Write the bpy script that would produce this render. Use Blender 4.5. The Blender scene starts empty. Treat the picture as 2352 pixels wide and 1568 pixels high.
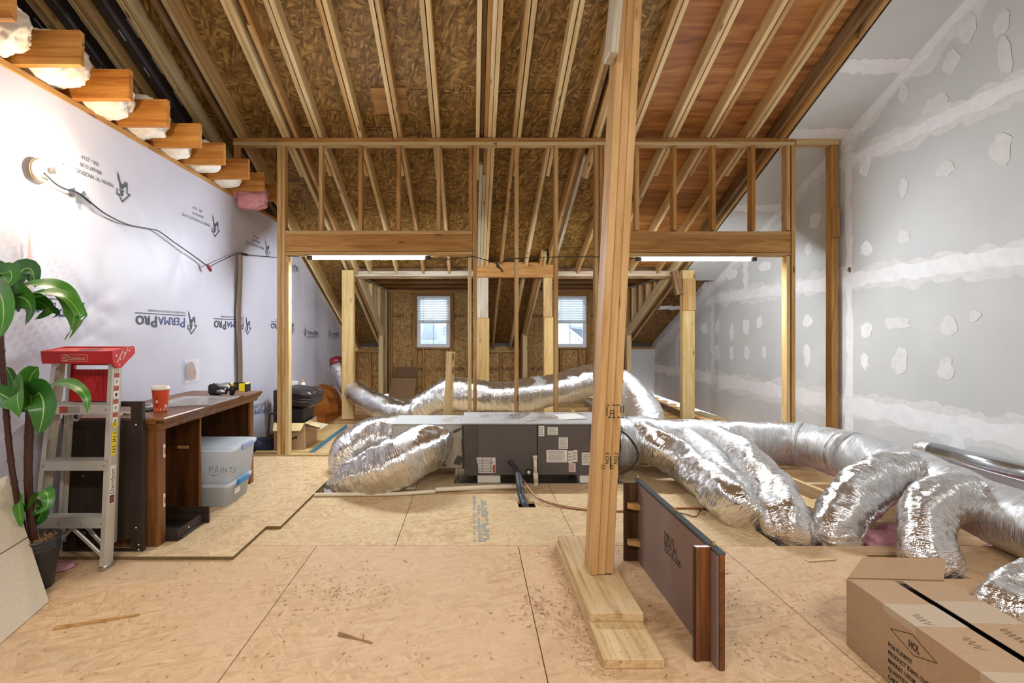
import bpy, bmesh, math, random
from mathutils import Vector, Matrix, noise
R = random.Random(7)
PI = math.pi
F = 1184.0            # focal length in pixels of the 2352 px wide frame
VX, VY = 1083.0, 763.0  # vanishing point of the depth direction
CH = 1.30             # camera height
sc = bpy.context.scene

# ---------------------------------------------------------------- camera, world, lights, exposure
cd = bpy.data.cameras.new('camera')
cam = bpy.data.objects.new('camera', cd)
sc.collection.objects.link(cam)
cam.location = (0, 0, CH)
cam.rotation_euler = (PI / 2, 0, 0)
cd.sensor_width = 36.0
cd.lens = 36.0 * F / 2352.0
cd.shift_x = (1176 - VX) / 2352.0
cd.shift_y = -(784 - VY) / 2352.0
cd.clip_start = 0.05
cd.clip_end = 300
sc.camera = cam

TUBE_E = 230.0      # emission of the two LED shop tubes
BULB_E = 250.0     # emission of the bare bulb
FILL_W = 40.0      # two unseen fill lamps added behind the photographer
EXPO = 0.85
sc.view_settings.view_transform = 'Standard'
sc.view_settings.look = 'None'
sc.view_settings.gamma = 1.0
sc.view_settings.use_curve_mapping = False
sc.view_settings.exposure = EXPO
sc.cycles.max_bounces = 8
sc.cycles.diffuse_bounces = 4
sc.cycles.adaptive_threshold = 0.07
sc.cycles.sample_clamp_indirect = 6.0

w = bpy.data.worlds.new('overcast_sky')
sc.world = w
w.use_nodes = True
w.node_tree.nodes['Background'].inputs[0].default_value = (0.82, 0.90, 1.0, 1)
w.node_tree.nodes['Background'].inputs[1].default_value = 2.9


def lamp(name, loc, rot, sx, sy, watt, col):
    l = bpy.data.lights.new(name, 'AREA')
    l.shape = 'RECTANGLE'
    l.size, l.size_y = sx, sy
    l.energy = watt
    l.color = col
    o = bpy.data.objects.new(name, l)
    sc.collection.objects.link(o)
    o.location = loc
    o.rotation_euler = rot
    return o


lamp('fill_lamp', (-1.1, -0.3, 2.95), (0.45, 0, 0), 1.2, 0.25, FILL_W, (1.0, 0.96, 0.91))
lamp('fill_lamp', (1.5, -0.3, 2.95), (0.45, 0, 0), 1.2, 0.25, FILL_W, (1.0, 0.96, 0.91))


# ---------------------------------------------------------------- helpers: points
def V(px, py, d):
    return Vector(((px - VX) / F * d, d, CH - (py - VY) / F * d))


def FL(px, py, z=0.0):
    d = F * (CH - z) / (py - VY)
    return V(px, py, d)


def srgb(h):
    h = h.lstrip('#')
    c = [int(h[i:i + 2], 16) / 255 for i in (0, 2, 4)]
    return tuple((x / 12.92 if x <= 0.04045 else ((x + 0.055) / 1.055) ** 2.4) for x in c) + (1.0,)


# ---------------------------------------------------------------- helpers: objects
WM = {}


def link(o, parent=None, M=None):
    sc.collection.objects.link(o)
    M = M or Matrix()
    WM[o.name] = M
    if parent is not None:
        o.parent = parent
        o.matrix_parent_inverse = WM[parent.name].inverted()
    o.matrix_basis = M
    return o


def tag(o, label=None, cat=None, group=None, kind=None):
    if label:
        o['label'] = label
    if cat:
        o['category'] = cat
    if group:
        o['group'] = group
    if kind:
        o['kind'] = kind
    return o


def thing(name, loc, label, cat, group=None):
    o = bpy.data.objects.new(name, None)
    o.empty_display_size = 0.05
    link(o, None, Matrix.Translation(Vector(loc)))
    return tag(o, label, cat, group)


def struct(name, label=None):
    o = bpy.data.objects.new(name, None)
    link(o)
    o['kind'] = 'structure'
    if label:
        o['label'] = label
    return o


def mesh_obj(name, bm, mat, parent=None, M=None, smooth=False):
    me = bpy.data.meshes.new(name)
    bm.normal_update()
    if smooth:
        for f in bm.faces:
            f.smooth = True
    bm.to_mesh(me)
    bm.free()
    for m in (mat if isinstance(mat, (list, tuple)) else [mat]):
        me.materials.append(m)
    o = bpy.data.objects.new(name, me)
    return link(o, parent, M)


def frame(xd, yd, zd, o):
    m = Matrix((xd, yd, zd)).transposed().to_4x4()
    m.translation = o
    return m


def add_box(bm, lo, hi, bev=0.0, mi=0):
    r = bmesh.ops.create_cube(bm, size=1.0)
    vs = r['verts']
    lo, hi = Vector(lo), Vector(hi)
    c, s = (lo + hi) / 2, hi - lo
    for v in vs:
        v.co = Vector((v.co.x * s.x + c.x, v.co.y * s.y + c.y, v.co.z * s.z + c.z))
    fs = set(f for v in vs for f in v.link_faces)
    for f in fs:
        f.material_index = mi
    if bev > 0:
        es = list(set(e for v in vs for e in v.link_edges))
        bmesh.ops.bevel(bm, geom=es, offset=min(bev, min(s) * 0.4), segments=1, affect='EDGES', clamp_overlap=True)
    return vs


def box(name, lo, hi, mat, parent=None, bev=0.0015):
    """box given in world axes; the object's origin sits at its centre"""
    lo, hi = Vector(lo), Vector(hi)
    c = (lo + hi) / 2
    bm = bmesh.new()
    add_box(bm, lo - c, hi - c, bev)
    M = Matrix.Translation(c)
    e = hi - lo
    if not isinstance(mat, (list, tuple)) and ('strand' in mat.name or 'plywood' in mat.name) and e.z > min(e.x, e.y):
        # upright sheets: local X along the sheet, local Y up, so the strands lie in the sheet
        Rm = frame(Vector((1, 0, 0)), Vector((0, 0, 1)), Vector((0, -1, 0)), Vector()) if e.y < e.x else frame(Vector((0, 1, 0)), Vector((0, 0, 1)), Vector((1, 0, 0)), Vector())
        bm.transform(Rm.inverted())
        M = M @ Rm
    elif not isinstance(mat, (list, tuple)) and mat.name in GRAINED and max(e.y, e.z) > e.x:
        # solid wood: local X runs along the longest side so the grain does too
        Rm = frame(Vector((0, 0, 1)), Vector((1, 0, 0)), Vector((0, 1, 0)), Vector()) if e.z >= e.y else frame(Vector((0, 1, 0)), Vector((0, 0, 1)), Vector((1, 0, 0)), Vector())
        bm.transform(Rm.inverted())
        M = M @ Rm
    return mesh_obj(name, bm, mat, parent, M)


def board(name, p0, p1, wy, tz, mat, parent=None, up=(0, 0, 1), bev=0.002):
    """board from p0 to p1; length on local X, wy across, tz along 'up'"""
    p0, p1 = Vector(p0), Vector(p1)
    x = (p1 - p0)
    L = x.length
    x.normalize()
    z = Vector(up)
    z = (z - x * z.dot(x)).normalized()
    y = z.cross(x)
    bm = bmesh.new()
    add_box(bm, (-L / 2, -wy / 2, -tz / 2), (L / 2, wy / 2, tz / 2), bev)
    return mesh_obj(name, bm, mat, parent, frame(x, y, z, (p0 + p1) / 2))


def bar(bm, p0, p1, wy, tz, up=(0, 0, 1), bev=0.0, mi=0):
    """same as board but added to a bmesh in world coordinates"""
    p0, p1 = Vector(p0), Vector(p1)
    x = (p1 - p0)
    L = x.length
    x.normalize()
    z = Vector(up)
    z = (z - x * z.dot(x)).normalized()
    y = z.cross(x)
    M = frame(x, y, z, (p0 + p1) / 2)
    b2 = bmesh.new()
    add_box(b2, (-L / 2, -wy / 2, -tz / 2), (L / 2, wy / 2, tz / 2), bev)
    for f in b2.faces:
        f.material_index = mi
    b2.transform(M)
    me = bpy.data.meshes.new('tmp')
    b2.to_mesh(me)
    b2.free()
    bm.from_mesh(me)
    bpy.data.meshes.remove(me)


def catmull(pts, step):
    """pts: list of (Vector, radius); returns evenly sampled list"""
    P = [pts[0]] + list(pts) + [pts[-1]]
    out = []
    for i in range(1, len(P) - 2):
        a, b, c, d = P[i - 1], P[i], P[i + 1], P[i + 2]
        n = max(2, int((c[0] - b[0]).length / step))
        for k in range(n):
            t = k / n
            t2, t3 = t * t, t * t * t
            q = 0.5 * ((2 * b[0]) + (c[0] - a[0]) * t + (2 * a[0] - 5 * b[0] + 4 * c[0] - d[0]) * t2 + (3 * b[0] - a[0] - 3 * c[0] + d[0]) * t3)
            out.append((q, b[1] + (c[1] - b[1]) * t))
    out.append(pts[-1])
    return out


def add_tube(bm, pts, seg=10, step=0.02, disp=None, caps=True, smooth=True, flat=1.0):
    uvl = bm.loops.layers.uv.verify()
    ss = []
    """swept tube; pts = [(Vector, r)], disp(s, ang, r) -> radial offset"""
    sm = catmull(pts, step) if len(pts) > 2 else list(pts)
    rings = []
    t0 = (sm[1][0] - sm[0][0]).normalized()
    ref = Vector((0, 0, 1)) if abs(t0.z) < 0.9 else Vector((0, 1, 0))
    u = (ref - t0 * ref.dot(t0)).normalized()
    s = 0.0
    for i, (p, r) in enumerate(sm):
        if 0 < i < len(sm) - 1:
            t = (sm[i + 1][0] - sm[i - 1][0]).normalized()
        elif i == 0:
            t = t0
        else:
            t = (p - sm[i - 1][0]).normalized()
        if i:
            s += (p - sm[i - 1][0]).length
        ss.append(s)
        u = (u - t * u.dot(t)).normalized()
        v = t.cross(u)
        ring = []
        for k in range(seg):
            a = 2 * PI * k / seg
            rr = r + (disp(s, a, r) if disp else 0.0)
            ring.append(bm.verts.new(p + u * (math.cos(a) * rr * flat) + v * (math.sin(a) * rr)))
        rings.append(ring)
    for i in range(len(rings) - 1):
        A, B = rings[i], rings[i + 1]
        for k in range(seg):
            f = bm.faces.new((A[k], A[(k + 1) % seg], B[(k + 1) % seg], B[k]))
            f.smooth = smooth
            q0, q1 = k / seg, (k + 1) / seg
            for lp, c in zip(f.loops, ((q0, ss[i]), (q1, ss[i]), (q1, ss[i + 1]), (q0, ss[i + 1]))):
                lp[uvl].uv = c
    if caps:
        bm.faces.new(list(reversed(rings[0])))
        bm.faces.new(rings[-1])
    return rings


def tube(name, pts, mat, parent=None, seg=10, step=0.02, disp=None, r=None, flat=1.0):
    if r is not None:
        pts = [(Vector(p), r) for p in pts]
    c = pts[0][0].copy()
    bm = bmesh.new()
    add_tube(bm, [(p - c, q) for p, q in pts], seg, step, disp, flat=flat)
    return mesh_obj(name, bm, mat, parent, Matrix.Translation(c))


def add_lathe(bm, prof, seg=32, M=None, cap=True):
    """prof: list of (r, z)"""
    rings = []
    for r, z in prof:
        rings.append([bm.verts.new((M or Matrix()) @ Vector((r * math.cos(2 * PI * k / seg), r * math.sin(2 * PI * k / seg), z))) for k in range(seg)])
    for A, B in zip(rings, rings[1:]):
        for k in range(seg):
            f = bm.faces.new((A[k], A[(k + 1) % seg], B[(k + 1) % seg], B[k]))
            f.smooth = True
    if cap:
        if prof[0][0] > 1e-5:
            bm.faces.new(list(reversed(rings[0])))
        if prof[-1][0] > 1e-5:
            bm.faces.new(rings[-1])


def add_prism(bm, poly, z0, z1, M=None, mi=0):
    """extruded polygon in local XY"""
    M = M or Matrix()
    a = [bm.verts.new(M @ Vector((x, y, z0))) for x, y in poly]
    b = [bm.verts.new(M @ Vector((x, y, z1))) for x, y in poly]
    n = len(poly)
    fs = [bm.faces.new(list(reversed(a))), bm.faces.new(b)]
    for i in range(n):
        fs.append(bm.faces.new((a[i], a[(i + 1) % n], b[(i + 1) % n], b[i])))
    for f in fs:
        f.material_index = mi
    bmesh.ops.recalc_face_normals(bm, faces=fs)


def prism(name, poly, z0, z1, mat, parent=None, M=None):
    bm = bmesh.new()
    add_prism(bm, poly, z0, z1)
    return mesh_obj(name, bm, mat, parent, M)


def text_obj(name, body, o, xd, yd, size, mat, parent=None, ext=0.0006, align='LEFT', shear=0.0, bold=0.0, sx=1.0):
    cu = bpy.data.curves.new('txt', 'FONT')
    cu.body = body
    cu.size = size
    cu.extrude = ext
    cu.resolution_u = 3
    cu.align_x = align
    cu.offset = bold
    cu.shear = shear
    tmp = bpy.data.objects.new('txt', cu)
    me = bpy.data.meshes.new_from_object(tmp)
    bpy.data.objects.remove(tmp)
    me.materials.clear()
    me.materials.append(mat)
    xd, yd = Vector(xd).normalized(), Vector(yd).normalized()
    ob = bpy.data.objects.new(name, me)
    if sx != 1.0:
        me.transform(Matrix.Diagonal((sx, 1, 1, 1)))
    return link(ob, parent, frame(xd, yd, xd.cross(yd), Vector(o)))


# ---------------------------------------------------------------- helpers: materials
class NT:
    def __init__(s, name):
        s.m = bpy.data.materials.new(name)
        s.m.use_nodes = True
        s.t = s.m.node_tree
        s.b = s.t.nodes['Principled BSDF']

    def n(s, typ, **kw):
        nd = s.t.nodes.new(typ)
        for k, v in kw.items():
            if k.startswith('_'):
                setattr(nd, k[1:], v)
            else:
                key = int(k[1:]) if k[0] == 'i' and k[1:].isdigit() else k
                sock = nd.inputs[key]
                if isinstance(v, bpy.types.NodeSocket):
                    s.t.links.new(v, sock)
                else:
                    sock.default_value = v
        return nd

    def set(s, key, v):
        if isinstance(v, bpy.types.NodeSocket):
            s.t.links.new(v, s.b.inputs[key])
        else:
            s.b.inputs[key].default_value = v

    def coord(s, scale=(1, 1, 1), kind='Object', rnd=True, rot=(0, 0, 0)):
        c = s.n('ShaderNodeTexCoord').outputs[kind]
        if rnd:
            r = s.n('ShaderNodeObjectInfo').outputs['Random']
            mu = s.n('ShaderNodeMath', _operation='MULTIPLY', i0=r, i1=37.0).outputs[0]
            c = s.n('ShaderNodeVectorMath', _operation='ADD', i0=c, i1=mu).outputs[0]
        return s.n('ShaderNodeMapping', Vector=c, Scale=scale, Rotation=rot).outputs[0]

    def noise(s, vec, scale=1.0, detail=4.0, rough=0.5, dist=0.0):
        return s.n('ShaderNodeTexNoise', Vector=vec, Scale=scale, Detail=detail, Roughness=rough, Distortion=dist).outputs['Fac']

    def ramp(s, fac, stops, interp='LINEAR'):
        nd = s.n('ShaderNodeValToRGB', Fac=fac)
        cr = nd.color_ramp
        cr.interpolation = interp
        while len(cr.elements) < len(stops):
            cr.elements.new(0.5)
        for e, (p, c) in zip(cr.elements, stops):
            e.position = p
            e.color = c if isinstance(c, tuple) else ((c, c, c, 1) if not isinstance(c, str) else srgb(c))
        return nd.outputs['Color']

    def mix(s, fac, a, b, mode='MIX'):
        nd = s.n('ShaderNodeMix', _data_type='RGBA', _blend_type=mode)
        for k, v in ((0, fac), (6, a), (7, b)):
            if isinstance(v, bpy.types.NodeSocket):
                s.t.links.new(v, nd.inputs[k])
            else:
                nd.inputs[k].default_value = v
        return nd.outputs[2]

    def math(s, op, a, b=0.0):
        return s.n('ShaderNodeMath', _operation=op, i0=a, i1=b).outputs[0]

    def bump(s, h, strength=0.3, dist=0.01, normal=None):
        nd = s.n('ShaderNodeBump', Height=h, Strength=strength, Distance=dist)
        if normal is not None:
            s.t.links.new(normal, nd.inputs['Normal'])
        s.t.links.new(nd.outputs[0], s.b.inputs['Normal'])
        return nd.outputs[0]


def plain(name, col, rough=0.5, metal=0.0, bump=0.0, bscale=40.0, var=0.0, **kw):
    t = NT(name)
    c = srgb(col) if isinstance(col, str) else col
    t.set('Roughness', rough)
    t.set('Metallic', metal)
    for k, v in kw.items():
        t.set(k.replace('_', ' '), v)
    if bump or var:
        v = t.coord()
        nz = t.noise(v, bscale, 4)
        if var:
            t.set('Base Color', t.mix(t.ramp(nz, [(0.3, 0.0), (0.7, 1.0)]), tuple(x * (1 - var) for x in c[:3]) + (1,), tuple(min(1, x * (1 + var)) for x in c[:3]) + (1,)))
        else:
            t.set('Base Color', c)
        if bump:
            t.bump(nz, bump, 0.004)
    else:
        t.set('Base Color', c)
    return t.m


GRAINED = set()


def lumber(name, light, mid, dark, knot='#5a3416', rough=0.62, grain=1.0, knots=True):
    t = NT(name)
    GRAINED.add(t.m.name)
    v = t.coord((0.9, 14 * grain, 14 * grain))
    g = t.noise(v, 1.6, 5, 0.6, 0.9)
    fine = t.noise(t.coord((3, 120, 120)), 1.0, 3, 0.6)
    c = t.ramp(g, [(0.28, dark), (0.46, mid), (0.66, light)])
    c = t.mix(t.ramp(fine, [(0.35, 0.22), (0.65, 0.0)]), c, srgb(dark))
    big = t.noise(t.coord((0.7, 1.5, 1.5)), 1.0, 2)
    c = t.mix(t.ramp(big, [(0.35, 0.0), (0.7, 0.35)]), c, srgb(mid), 'MULTIPLY')
    if knots:
        vo = t.n('ShaderNodeTexVoronoi', Vector=t.coord((2.2, 9, 9)), Scale=1.0).outputs['Distance']
        c = t.mix(t.ramp(vo, [(0.055, 0.85), (0.12, 0.0)]), c, srgb(knot))
    r = t.n('ShaderNodeObjectInfo').outputs['Random']
    c = t.mix(t.ramp(r, [(0.0, (0.78, 0.74, 0.68, 1)), (0.5, (1, 1, 1, 1)), (1.0, (0.98, 0.88, 0.74, 1))]), (1, 1, 1, 1), c, 'MULTIPLY') if False else t.mix(1.0, c, t.ramp(r, [(0.0, (0.80, 0.77, 0.72, 1)), (0.5, (1, 1, 1, 1)), (1.0, (0.98, 0.90, 0.78, 1))]), 'MULTIPLY')
    t.set('Base Color', c)
    t.set('Roughness', rough)
    t.set('Specular IOR Level', 0.3)
    t.bump(t.math('ADD', fine, g), 0.12, 0.002)
    return t.m


def osb(name, cols, flake=1.0, rough=0.65, bump=0.25, dust=None, dark_amt=0.5):
    """oriented strand board: overlapping stretched cells in three directions"""
    t = NT(name)
    warp = t.n('ShaderNodeTexNoise', Vector=t.coord((1, 1, 1)), Scale=7.0 * flake, Detail=2.0).outputs['Color']
    col = None
    hs = None
    for i, (ang, sx, sy) in enumerate(((0.25, 9, 42), (-0.55, 11, 50), (1.25, 12, 46))):
        v = t.coord((1, 1, 1), rot=(0, 0, ang))
        v = t.n('ShaderNodeVectorMath', _operation='ADD', i0=v, i1=t.n('ShaderNodeVectorMath', _operation='SCALE', i0=warp, Scale=0.022).outputs[0]).outputs[0]
        v = t.n('ShaderNodeMapping', Vector=v, Scale=(sx * flake, sy * flake, 8 * flake), Location=(i * 3.7, i * 1.3, 0)).outputs[0]
        vo = t.n('ShaderNodeTexVoronoi', Vector=v, Scale=1.0)
        s = t.n('ShaderNodeSeparateColor', Color=vo.outputs['Color']).outputs[0]
        c = t.ramp(s, [(k / (len(cols) - 1), x) for k, x in enumerate(cols)])
        grain = t.noise(t.n('ShaderNodeMapping', Vector=v, Scale=(0.6, 5, 1)).outputs[0], 1.0, 2)
        c = t.mix(t.ramp(grain, [(0.35, 0.35), (0.6, 0.0)]), c, srgb(cols[0]))
        edge = t.ramp(vo.outputs['Distance'], [(0.35, 0.0), (0.75, dark_amt)])
        c = t.mix(edge, c, srgb(cols[0]))
        if col is None:
            col, hs = c, s
        else:
            m = t.ramp(t.noise(t.n('ShaderNodeMapping', Vector=v, Scale=(0.35, 0.35, 0.35)).outputs[0], 1.0, 2), [(0.47, 0.0), (0.53, 1.0)])
            col = t.mix(m, col, c)
            hs = t.math('ADD', hs, s)
    if dust:
        d = t.noise(t.coord((1, 1, 1)), 1.4, 5, 0.6)
        col = t.mix(t.ramp(d, [(0.35, dust[1]), (0.65, dust[2])]), col, srgb(dust[0]))
        sp = t.noise(t.coord((1, 1, 1)), 160, 2, 0.5)
        col = t.mix(t.ramp(sp, [(0.66, 0.0), (0.74, 0.35)]), col, srgb('#7d5a3a'))
        for ang, off in ((0.5, 0.0), (-0.7, 5.0), (1.4, 9.0)):
            hv = t.n('ShaderNodeMapping', Vector=t.coord((1, 1, 1), rot=(0, 0, ang)), Scale=(14, 120, 1), Location=(off, off, 0)).outputs[0]
            hr = t.noise(hv, 1.0, 2, 0.5)
            col = t.mix(t.ramp(hr, [(0.70, 0.0), (0.76, 0.5)]), col, srgb('#8a6238'))
        st = t.noise(t.coord((1, 1, 1)), 5.5, 4, 0.6)
        col = t.mix(t.ramp(st, [(0.68, 0.0), (0.76, 0.35)]), col, srgb('#a2937e'))
    t.set('Base Color', col)
    t.set('Roughness', rough)
    t.set('Specular IOR Level', 0.3)
    t.bump(hs, bump, 0.003)
    return t.m


M_LIGHT = lumber('pale_spruce', '#e2cfa6', '#d5bd8e', '#bb9b66')
M_STUD = lumber('yellow_pine', '#d3b685', '#bf9962', '#9c7645')
M_HEADER = lumber('amber_pine', '#c49a5e', '#ae8044', '#875c2c', grain=0.7)
M_JOISTEND = lumber('orange_pine', '#d6a055', '#bd8038', '#8a5724')
M_OLD = lumber('grey_brown_board', '#a5835c', '#8a6843', '#5f4429')
M_WHITEWOOD = lumber('bleached_board', '#d6cfc0', '#c4b9a4', '#9a8c76')
M_POST = lumber('honey_pine_post', '#d8b684', '#c69f69', '#a87c48', grain=0.8)
M_POSTREAR = lumber('pale_rear_post', '#e0c896', '#d2b47a', '#b08c52')
M_PLANK = lumber('dusty_plank', '#dcc6a0', '#cdb389', '#ab8c62')
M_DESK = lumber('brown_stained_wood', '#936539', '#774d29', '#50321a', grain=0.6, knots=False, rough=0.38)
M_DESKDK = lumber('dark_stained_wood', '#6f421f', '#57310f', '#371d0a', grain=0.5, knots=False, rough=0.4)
M_WALNUT = lumber('walnut_veneer', '#855530', '#6a4023', '#412514', grain=0.5, knots=False, rough=0.35)
M_ESPRESSO = lumber('espresso_veneer', '#3f322b', '#332822', '#251c18', grain=2.0, knots=False, rough=0.5)
M_RACK = lumber('orange_brown_veneer', '#a9672e', '#8e5223', '#663714', grain=0.4, knots=False, rough=0.3)
M_ROOF = osb('roof_strand_board', ['#5a3e1a', '#80602e', '#9a763c', '#b9924f', '#6d4e22'], 1.0, 0.6, 0.3)
M_WALLOSB = osb('wall_strand_board', ['#86622f', '#b48a50', '#c89e62', '#d3ae77', '#a47a42'], 1.0, 0.65, 0.25)
M_FLOOR = osb('floor_strand_board', ['#a9845a', '#c29d6f', '#ceab80', '#d7b890', '#ba9568'], 1.15, 0.7, 0.12, ('#cfae8c', 0.3, 0.78), 0.22)
M_FLOOR2 = osb('pale_floor_strand_board', ['#ab8a5e', '#c4a87d', '#d2b98f', '#dbc59f', '#b99a6c'], 1.3, 0.7, 0.1, ('#d0b58c', 0.15, 0.6), 0.25)
M_FLOOR3 = osb('loose_strand_board', ['#a98a66', '#c5a67c', '#d6ba90', '#dcc39c', '#b8966a'], 1.2, 0.72, 0.18, ('#d8bc94', 0.05, 0.4), 0.3)
M_PLY = lumber('roof_plywood', '#c08a4c', '#a46c34', '#744620', grain=0.5, rough=0.55, knots=True)
M_PALEPLY = lumber('pale_plywood', '#d9c394', '#cdb37c', '#b3955c', grain=0.3, knots=False)


def drywall_mat():
    t = NT('grey_drywall')
    n1 = t.noise(t.coord((1, 1, 1), rnd=False), 1.3, 4)
    t.set('Base Color', t.mix(t.ramp(n1, [(0.3, 0.0), (0.7, 1.0)]), srgb('#bcbdbb'), srgb('#c8c9c7')))
    t.set('Roughness', 0.8)
    t.bump(t.noise(t.coord((1, 1, 1), rnd=False), 90, 3), 0.05, 0.002)
    return t.m


M_DRY = drywall_mat()
M_MUD = plain('joint_compound', '#dedddd', 0.75, bump=0.08, bscale=14, var=0.05)
M_MUD2 = plain('thin_joint_compound', '#d0cfcd', 0.78, bump=0.05, bscale=20, var=0.06)


def wrap_mat():
    t = NT('white_house_wrap')
    c = t.coord((1, 1, 1), rnd=False)
    wv = t.n('ShaderNodeTexWave', Vector=c, Scale=55.0, Distortion=1.0, Detail=1.0, _bands_direction='Z').outputs['Fac']
    wv2 = t.n('ShaderNodeTexWave', Vector=c, Scale=55.0, Distortion=1.0, Detail=1.0, _bands_direction='Y').outputs['Fac']
    big = t.noise(c, 0.8, 3)
    t.set('Base Color', t.mix(t.ramp(big, [(0.3, 0.0), (0.7, 1.0)]), srgb('#b7b6c3'), srgb('#c5c4d0')))
    t.set('Roughness', 0.5)
    cr = t.noise(t.coord((1, 0.6, 1.6), rnd=False, rot=(0.7, 0, 0)), 9, 4, 0.6, 1.2)
    n1 = t.bump(t.math('ADD', wv, wv2), 0.04, 0.002)
    t.bump(cr, 0.1, 0.008, n1)
    return t.m


M_WRAP = wrap_mat()
M_INK = plain('dark_grey_ink', '#3f4450', 0.7)
M_INKB = plain('blue_ink', '#3b4a80', 0.7)
M_INKF = plain('faded_ink', '#8d8aa0', 0.7)
M_INKT = plain('stencil_grey_ink', '#8f9186', 0.8)
M_BLACKINK = plain('black_ink', '#2a211b', 0.7)


def foil(name, bright=0.82, rough=0.16, grey=0.0, scale=1.0, crease=1.0):
    t = NT(name)
    c = t.coord((1, 1, 1))
    uv = t.n('ShaderNodeTexCoord').outputs['UV']
    r = t.n('ShaderNodeObjectInfo').outputs['Random']
    uv = t.n('ShaderNodeVectorMath', _operation='ADD', i0=uv, i1=t.math('MULTIPLY', r, 11.0)).outputs[0]
    w1 = t.n('ShaderNodeMapping', Vector=uv, Scale=(3, 28, 1), Rotation=(0, 0, 0.12)).outputs[0]
    w2 = t.n('ShaderNodeMapping', Vector=uv, Scale=(7, 85, 1), Rotation=(0, 0, -0.15)).outputs[0]
    n1 = t.noise(w1, 1.0, 4, 0.6, 1.2)
    n2 = t.noise(w2, 1.0, 3, 0.6, 1.0)
    ri1 = t.math('ABSOLUTE', t.math('SUBTRACT', n1, 0.5))
    ri2 = t.math('ABSOLUTE', t.math('SUBTRACT', n2, 0.5))
    smear = t.noise(c, 2.4, 5, 0.6, 0.8)
    lo, hi = 0.62 - grey * 0.35, 0.72 - grey * 0.35
    m = t.ramp(smear, [(lo, 0.0), (hi, 1.0)])
    t.set('Base Color', t.mix(m, (bright, bright, bright * 1.0, 1), (0.50, 0.505, 0.50, 1)))
    t.set('Metallic', t.ramp(smear, [(lo, 0.97), (hi, 0.35)]))
    t.set('Roughness', t.ramp(smear, [(lo - 0.03, rough), (hi, 0.5)]))
    n = t.bump(ri1, 0.6 * crease, 0.05)
    t.bump(ri2, 0.4 * crease, 0.02, n)
    return t.m


M_FOIL = foil('crinkled_foil')
M_FOILG = foil('mastic_smeared_foil', 0.8, 0.25, 0.3)
M_TRUNK = foil('grey_mastic_foil', 0.8, 0.25, 0.38, 0.8, 1.0)
M_GALV = plain('galvanised_steel', '#b9bcc0', 0.28, 1.0, bump=0.04, bscale=30, var=0.08)
M_UNIT = plain('dark_grey_painted_steel', '#57504f', 0.5, 0.1, var=0.04, bscale=6)
M_UNITTOP = foil('foil_faced_board', 0.8, 0.35, 0.7, 0.5)
M_PLENUM = plain('beige_grey_metal', '#a8a094', 0.45, 0.3, var=0.1, bscale=9)
M_MASTIC = plain('dark_grey_mastic', '#4c463d', 0.7, bump=0.5, bscale=22, var=0.2)
M_BLACK = plain('black_plastic', '#17181a', 0.4)
M_DARKGREY = plain('dark_charcoal_metal', '#35332f', 0.5, 0.3)
M_PAPER = plain('white_paper', '#d9d5cc', 0.7)
M_PAPERP = plain('pink_paper', '#cdb3a8', 0.7)
M_PRINT = plain('grey_print', '#8b8780', 0.7)
M_PRINTR = plain('red_print', '#9a3f34', 0.7)
M_PRINTO = plain('orange_print', '#b06a3a', 0.7)
M_WHITEPLASTIC = plain('white_plastic', '#d8d3c8', 0.35)
M_PVC = plain('cream_pvc', '#d9cdb6', 0.35)
M_COPPER = plain('copper', '#a87a60', 0.4, 0.8)
M_BROWNWIRE = plain('brown_wire', '#5e3a24', 0.5)
M_FOAM = plain('black_foam_sleeve', '#34373c', 0.45, bump=0.3, bscale=60)
M_CARD = plain('kraft_cardboard', '#a88a6a', 0.75, bump=0.05, bscale=60, var=0.06)
M_CARDG = plain('grey_tan_cardboard', '#c3b59f', 0.75, bump=0.04, bscale=50, var=0.05)
M_CARDY = plain('yellowish_cardboard', '#cbb684', 0.75, var=0.04)
M_CARDDK = plain('brown_cardboard', '#8d6c4c', 0.8, var=0.05)
M_TAPE = plain('clear_packing_tape', '#d8c4a8', 0.15, 0.0, Alpha=0.45)
M_DARKSLOT = plain('near_black_fill', '#0d0f0e', 0.3)
M_RED = plain('red_plastic', '#c1252a', 0.4, bump=0.05, bscale=60)
M_ORANGE = plain('orange_red_plastic', '#d8482c', 0.4)
M_ALU = plain('aluminium', '#cbc6bc', 0.42, 0.6, var=0.06, bscale=8)
M_STEEL = plain('steel', '#a6a6a6', 0.3, 1.0)
M_YELLOW = plain('yellow_sticker', '#e3d11f', 0.5)
M_LEATHER = plain('black_leather', '#2b2526', 0.32, bump=0.35, bscale=16)
M_NAVY = plain('navy_cloth', '#20263f', 0.8, bump=0.2, bscale=30)
M_BLUEEDGE = plain('blue_painted_edge', '#3f7d98', 0.55)
M_PINK = plain('pink_fibreglass', '#c98f97', 0.95, bump=1.0, bscale=28, var=0.16)
M_GREYEDGE = plain('grey_metal_edging', '#4e5356', 0.9, 0.0, Specular_IOR_Level=0.1)
M_PALEPINK = plain('pale_pink_fibre', '#d8bdb8', 0.9, bump=0.6, bscale=40)
M_PINKDK = plain('pink_fibreglass_deep', '#a86a6a', 0.95, bump=1.0, bscale=20, var=0.2)
M_BATT = plain('white_fibreglass', '#e3dccf', 0.9, bump=0.8, bscale=24, var=0.06)
M_VENT = plain('dark_vent_baffle', '#4a413f', 0.45)
M_GLINT = plain('pale_vent_glint', '#c9d2da', 0.5)
M_SOIL = plain('dry_moss', '#4b3a20', 0.9, bump=0.8, bscale=60, var=0.3)
M_POT = plain('black_pot', '#23242a', 0.4, bump=0.25, bscale=24)
M_CANE = plain('brown_cane', '#3d1d14', 0.4, var=0.2, bscale=10)
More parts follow.
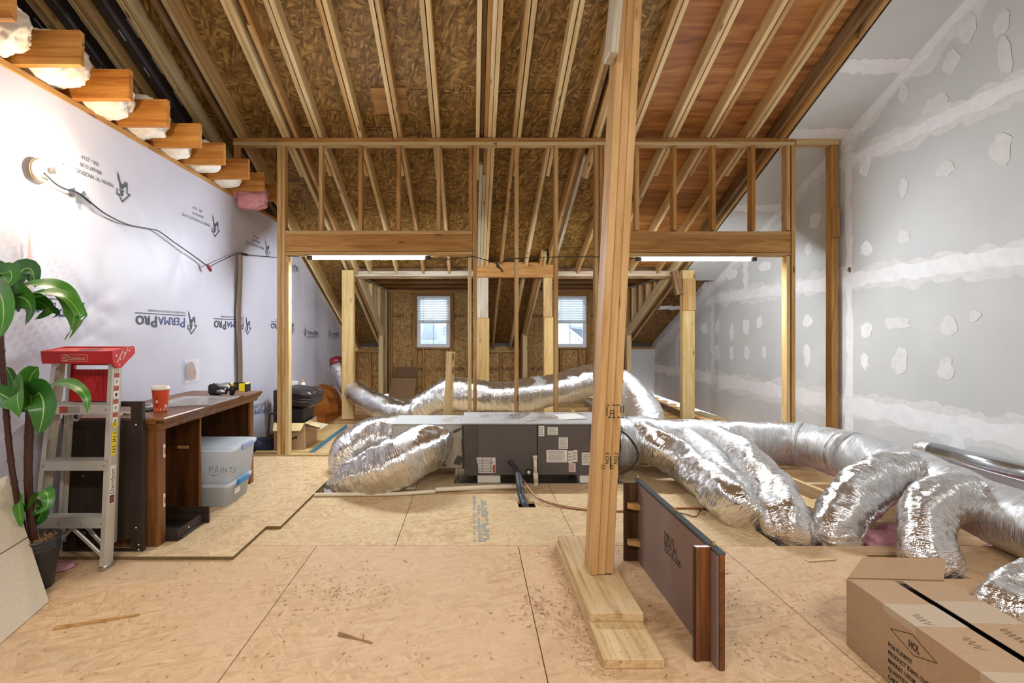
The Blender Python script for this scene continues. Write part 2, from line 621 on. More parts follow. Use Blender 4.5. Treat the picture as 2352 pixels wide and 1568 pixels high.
M_VINYL = plain('white_vinyl', '#dfe2e6', 0.4)
M_SLAT = plain('white_blind_slat', '#e9edf2', 0.5)
M_SIDING = plain('pale_siding', '#d5d9dd', 0.7)
M_SHINGLE = plain('grey_shingle', '#8f97a3', 0.9, bump=0.4, bscale=8, var=0.12)
M_GRASS = plain('pale_ground', '#8b8f85', 0.9)
M_DARKWIN = plain('grey_house_window', '#9aa5ad', 0.2)
M_MAROON = plain('maroon_sleeve', '#7d2a30', 0.4)
M_SAWDUST = plain('sawdust', '#a9805a', 0.95, var=0.2)
M_CUP = plain('orange_red_paper_cup', '#d2502c', 0.45)
M_LEAF = None


def leaf_mat():
    t = NT('glossy_green_leaf')
    uv = t.n('ShaderNodeTexCoord').outputs['UV']
    sx = t.n('ShaderNodeSeparateXYZ', Vector=uv)
    d = t.math('ABSOLUTE', t.math('SUBTRACT', sx.outputs[0], 0.5))
    rib = t.ramp(d, [(0.012, 0.8), (0.035, 0.0)])
    wv = t.n('ShaderNodeTexNoise', Vector=t.n('ShaderNodeMapping', Vector=uv, Scale=(40, 2, 1)).outputs[0], Scale=1.0).outputs['Fac']
    r = t.n('ShaderNodeObjectInfo').outputs['Random']
    base = t.mix(r, srgb('#285a1e'), srgb('#4a8628'))
    base = t.mix(t.ramp(wv, [(0.35, 0.3), (0.65, 0.0)]), base, srgb('#1d4a1b'))
    t.set('Base Color', t.mix(rib, base, srgb('#a5c463')))
    t.set('Roughness', 0.35)
    t.bump(wv, 0.15, 0.003)
    return t.m


M_LEAF = leaf_mat()


def emit(name, col, strength):
    t = NT(name)
    t.set('Base Color', (0, 0, 0, 1))
    t.set('Emission Color', col)
    t.set('Emission Strength', strength)
    return t.m


M_TUBE = emit('led_tube_light', (0.86, 0.93, 1.0, 1), TUBE_E)
M_BULB = emit('warm_bulb_light', (1.0, 0.80, 0.55, 1), BULB_E)


def glass_mat(name, rough, tint, alpha_mix):
    t = NT(name)
    tr = t.n('ShaderNodeBsdfTransparent', Color=tint).outputs[0]
    gl = t.n('ShaderNodeBsdfPrincipled', Roughness=rough)
    gl.inputs['Base Color'].default_value = tint
    mx = t.n('ShaderNodeMixShader', Fac=alpha_mix, i1=tr, i2=gl.outputs[0]).outputs[0]
    t.t.links.new(mx, t.t.nodes['Material Output'].inputs['Surface'])
    return t.m


M_GLASS = glass_mat('window_glass', 0.02, (0.93, 0.96, 0.97, 1), 0.08)
def milky(name, col, clear):
    t = NT(name)
    df = t.n('ShaderNodeBsdfPrincipled', Roughness=0.3)
    df.inputs['Base Color'].default_value = col
    tl = t.n('ShaderNodeBsdfTranslucent', Color=col).outputs[0]
    tr = t.n('ShaderNodeBsdfTransparent', Color=(0.97, 0.99, 1, 1)).outputs[0]
    m1 = t.n('ShaderNodeMixShader', Fac=0.5, i1=df.outputs[0], i2=tl).outputs[0]
    m2 = t.n('ShaderNodeMixShader', Fac=clear, i1=m1, i2=tr).outputs[0]
    t.t.links.new(m2, t.t.nodes['Material Output'].inputs['Surface'])
    return t.m


M_BIN = milky('frosted_clear_plastic', (0.93, 0.96, 0.99, 1), 0.38)
M_BINLID = milky('clear_plastic_lid', (0.88, 0.93, 0.98, 1), 0.4)
M_SHEET = glass_mat('clear_plastic_sheet', 0.12, (0.90, 0.90, 0.92, 1), 0.5)
M_FILM = glass_mat('clear_tape_film', 0.15, (0.97, 0.97, 0.97, 1), 0.15)
M_HANDLE = plain('grey_blue_plastic', '#8b9ab8', 0.4)
M_BLUEH = plain('blue_plastic', '#2f77b0', 0.4)

# ================================================================ THE SETTING
XL, XR = -2.45, 3.83        # planes of the left and the right wall
DP = 5.33                   # front of the stud partition
DB = 10.8                   # inner face of the far wall
SL = 0.43                   # roof slope


def zr(d):                  # underside of the rafters
    return 5.61 - SL * d


SV = Vector((0, 1, -SL)).normalized()     # down the slope
SN = Vector((0, SL, 1)).normalized()      # roof normal (up)
RD = 0.14                                  # rafter depth


def slope_pt(x, d, off=0.0):
    """point on the underside of the rafters, lifted by off along the roof normal"""
    return Vector((x, d, zr(d))) + SN * off


# ---------------------------------------------------------------- floor
floor = struct('floor', 'strand board subfloor laid over joists')
floor['label'] = 'tan strand board subfloor with open joist bays on the right'


def floor_panel(x0, x1, y0, y1, mat, holes=(), z=0.0, th=0.019, name='floor_panel', parent=floor, gap=0.0023):
    x0, x1, y0, y1 = x0 + gap, x1 - gap, y0 + gap, y1 - gap
    c = Vector(((x0 + x1) / 2, (y0 + y1) / 2, z - th / 2))
    xs = sorted(set([x0, x1] + [min(max(h, x0), x1) for q in holes for h in (q[0], q[1])]))
    ys = sorted(set([y0, y1] + [min(max(h, y0), y1) for q in holes for h in (q[2], q[3])]))
    bm = bmesh.new()
    for a, b in zip(xs, xs[1:]):
        for p, q in zip(ys, ys[1:]):
            mx, my = (a + b) / 2, (p + q) / 2
            if any(h[0] < mx < h[1] and h[2] < my < h[3] for h in holes):
                continue
            add_box(bm, Vector((a, p, -th / 2)) + Vector((-c.x, -c.y, 0)), Vector((b, q, th / 2)) + Vector((-c.x, -c.y, 0)))
    bmesh.ops.remove_doubles(bm, verts=bm.verts, dist=1e-5)
    ang = PI / 2
    # grain direction runs along the sheet: rotate the local frame so X follows the room's depth
    M = frame(Vector((0, 1, 0)), Vector((-1, 0, 0)), Vector((0, 0, 1)), c)
    bm.transform(Matrix.Rotation(-PI / 2, 4, 'Z'))
    return mesh_obj(name, bm, mat, parent, M)


cols0 = [XL, -2.165, -0.942, 0.284, 1.51, 2.73, XR]
for i, (a, b) in enumerate(zip(cols0, cols0[1:])):
    floor_panel(a, b, -2.2, 0.70, M_FLOOR)
    hs = ()
    if i == 4:
        hs = ((2.30, 2.64, 2.72, 3.05), (2.40, 2.95, 2.12, 2.57))
    if i == 5:
        hs = ((2.40, 2.95, 2.12, 2.57),)
    floor_panel(a, b, 0.70, 3.143, M_FLOOR, hs)
floor_panel(XL, -1.69, 3.143, 5.31, M_FLOOR2)
floor_panel(-1.69, -0.464, 3.143, 5.31, M_FLOOR2, ((-1.27, -0.90, 4.16, 4.75),))
floor_panel(-0.464, 0.655, 3.143, 5.31, M_FLOOR2, ((0.352, 0.482, 3.83, 3.97),))
floor_panel(0.655, 1.87, 3.143, 5.31, M_FLOOR2)
floor_panel(XL, -0.9, 5.31, 7.3, M_FLOOR2)
floor_panel(-0.9, 0.5, 5.31, 8.4, M_FLOOR2)
floor_panel(0.5, 1.95, 5.31, 8.4, M_FLOOR2)
floor_panel(-1.70, 0.10, 8.7, DB, M_FLOOR2)
floor_panel(1.87, XR, 5.02, 6.1, M_FLOOR2)
# joists across the room
for k in range(20):
    d = 3.165 + 0.4575 * k
    if d > DB:
        break
    x0 = 1.83 if d < 5.35 else XL + 0.02
    board('floor_joist', (x0, d, -0.143), (XR - 0.02, d, -0.143), 0.038 if d < 5.4 else 0.05, 0.235, M_LIGHT if d < 5.4 else M_STUD, floor)
board('floor_joist', (2.05, 2.64, -0.143), (XR - 0.02, 2.64, -0.143), 0.038, 0.235, M_STUD, floor)
board('floor_joist', (-1.6, 4.42, -0.143), (-0.5, 4.42, -0.143), 0.038, 0.235, M_STUD, floor)
board('floor_joist', (2.2, 3.07, -0.143), (2.75, 3.07, -0.143), 0.05, 0.235, M_STUD, floor)
# solid blocking between the joists in the open bay
board('joist_blocking', (2.46, 3.95, -0.10), (2.46, 5.0, -0.10), 0.04, 0.19, M_LIGHT, floor)
board('joist_blocking', (2.62, 3.70, -0.03), (2.55, 4.9, -0.03), 0.14, 0.04, M_LIGHT, floor)
board('joist_blocking', (2.87, 3.74, -0.04), (2.76, 4.9, -0.04), 0.04, 0.14, M_LIGHT, floor)
under = box('lower_ceiling', (XL, -2.2, -0.34), (XR, DB + 0.1, -0.30), M_PINKDK, floor, 0)


def lump(name, c, s, mat, parent=None, sub=4, amp=0.18, fr=3.0, seed=0.0, cut=None):
    """soft irregular mass"""
    bm = bmesh.new()
    bmesh.ops.create_icosphere(bm, subdivisions=sub, radius=1.0)
    for v in bm.verts:
        n = noise.fractal(v.co * fr + Vector((seed, seed * 1.7, 3)), 0.7, 2.1, 4)
        n += 0.25 * noise.fractal(v.co * fr * 5 + Vector((seed, 2, 9)), 0.8, 2.1, 3)
        q = v.co * (1 + amp * n)
        # squarish
        m = max(abs(q.x), abs(q.y), abs(q.z)) ** 0.45
        q = q / max(m, 0.2) * 0.92
        v.co = Vector((q.x * s[0], q.y * s[1], q.z * s[2]))
    return mesh_obj(name, bm, mat, parent, Matrix.Translation(Vector(c)), smooth=True)


ins = struct('pink_insulation')
ins['kind'] = 'stuff'
tag(ins, 'pink fibreglass insulation lying between the open floor joists on the right', 'insulation')
bm = bmesh.new()
nx, ny = 70, 70
gv = [[None] * (ny + 1) for _ in range(nx + 1)]
for i in range(nx + 1):
    for j in range(ny + 1):
        x = 1.86 + (XR - 0.02 - 1.86) * i / nx
        y = 2.0 + 3.3 * j / ny
        z = -0.19 + 0.07 * noise.fractal(Vector((x * 4, y * 4, 0)), 0.8, 2.0, 5)
        z = min(z, -0.05 if y > 3.2 else -0.09)
        gv[i][j] = bm.verts.new((x, y, z))
for i in range(nx):
    for j in range(ny):
        f = bm.faces.new((gv[i][j], gv[i + 1][j], gv[i + 1][j + 1], gv[i][j + 1]))
        f.smooth = True
mesh_obj('insulation_bed', bm, M_PINK, ins)
for (px, py, d, s, sd) in ((1862, 1168, 3.42, (0.13, 0.1, 0.07), 1), (2030, 1228, 3.28, (0.14, 0.12, 0.09), 2), (1985, 1215, 3.36, (0.10, 0.1, 0.08), 3), (2060, 1200, 3.45, (0.10, 0.1, 0.07), 5)):
    p = V(px, py, d)
    p.z = -0.06
    lump('insulation_tuft', p, s, M_PINK, ins, 4, 0.3, 2.4, sd)
lump('insulation_tuft', (-1.08, 4.5, -0.2), (0.2, 0.25, 0.08), M_PINKDK, ins, 3, 0.3, 2.4, 8)

# loose second layer of strand board under the desk, with its stepped sawn edge
poly = [(XL + 0.01, 2.945), (-1.362, 2.945), (-1.355, 3.405), (-1.262, 3.405), (-1.245, 4.70), (-1.245, 5.325), (XL + 0.01, 5.325)]
bm = bmesh.new()
c = Vector((-1.9, 4.0, 0))
add_prism(bm, [(y - c.y, -(x - c.x)) for x, y in poly], 0.001, 0.020)
for f in bm.faces:
    f.material_index = 1 if abs(f.normal.z) < 0.5 else 0
o = mesh_obj('loose_subfloor_sheet', bm, [M_FLOOR3, plain('dark_sawn_edge', '#6b5632', 0.8, var=0.2)], None, frame(Vector((0, 1, 0)), Vector((-1, 0, 0)), Vector((0, 0, 1)), c))
tag(o, 'loose strand board sheet with a stepped sawn edge lying under the brown desk', 'board')

# ---------------------------------------------------------------- roof: sheathing, rafters, drywalled strip
roof = struct('ceiling', 'sloping roof of strand board on pine rafters')
DORM = ((-1.74, 0.14), (1.10, 3.06))
joints = [1.78, 2.90, 4.02, 5.14, 6.26, 7.38, 8.50, 9.62, 10.95]
xs_cut = [-5.4, -3.6, -1.9, 0.54, 2.98, XR + 0.02]


def roof_panel(x0, x1, d0, d1, mat):
    p = slope_pt((x0 + x1) / 2, (d0 + d1) / 2, RD + 0.008)
    L = (d1 - d0) * math.sqrt(1 + SL * SL)
    bm = bmesh.new()
    add_box(bm, (-(x1 - x0) / 2 + 0.002, -L / 2 + 0.002, -0.007), ((x1 - x0) / 2 - 0.002, L / 2 - 0.002, 0.007))
    mesh_obj('sheathing_panel', bm, mat, roof, frame(Vector((1, 0, 0)), SV, SN, p))


for r, (d0, d1) in enumerate(zip(joints, joints[1:])):
    cuts = [x + (0.0 if r % 2 == 0 else 0.9) for x in xs_cut]
    cuts = [-5.4] + [x for x in cuts if -5.3 < x < XR - 0.1] + [XR + 0.02]
    pieces = []
    subs = [(d0, d1)]
    if d0 < 7.97 < d1:
        subs = [(d0, 7.97), (7.97, d1)]
    for (a, b) in subs:
        segs = [(-5.4, XR + 0.02)] if b <= 7.98 else [(-5.4, -1.80), (0.20, 1.04), (3.12, XR + 0.02)]
        for s0, s1 in segs:
            cc = [s0] + [x for x in cuts if s0 + 0.1 < x < s1 - 0.1] + [s1]
            if b <= 7.98:
                cc = sorted(set(cc + [2.13 if r != 2 else 1.75]))
            for u, v in zip(cc, cc[1:]):
                mid = (u + v) / 2
                ply = mid > (1.75 if 5.0 < (a + b) / 2 < 6.3 else 2.1) and b < 7.99
                roof_panel(u, v, a, b, M_PLY if ply else M_ROOF)
for (a0, a1, q0, q1) in ((-5.4, XR + 0.1, 1.6, 7.99), (-5.4, -1.80, 7.99, 11.2), (0.20, 1.04, 7.99, 11.2), (3.12, XR + 0.1, 7.99, 11.2)):
    pz = slope_pt((a0 + a1) / 2, (q0 + q1) / 2, RD + 0.026)
    bm = bmesh.new()
    add_box(bm, (-(a1 - a0) / 2, -(q1 - q0) / 2 * math.sqrt(1 + SL * SL), -0.006), ((a1 - a0) / 2, (q1 - q0) / 2 * math.sqrt(1 + SL * SL), 0.006))
    mesh_obj('roof_light_blocker', bm, M_VENT, roof, frame(Vector((1, 0, 0)), SV, SN, pz))  # unseen dark layer added to keep sky light out of the panel joints
# plywood patch let in between two rafters
p = slope_pt(-0.80, 5.02, RD - 0.003)
bm = bmesh.new()
add_box(bm, (-0.17, -0.16, -0.006), (0.17, 0.16, 0.006))
mesh_obj('plywood_patch', bm, M_HEADER, roof, frame(Vector((1, 0, 0)), SV, SN, p))


def rafter(x, d0, d1, mat, wd=0.038, dep=RD, off=0.0, up=None):
    a, b = slope_pt(x, d0, dep / 2 + off), slope_pt(x, d1, dep / 2 + off)
    return board('rafter', a, b, wd, dep, mat, roof, up=SN)


def in_dormer(x):
    return any(a - 0.02 < x < b + 0.02 for a, b in DORM)


rows = [(-3.86, 0), (-3.46, 1), (-3.08, 2), (-2.70, 2), (-2.36, 3), (-1.90, 5), (-1.56, 2), (-1.148, 2), (-0.738, 2), (-0.342, 2), (0.152, 4), (0.447, 2), (0.82, 2), (1.215, 4), (1.63, 2), (2.056, 2), (2.45, 2), (2.86, 2)]
mats = [M_LIGHT, M_LIGHT, M_STUD]
for i, (x, kind) in enumerate(rows):
    m = mats[i % 3]
    end = 7.93 if in_dormer(x) else DB + 0.05
    if x < XL:
        end = DB
    if kind in (0, 1):
        rafter(x, 1.6, end, m)
        rafter(x + 0.041, 1.6, 5.9, M_STUD)
    elif kind == 2:
        s = -1 if x < 0.3 else 1
        rafter(x, 1.6, end, m)
        rafter(x + 0.047 * s, 1.6, 5.88, mats[(i + 1) % 3], dep=RD * 0.97, off=-0.004)
    elif kind == 3:
        rafter(x, 1.6, end, M_STUD)
        rafter(x - 0.042, 1.6, end, M_LIGHT)
        rafter(x - 0.13, 1.6, end, M_OLD)
    elif kind == 5:
        rafter(x, 1.6, end, M_LIGHT)
        rafter(x - 0.041, 1.6, 5.9, M_LIGHT)
        rafter(x + 0.085, 4.2, end, M_STUD)
        rafter(x + 0.10, 1.6, 4.4, M_HEADER, off=0.01)
    elif kind == 4 and x < 1:
        rafter(x - 0.088, 1.6, 5.95, M_LIGHT)
        rafter(x - 0.046, 1.6, 5.7, M_OLD, off=0.05, dep=0.09)
        rafter(x - 0.046, 5.72, end, M_WHITEWOOD)
        rafter(x - 0.004, 1.6, 5.85, M_HEADER, off=0.01)
        rafter(x - 0.004, 5.87, end, M_WHITEWOOD)
        rafter(x + 0.036, 1.6, end, M_LIGHT, off=0.008)
        rafter(x + 0.078, 1.6, end, M_LIGHT)
    else:
        rafter(x - 0.06, 1.6, end, M_STUD)
        rafter(x - 0.02, 1.6, end, M_OLD, off=0.006)
        rafter(x + 0.02, 5.6, end, M_WHITEWOOD)
        rafter(x + 0.06, 1.6, 5.9, M_STUD)
        rafter(x + 0.10, 1.6, 5.92, M_LIGHT)
# last rafters beside the drywalled strip
rafter(3.15, 1.6, DB, M_OLD)
rafter(3.195, 4.28, 5.9, M_HEADER, dep=0.18, off=-0.045)
rafter(3.24, 1.6, DB, M_STUD)
# doubled trimmers beside the dormers
for x in (-1.755, 0.16, 1.08, 3.075):
    s = -1 if x in (-1.755, 1.08) else 1
    rafter(x, 7.5, 10.2, M_LIGHT, off=-0.02)
    rafter(x + 0.042 * s, 7.5, DB, M_STUD)
# drywall strip on the slope beside the right wall
p = slope_pt((3.27 + XR) / 2, 4.9, -0.007)
bm = bmesh.new()
L = 6.4 * math.sqrt(1 + SL * SL)
add_box(bm, (-(XR - 3.27) / 2, -L / 2, -0.006), ((XR - 3.27) / 2, L / 2, 0.006))
Mstrip = frame(Vector((1, 0, 0)), SV, SN, p)
mesh_obj('sloped_drywall', bm, M_DRY, roof, Mstrip)
for d in (4.55, 5.28, 6.4, 9.0):     # compound across the butt joints
    p = slope_pt((3.27 + XR) / 2, d, -0.0145)
    bm = bmesh.new()
    n = 12
    pts = []
    for i in range(n + 1):
        pts.append((-(XR - 3.28) / 2 + (XR - 3.28) * i / n, -0.07 + 0.02 * R.uniform(-1, 1)))
    for i in range(n, -1, -1):
        pts.append((-(XR - 3.28) / 2 + (XR - 3.28) * i / n, 0.07 + 0.02 * R.uniform(-1, 1)))
    add_prism(bm, pts, -0.0008, 0.0008)
    mesh_obj('joint_compound', bm, M_MUD, roof, frame(Vector((1, 0, 0)), SV, SN, p))
# dark ventilation baffles between the rafters above the left attic
for x0, x1 in ((-3.42, -3.13), (-3.02, -2.76), (-3.82, -3.50), (-4.3, -3.9)):
    bm = bmesh.new()
    xm = (x0 + x1) / 2
    hw = (x1 - x0) / 2
    L = 6.0
    prof = [(-hw, 0.0), (-hw * 0.75, 0.03), (-hw * 0.3, 0.03), (-hw * 0.15, 0.0), (hw * 0.15, 0.0), (hw * 0.3, 0.03), (hw * 0.75, 0.03), (hw, 0.0)]
    prev = None
    for yy in (-L / 2, L / 2):
        cur = [(bm.verts.new((a, yy, -z)), bm.verts.new((a, yy, -z + 0.004))) for a, z in prof]
        if prev:
            for i in range(len(prof) - 1):
                bm.faces.new((prev[i][0], prev[i + 1][0], cur[i + 1][0], cur[i][0]))
                bm.faces.new((cur[i][1], cur[i + 1][1], prev[i + 1][1], prev[i][1]))
        prev = cur
    Mb = frame(Vector((1, 0, 0)), SV, SN, slope_pt(xm, 4.6, RD * 0.72))
    vb = mesh_obj('vent_baffle', bm, M_VENT, roof, Mb)
    bm = bmesh.new()
    for k in range(12):
        yk = -2.6 + k * 0.36
        add_box(bm, (-0.007 + hw * 0.5, yk, -0.033), (0.007 + hw * 0.5, yk + 0.17, -0.0305))
        add_box(bm, (-0.005 - hw * 0.5, yk + 0.1, -0.033), (0.005 - hw * 0.5, yk + 0.2, -0.0305))
    mesh_obj('baffle_glint', bm, M_GLINT, vb, Mb)  # pale strips painted in for the reflective glints on the baffle
bm = bmesh.new()
for d, segs in ((4.90, ((-0.72, -0.4), (-0.28, 0.0), (0.28, 0.42), (0.55, 0.78), (1.0, 1.12), (1.25, 1.5))), (5.34, ((-1.1, -0.8), (-2.0, -1.7))), (6.02, ((-0.33, -0.12), (0.2, 0.4), (0.55, 0.78), (0.9, 1.1))), (6.46, ((-0.9, -0.5), (-0.3, -0.1), (0.2, 0.4), (0.55, 0.75))), (7.45, ((0.6, 0.75), (1.25, 1.6), (1.7, 2.0)))):
    for a0, a1 in segs:
        for r_ in range(2):
            xx = a0
            while xx < a1:
                wd = R.uniform(0.010, 0.035)
                if R.random() < 0.75:
                    p0 = slope_pt(xx, d + 0.035 * r_, RD - 0.0005)
                    bar(bm, p0, p0 + Vector((wd, 0, 0)), R.uniform(0.008, 0.024), 0.0006, up=SN)
                xx += wd + R.uniform(0.004, 0.012)
o = mesh_obj('stamped_marks', bm, plain('roof_stamp_ink', '#453117', 0.8), roof)
o['kind'] = 'stuff'
# the half of the roof behind the photographer, plain
bm = bmesh.new()
add_box(bm, (XL - 3.0, -2.3, 4.95), (XR + 0.05, 1.75, 5.0))
mesh_obj('rear_sheathing', bm, M_ROOF, roof)

# ---------------------------------------------------------------- left wall with house wrap
wl = struct('wall_left', 'left wall covered in white printed house wrap')
bm = bmesh.new()
NXL, NZL = 420, 90
y0, y1 = -2.2, DB
gv = []


def wall_n(y, z):
    """how far the loose wrap bulges from its plane"""
    n = 0.010 * noise.noise(Vector((y * 1.7, z * 1.2, 1))) + 0.004 * noise.noise(Vector((y * 6 + z * 5, z * 4 - y * 2, 7)))
    q = math.hypot(y - 2.82, (z - 1.5) * 0.8)
    n += 0.010 * math.exp(-q * q * 9) * math.sin((y * 1.0 + z * 0.9) * 70) + 0.02 * math.exp(-q * q * 12)
    q = math.hypot(y - 5.0, z - 1.85)
    n += -0.02 * math.exp(-q * q * 14)
    for cy, cz in ((3.34, 1.46), (3.34, 1.27), (4.35, 1.95), (4.75, 1.90)):
        dy, dz = y - cy, z - cz
        q = math.hypot(dy, dz)
        n += 0.006 * math.exp(-q * 5) * math.sin(7 * math.atan2(dz, dy)) - 0.012 * math.exp(-q * q * 120)
    n += 0.0015 * noise.noise(Vector((y * 14, z * 2.5, 3)))
    return n


def conform(o, off):
    """lay a flat print on the bulging wrap"""
    M = WM[o.name]
    Mi = M.inverted()
    x0 = None
    for v in o.data.vertices:
        q = M @ v.co
        q.x = XL + wall_n(q.y, q.z) + off + (q.x - XL) * 0.02
        v.co = Mi @ q
    return o


for i in range(NXL + 1):
    row = []
    y = y0 + (y1 - y0) * i / NXL
    top = min(2.71, zr(y) - 0.04)
    for j in range(NZL + 1):
        z = top * j / NZL
        row.append(bm.verts.new((XL + wall_n(y, z), y, z)))
    gv.append(row)
for i in range(NXL):
    for j in range(NZL):
        f = bm.faces.new((gv[i][j], gv[i][j + 1], gv[i + 1][j + 1], gv[i + 1][j]))
        f.smooth = True
mesh_obj('house_wrap', bm, M_WRAP, wl)
box('wall_backing', (XL - 0.10, -2.2, 0), (XL - 0.03, 6.7, 2.70), M_WALLOSB, wl, 0)
for a, b in zip((-2.2, 1.4, 3.9, 5.2), (1.4, 3.9, 5.2, 6.75)):
    box('top_plate', (XL - 0.12, a + 0.002, 2.690), (XL + 0.012, b - 0.002, 2.725), M_HEADER, wl)
# taped strip over a stud edge
yb = 2901 / (VX - 545)
bm = bmesh.new()
prev = None
for k in range(25):
    z = 0.62 + 1.5 * k / 24
    yy = yb + 0.02 * math.sin(k * 0.35)
    cur = (bm.verts.new((XL + 0.024, yy - 0.055, z)), bm.verts.new((XL + 0.030, yy, z)), bm.verts.new((XL + 0.024, yy + 0.055, z)))
    if prev:
        for q in (0, 1):
            bm.faces.new((prev[q], cur[q], cur[q + 1], prev[q + 1]))
    prev = cur
mesh_obj('tape_strip', bm, plain('brown_seam_tape', '#b0a499', 0.6, var=0.06), wl)
# slit in the wrap with insulation behind, by the plant
bm = bmesh.new()
add_prism(bm, [(2.792, 1.45), (2.805, 1.82), (2.813, 1.87), (2.822, 1.70), (2.81, 1.42)], 0, 0.002)
mesh_obj('wrap_slit', bm, M_PALEPINK, wl, Matrix(((0, 0, 1, XL + 0.040), (1, 0, 0, 0), (0, 1, 0, 0), (0, 0, 0, 1))))
# patched tear
py0 = 2901 / (VX - 436)
TEAR = Matrix(((0, 0, 1, XL), (1, 0, 0, 0), (0, 1, 0, 0), (0, 0, 0, 1)))
bm = bmesh.new()
add_prism(bm, [(py0 - 0.07, 0.90), (py0 - 0.065, 1.03), (py0 + 0.0, 1.045), (py0 + 0.04, 1.03), (py0 + 0.085, 0.95), (py0 + 0.07, 0.89), (py0, 0.895)], 0, 0.002)
conform(mesh_obj('torn_patch', bm, plain('brick_red_behind_tear', '#8f5a48', 0.7, bump=0.6, bscale=40, var=0.45), wl, TEAR), 0.013)
bm = bmesh.new()
for i in range(5):
    add_prism(bm, [(py0 - 0.11 + 0.046 * i, 0.865), (py0 - 0.11 + 0.046 * i, 1.065), (py0 - 0.064 + 0.046 * i, 1.06), (py0 - 0.064 + 0.046 * i, 0.87)], 0, 0.0005)
conform(mesh_obj('clear_tape', bm, M_FILM, wl, TEAR), 0.018)


def wall_xy(px, py):
    y = 2901.0 / (VX - px)
    return y, CH - (py - VY) / F * y


# prints: origin on the wall, u = reading direction along +-Y, v = up or down
def logo(yc, zc, h, upside, mat, parent=wl, thick=0.0008):
    """outlined house with a rabbit in a hat, pointing up (or down when the sheet hangs upside down)"""
    s = h / 1.0
    u = Vector((0, -1, 0)) if upside else Vector((0, 1, 0))
    v = Vector((0, 0, -1)) if upside else Vector((0, 0, 1))
    M = frame(u, v, u.cross(v), Vector((XL + 0.026, yc, zc)))
    if (u.cross(v)).x < 0:
        M = frame(u, v, u.cross(v), Vector((XL + 0.026, yc, zc)))
    bm = bmesh.new()

    def stroke(pts, wd):
        for a, b in zip(pts, pts[1:]):
            a, b = Vector((a[0], a[1], 0)) * s, Vector((b[0], b[1], 0)) * s
            dr = (b - a).normalized()
            bar(bm, a - dr * wd * s * 0.4, b + dr * wd * s * 0.4, wd * s, thick, up=(0, 0, 1))
    stroke([(0.34, 0.12), (0.34, 0.30), (0.26, 0.28), (0.07, 0.50), (-0.13, 0.33), (-0.34, 0.15), (-0.19, 0.14), (-0.19, -0.04), (-0.19, -0.22), (-0.06, -0.22)], 0.045)
    # hat, head, ears
    for pl in ([(0.03, 0.14), (0.17, 0.14), (0.16, 0.31), (0.05, 0.31)],
               [(-0.02, 0.09), (0.22, 0.09), (0.22, 0.14), (-0.02, 0.14)],
               [(0.11 + 0.11 * math.cos(t), -0.03 + 0.11 * math.sin(t)) for t in [k * PI / 6 for k in range(12)]],
               [(0.14, -0.10), (0.21, -0.09), (0.29, -0.26), (0.33, -0.50), (0.26, -0.42), (0.19, -0.24)],
               [(0.06, -0.06), (-0.06, -0.20), (-0.15, -0.16), (-0.13, -0.02), (-0.10, -0.10), (0.02, 0.02)]):
        add_prism(bm, [(q[0] * s, q[1] * s) for q in pl], -thick, thick)
    return conform(mesh_obj('printed_emblem', bm, mat, parent, M), 0.0035)


def wtext(body, y, z, size, upside, mat, align='LEFT', sx=1.0, bold=0.0):
    u = Vector((0, -1, 0)) if upside else Vector((0, 1, 0))
    v = Vector((0, 0, -1)) if upside else Vector((0, 0, 1))
    return conform(text_obj('printed_lettering', body, (XL + 0.026, y, z), u, v, size, mat, wl, 0.0006, align, 0, bold, sx), 0.0035)


def big_print(yl, zc, upside, m1=None, m2=None, sc_=1.0):
    """P-E-R-M-A P-R-O lettering with the emblem at its reading start; yl = centre of emblem"""
    m1, m2 = m1 or M_INKB, m2 or M_INK
    sg = -1 if upside else 1
    logo(yl, zc, 0.20 * sc_, upside, M_INK)
    y = yl + sg * 0.11 * sc_
    z = zc + (0.035 if upside else -0.035) * sc_
    q = y
    for body, size, m_, bo in (('P', 0.118, m1, 0.0), ('ERMA', 0.092, m1, 0.0), ('P', 0.118, m2, 0.0025), ('RO', 0.092, m2, 0.0025)):
        o = wtext(body, q, z, size * sc_, upside, m_, sx=1.28, bold=bo * sc_)
        ys = [(WM[o.name] @ v.co).y for v in o.data.vertices]
        q = (min(ys) if upside else max(ys)) + sg * 0.010 * sc_
    zz = z - sg * 0.02 * sc_
    bm = bmesh.new()
    a, b = sorted((y, q))
    for k in range(16):
        add_box(bm, (XL + 0.0255, a + (b - a) * k / 16, zz - 0.003), (XL + 0.0268, a + (b - a) * (k + 1) / 16, zz + 0.003))
    conform(mesh_obj('printed_rule', bm, m2, wl), 0.0035)
    wtext('WATER RESISTANT AIR INFILTRATION BARRIER', y, zz - sg * 0.032 * sc_, 0.024 * sc_, upside, m2, sx=1.0)


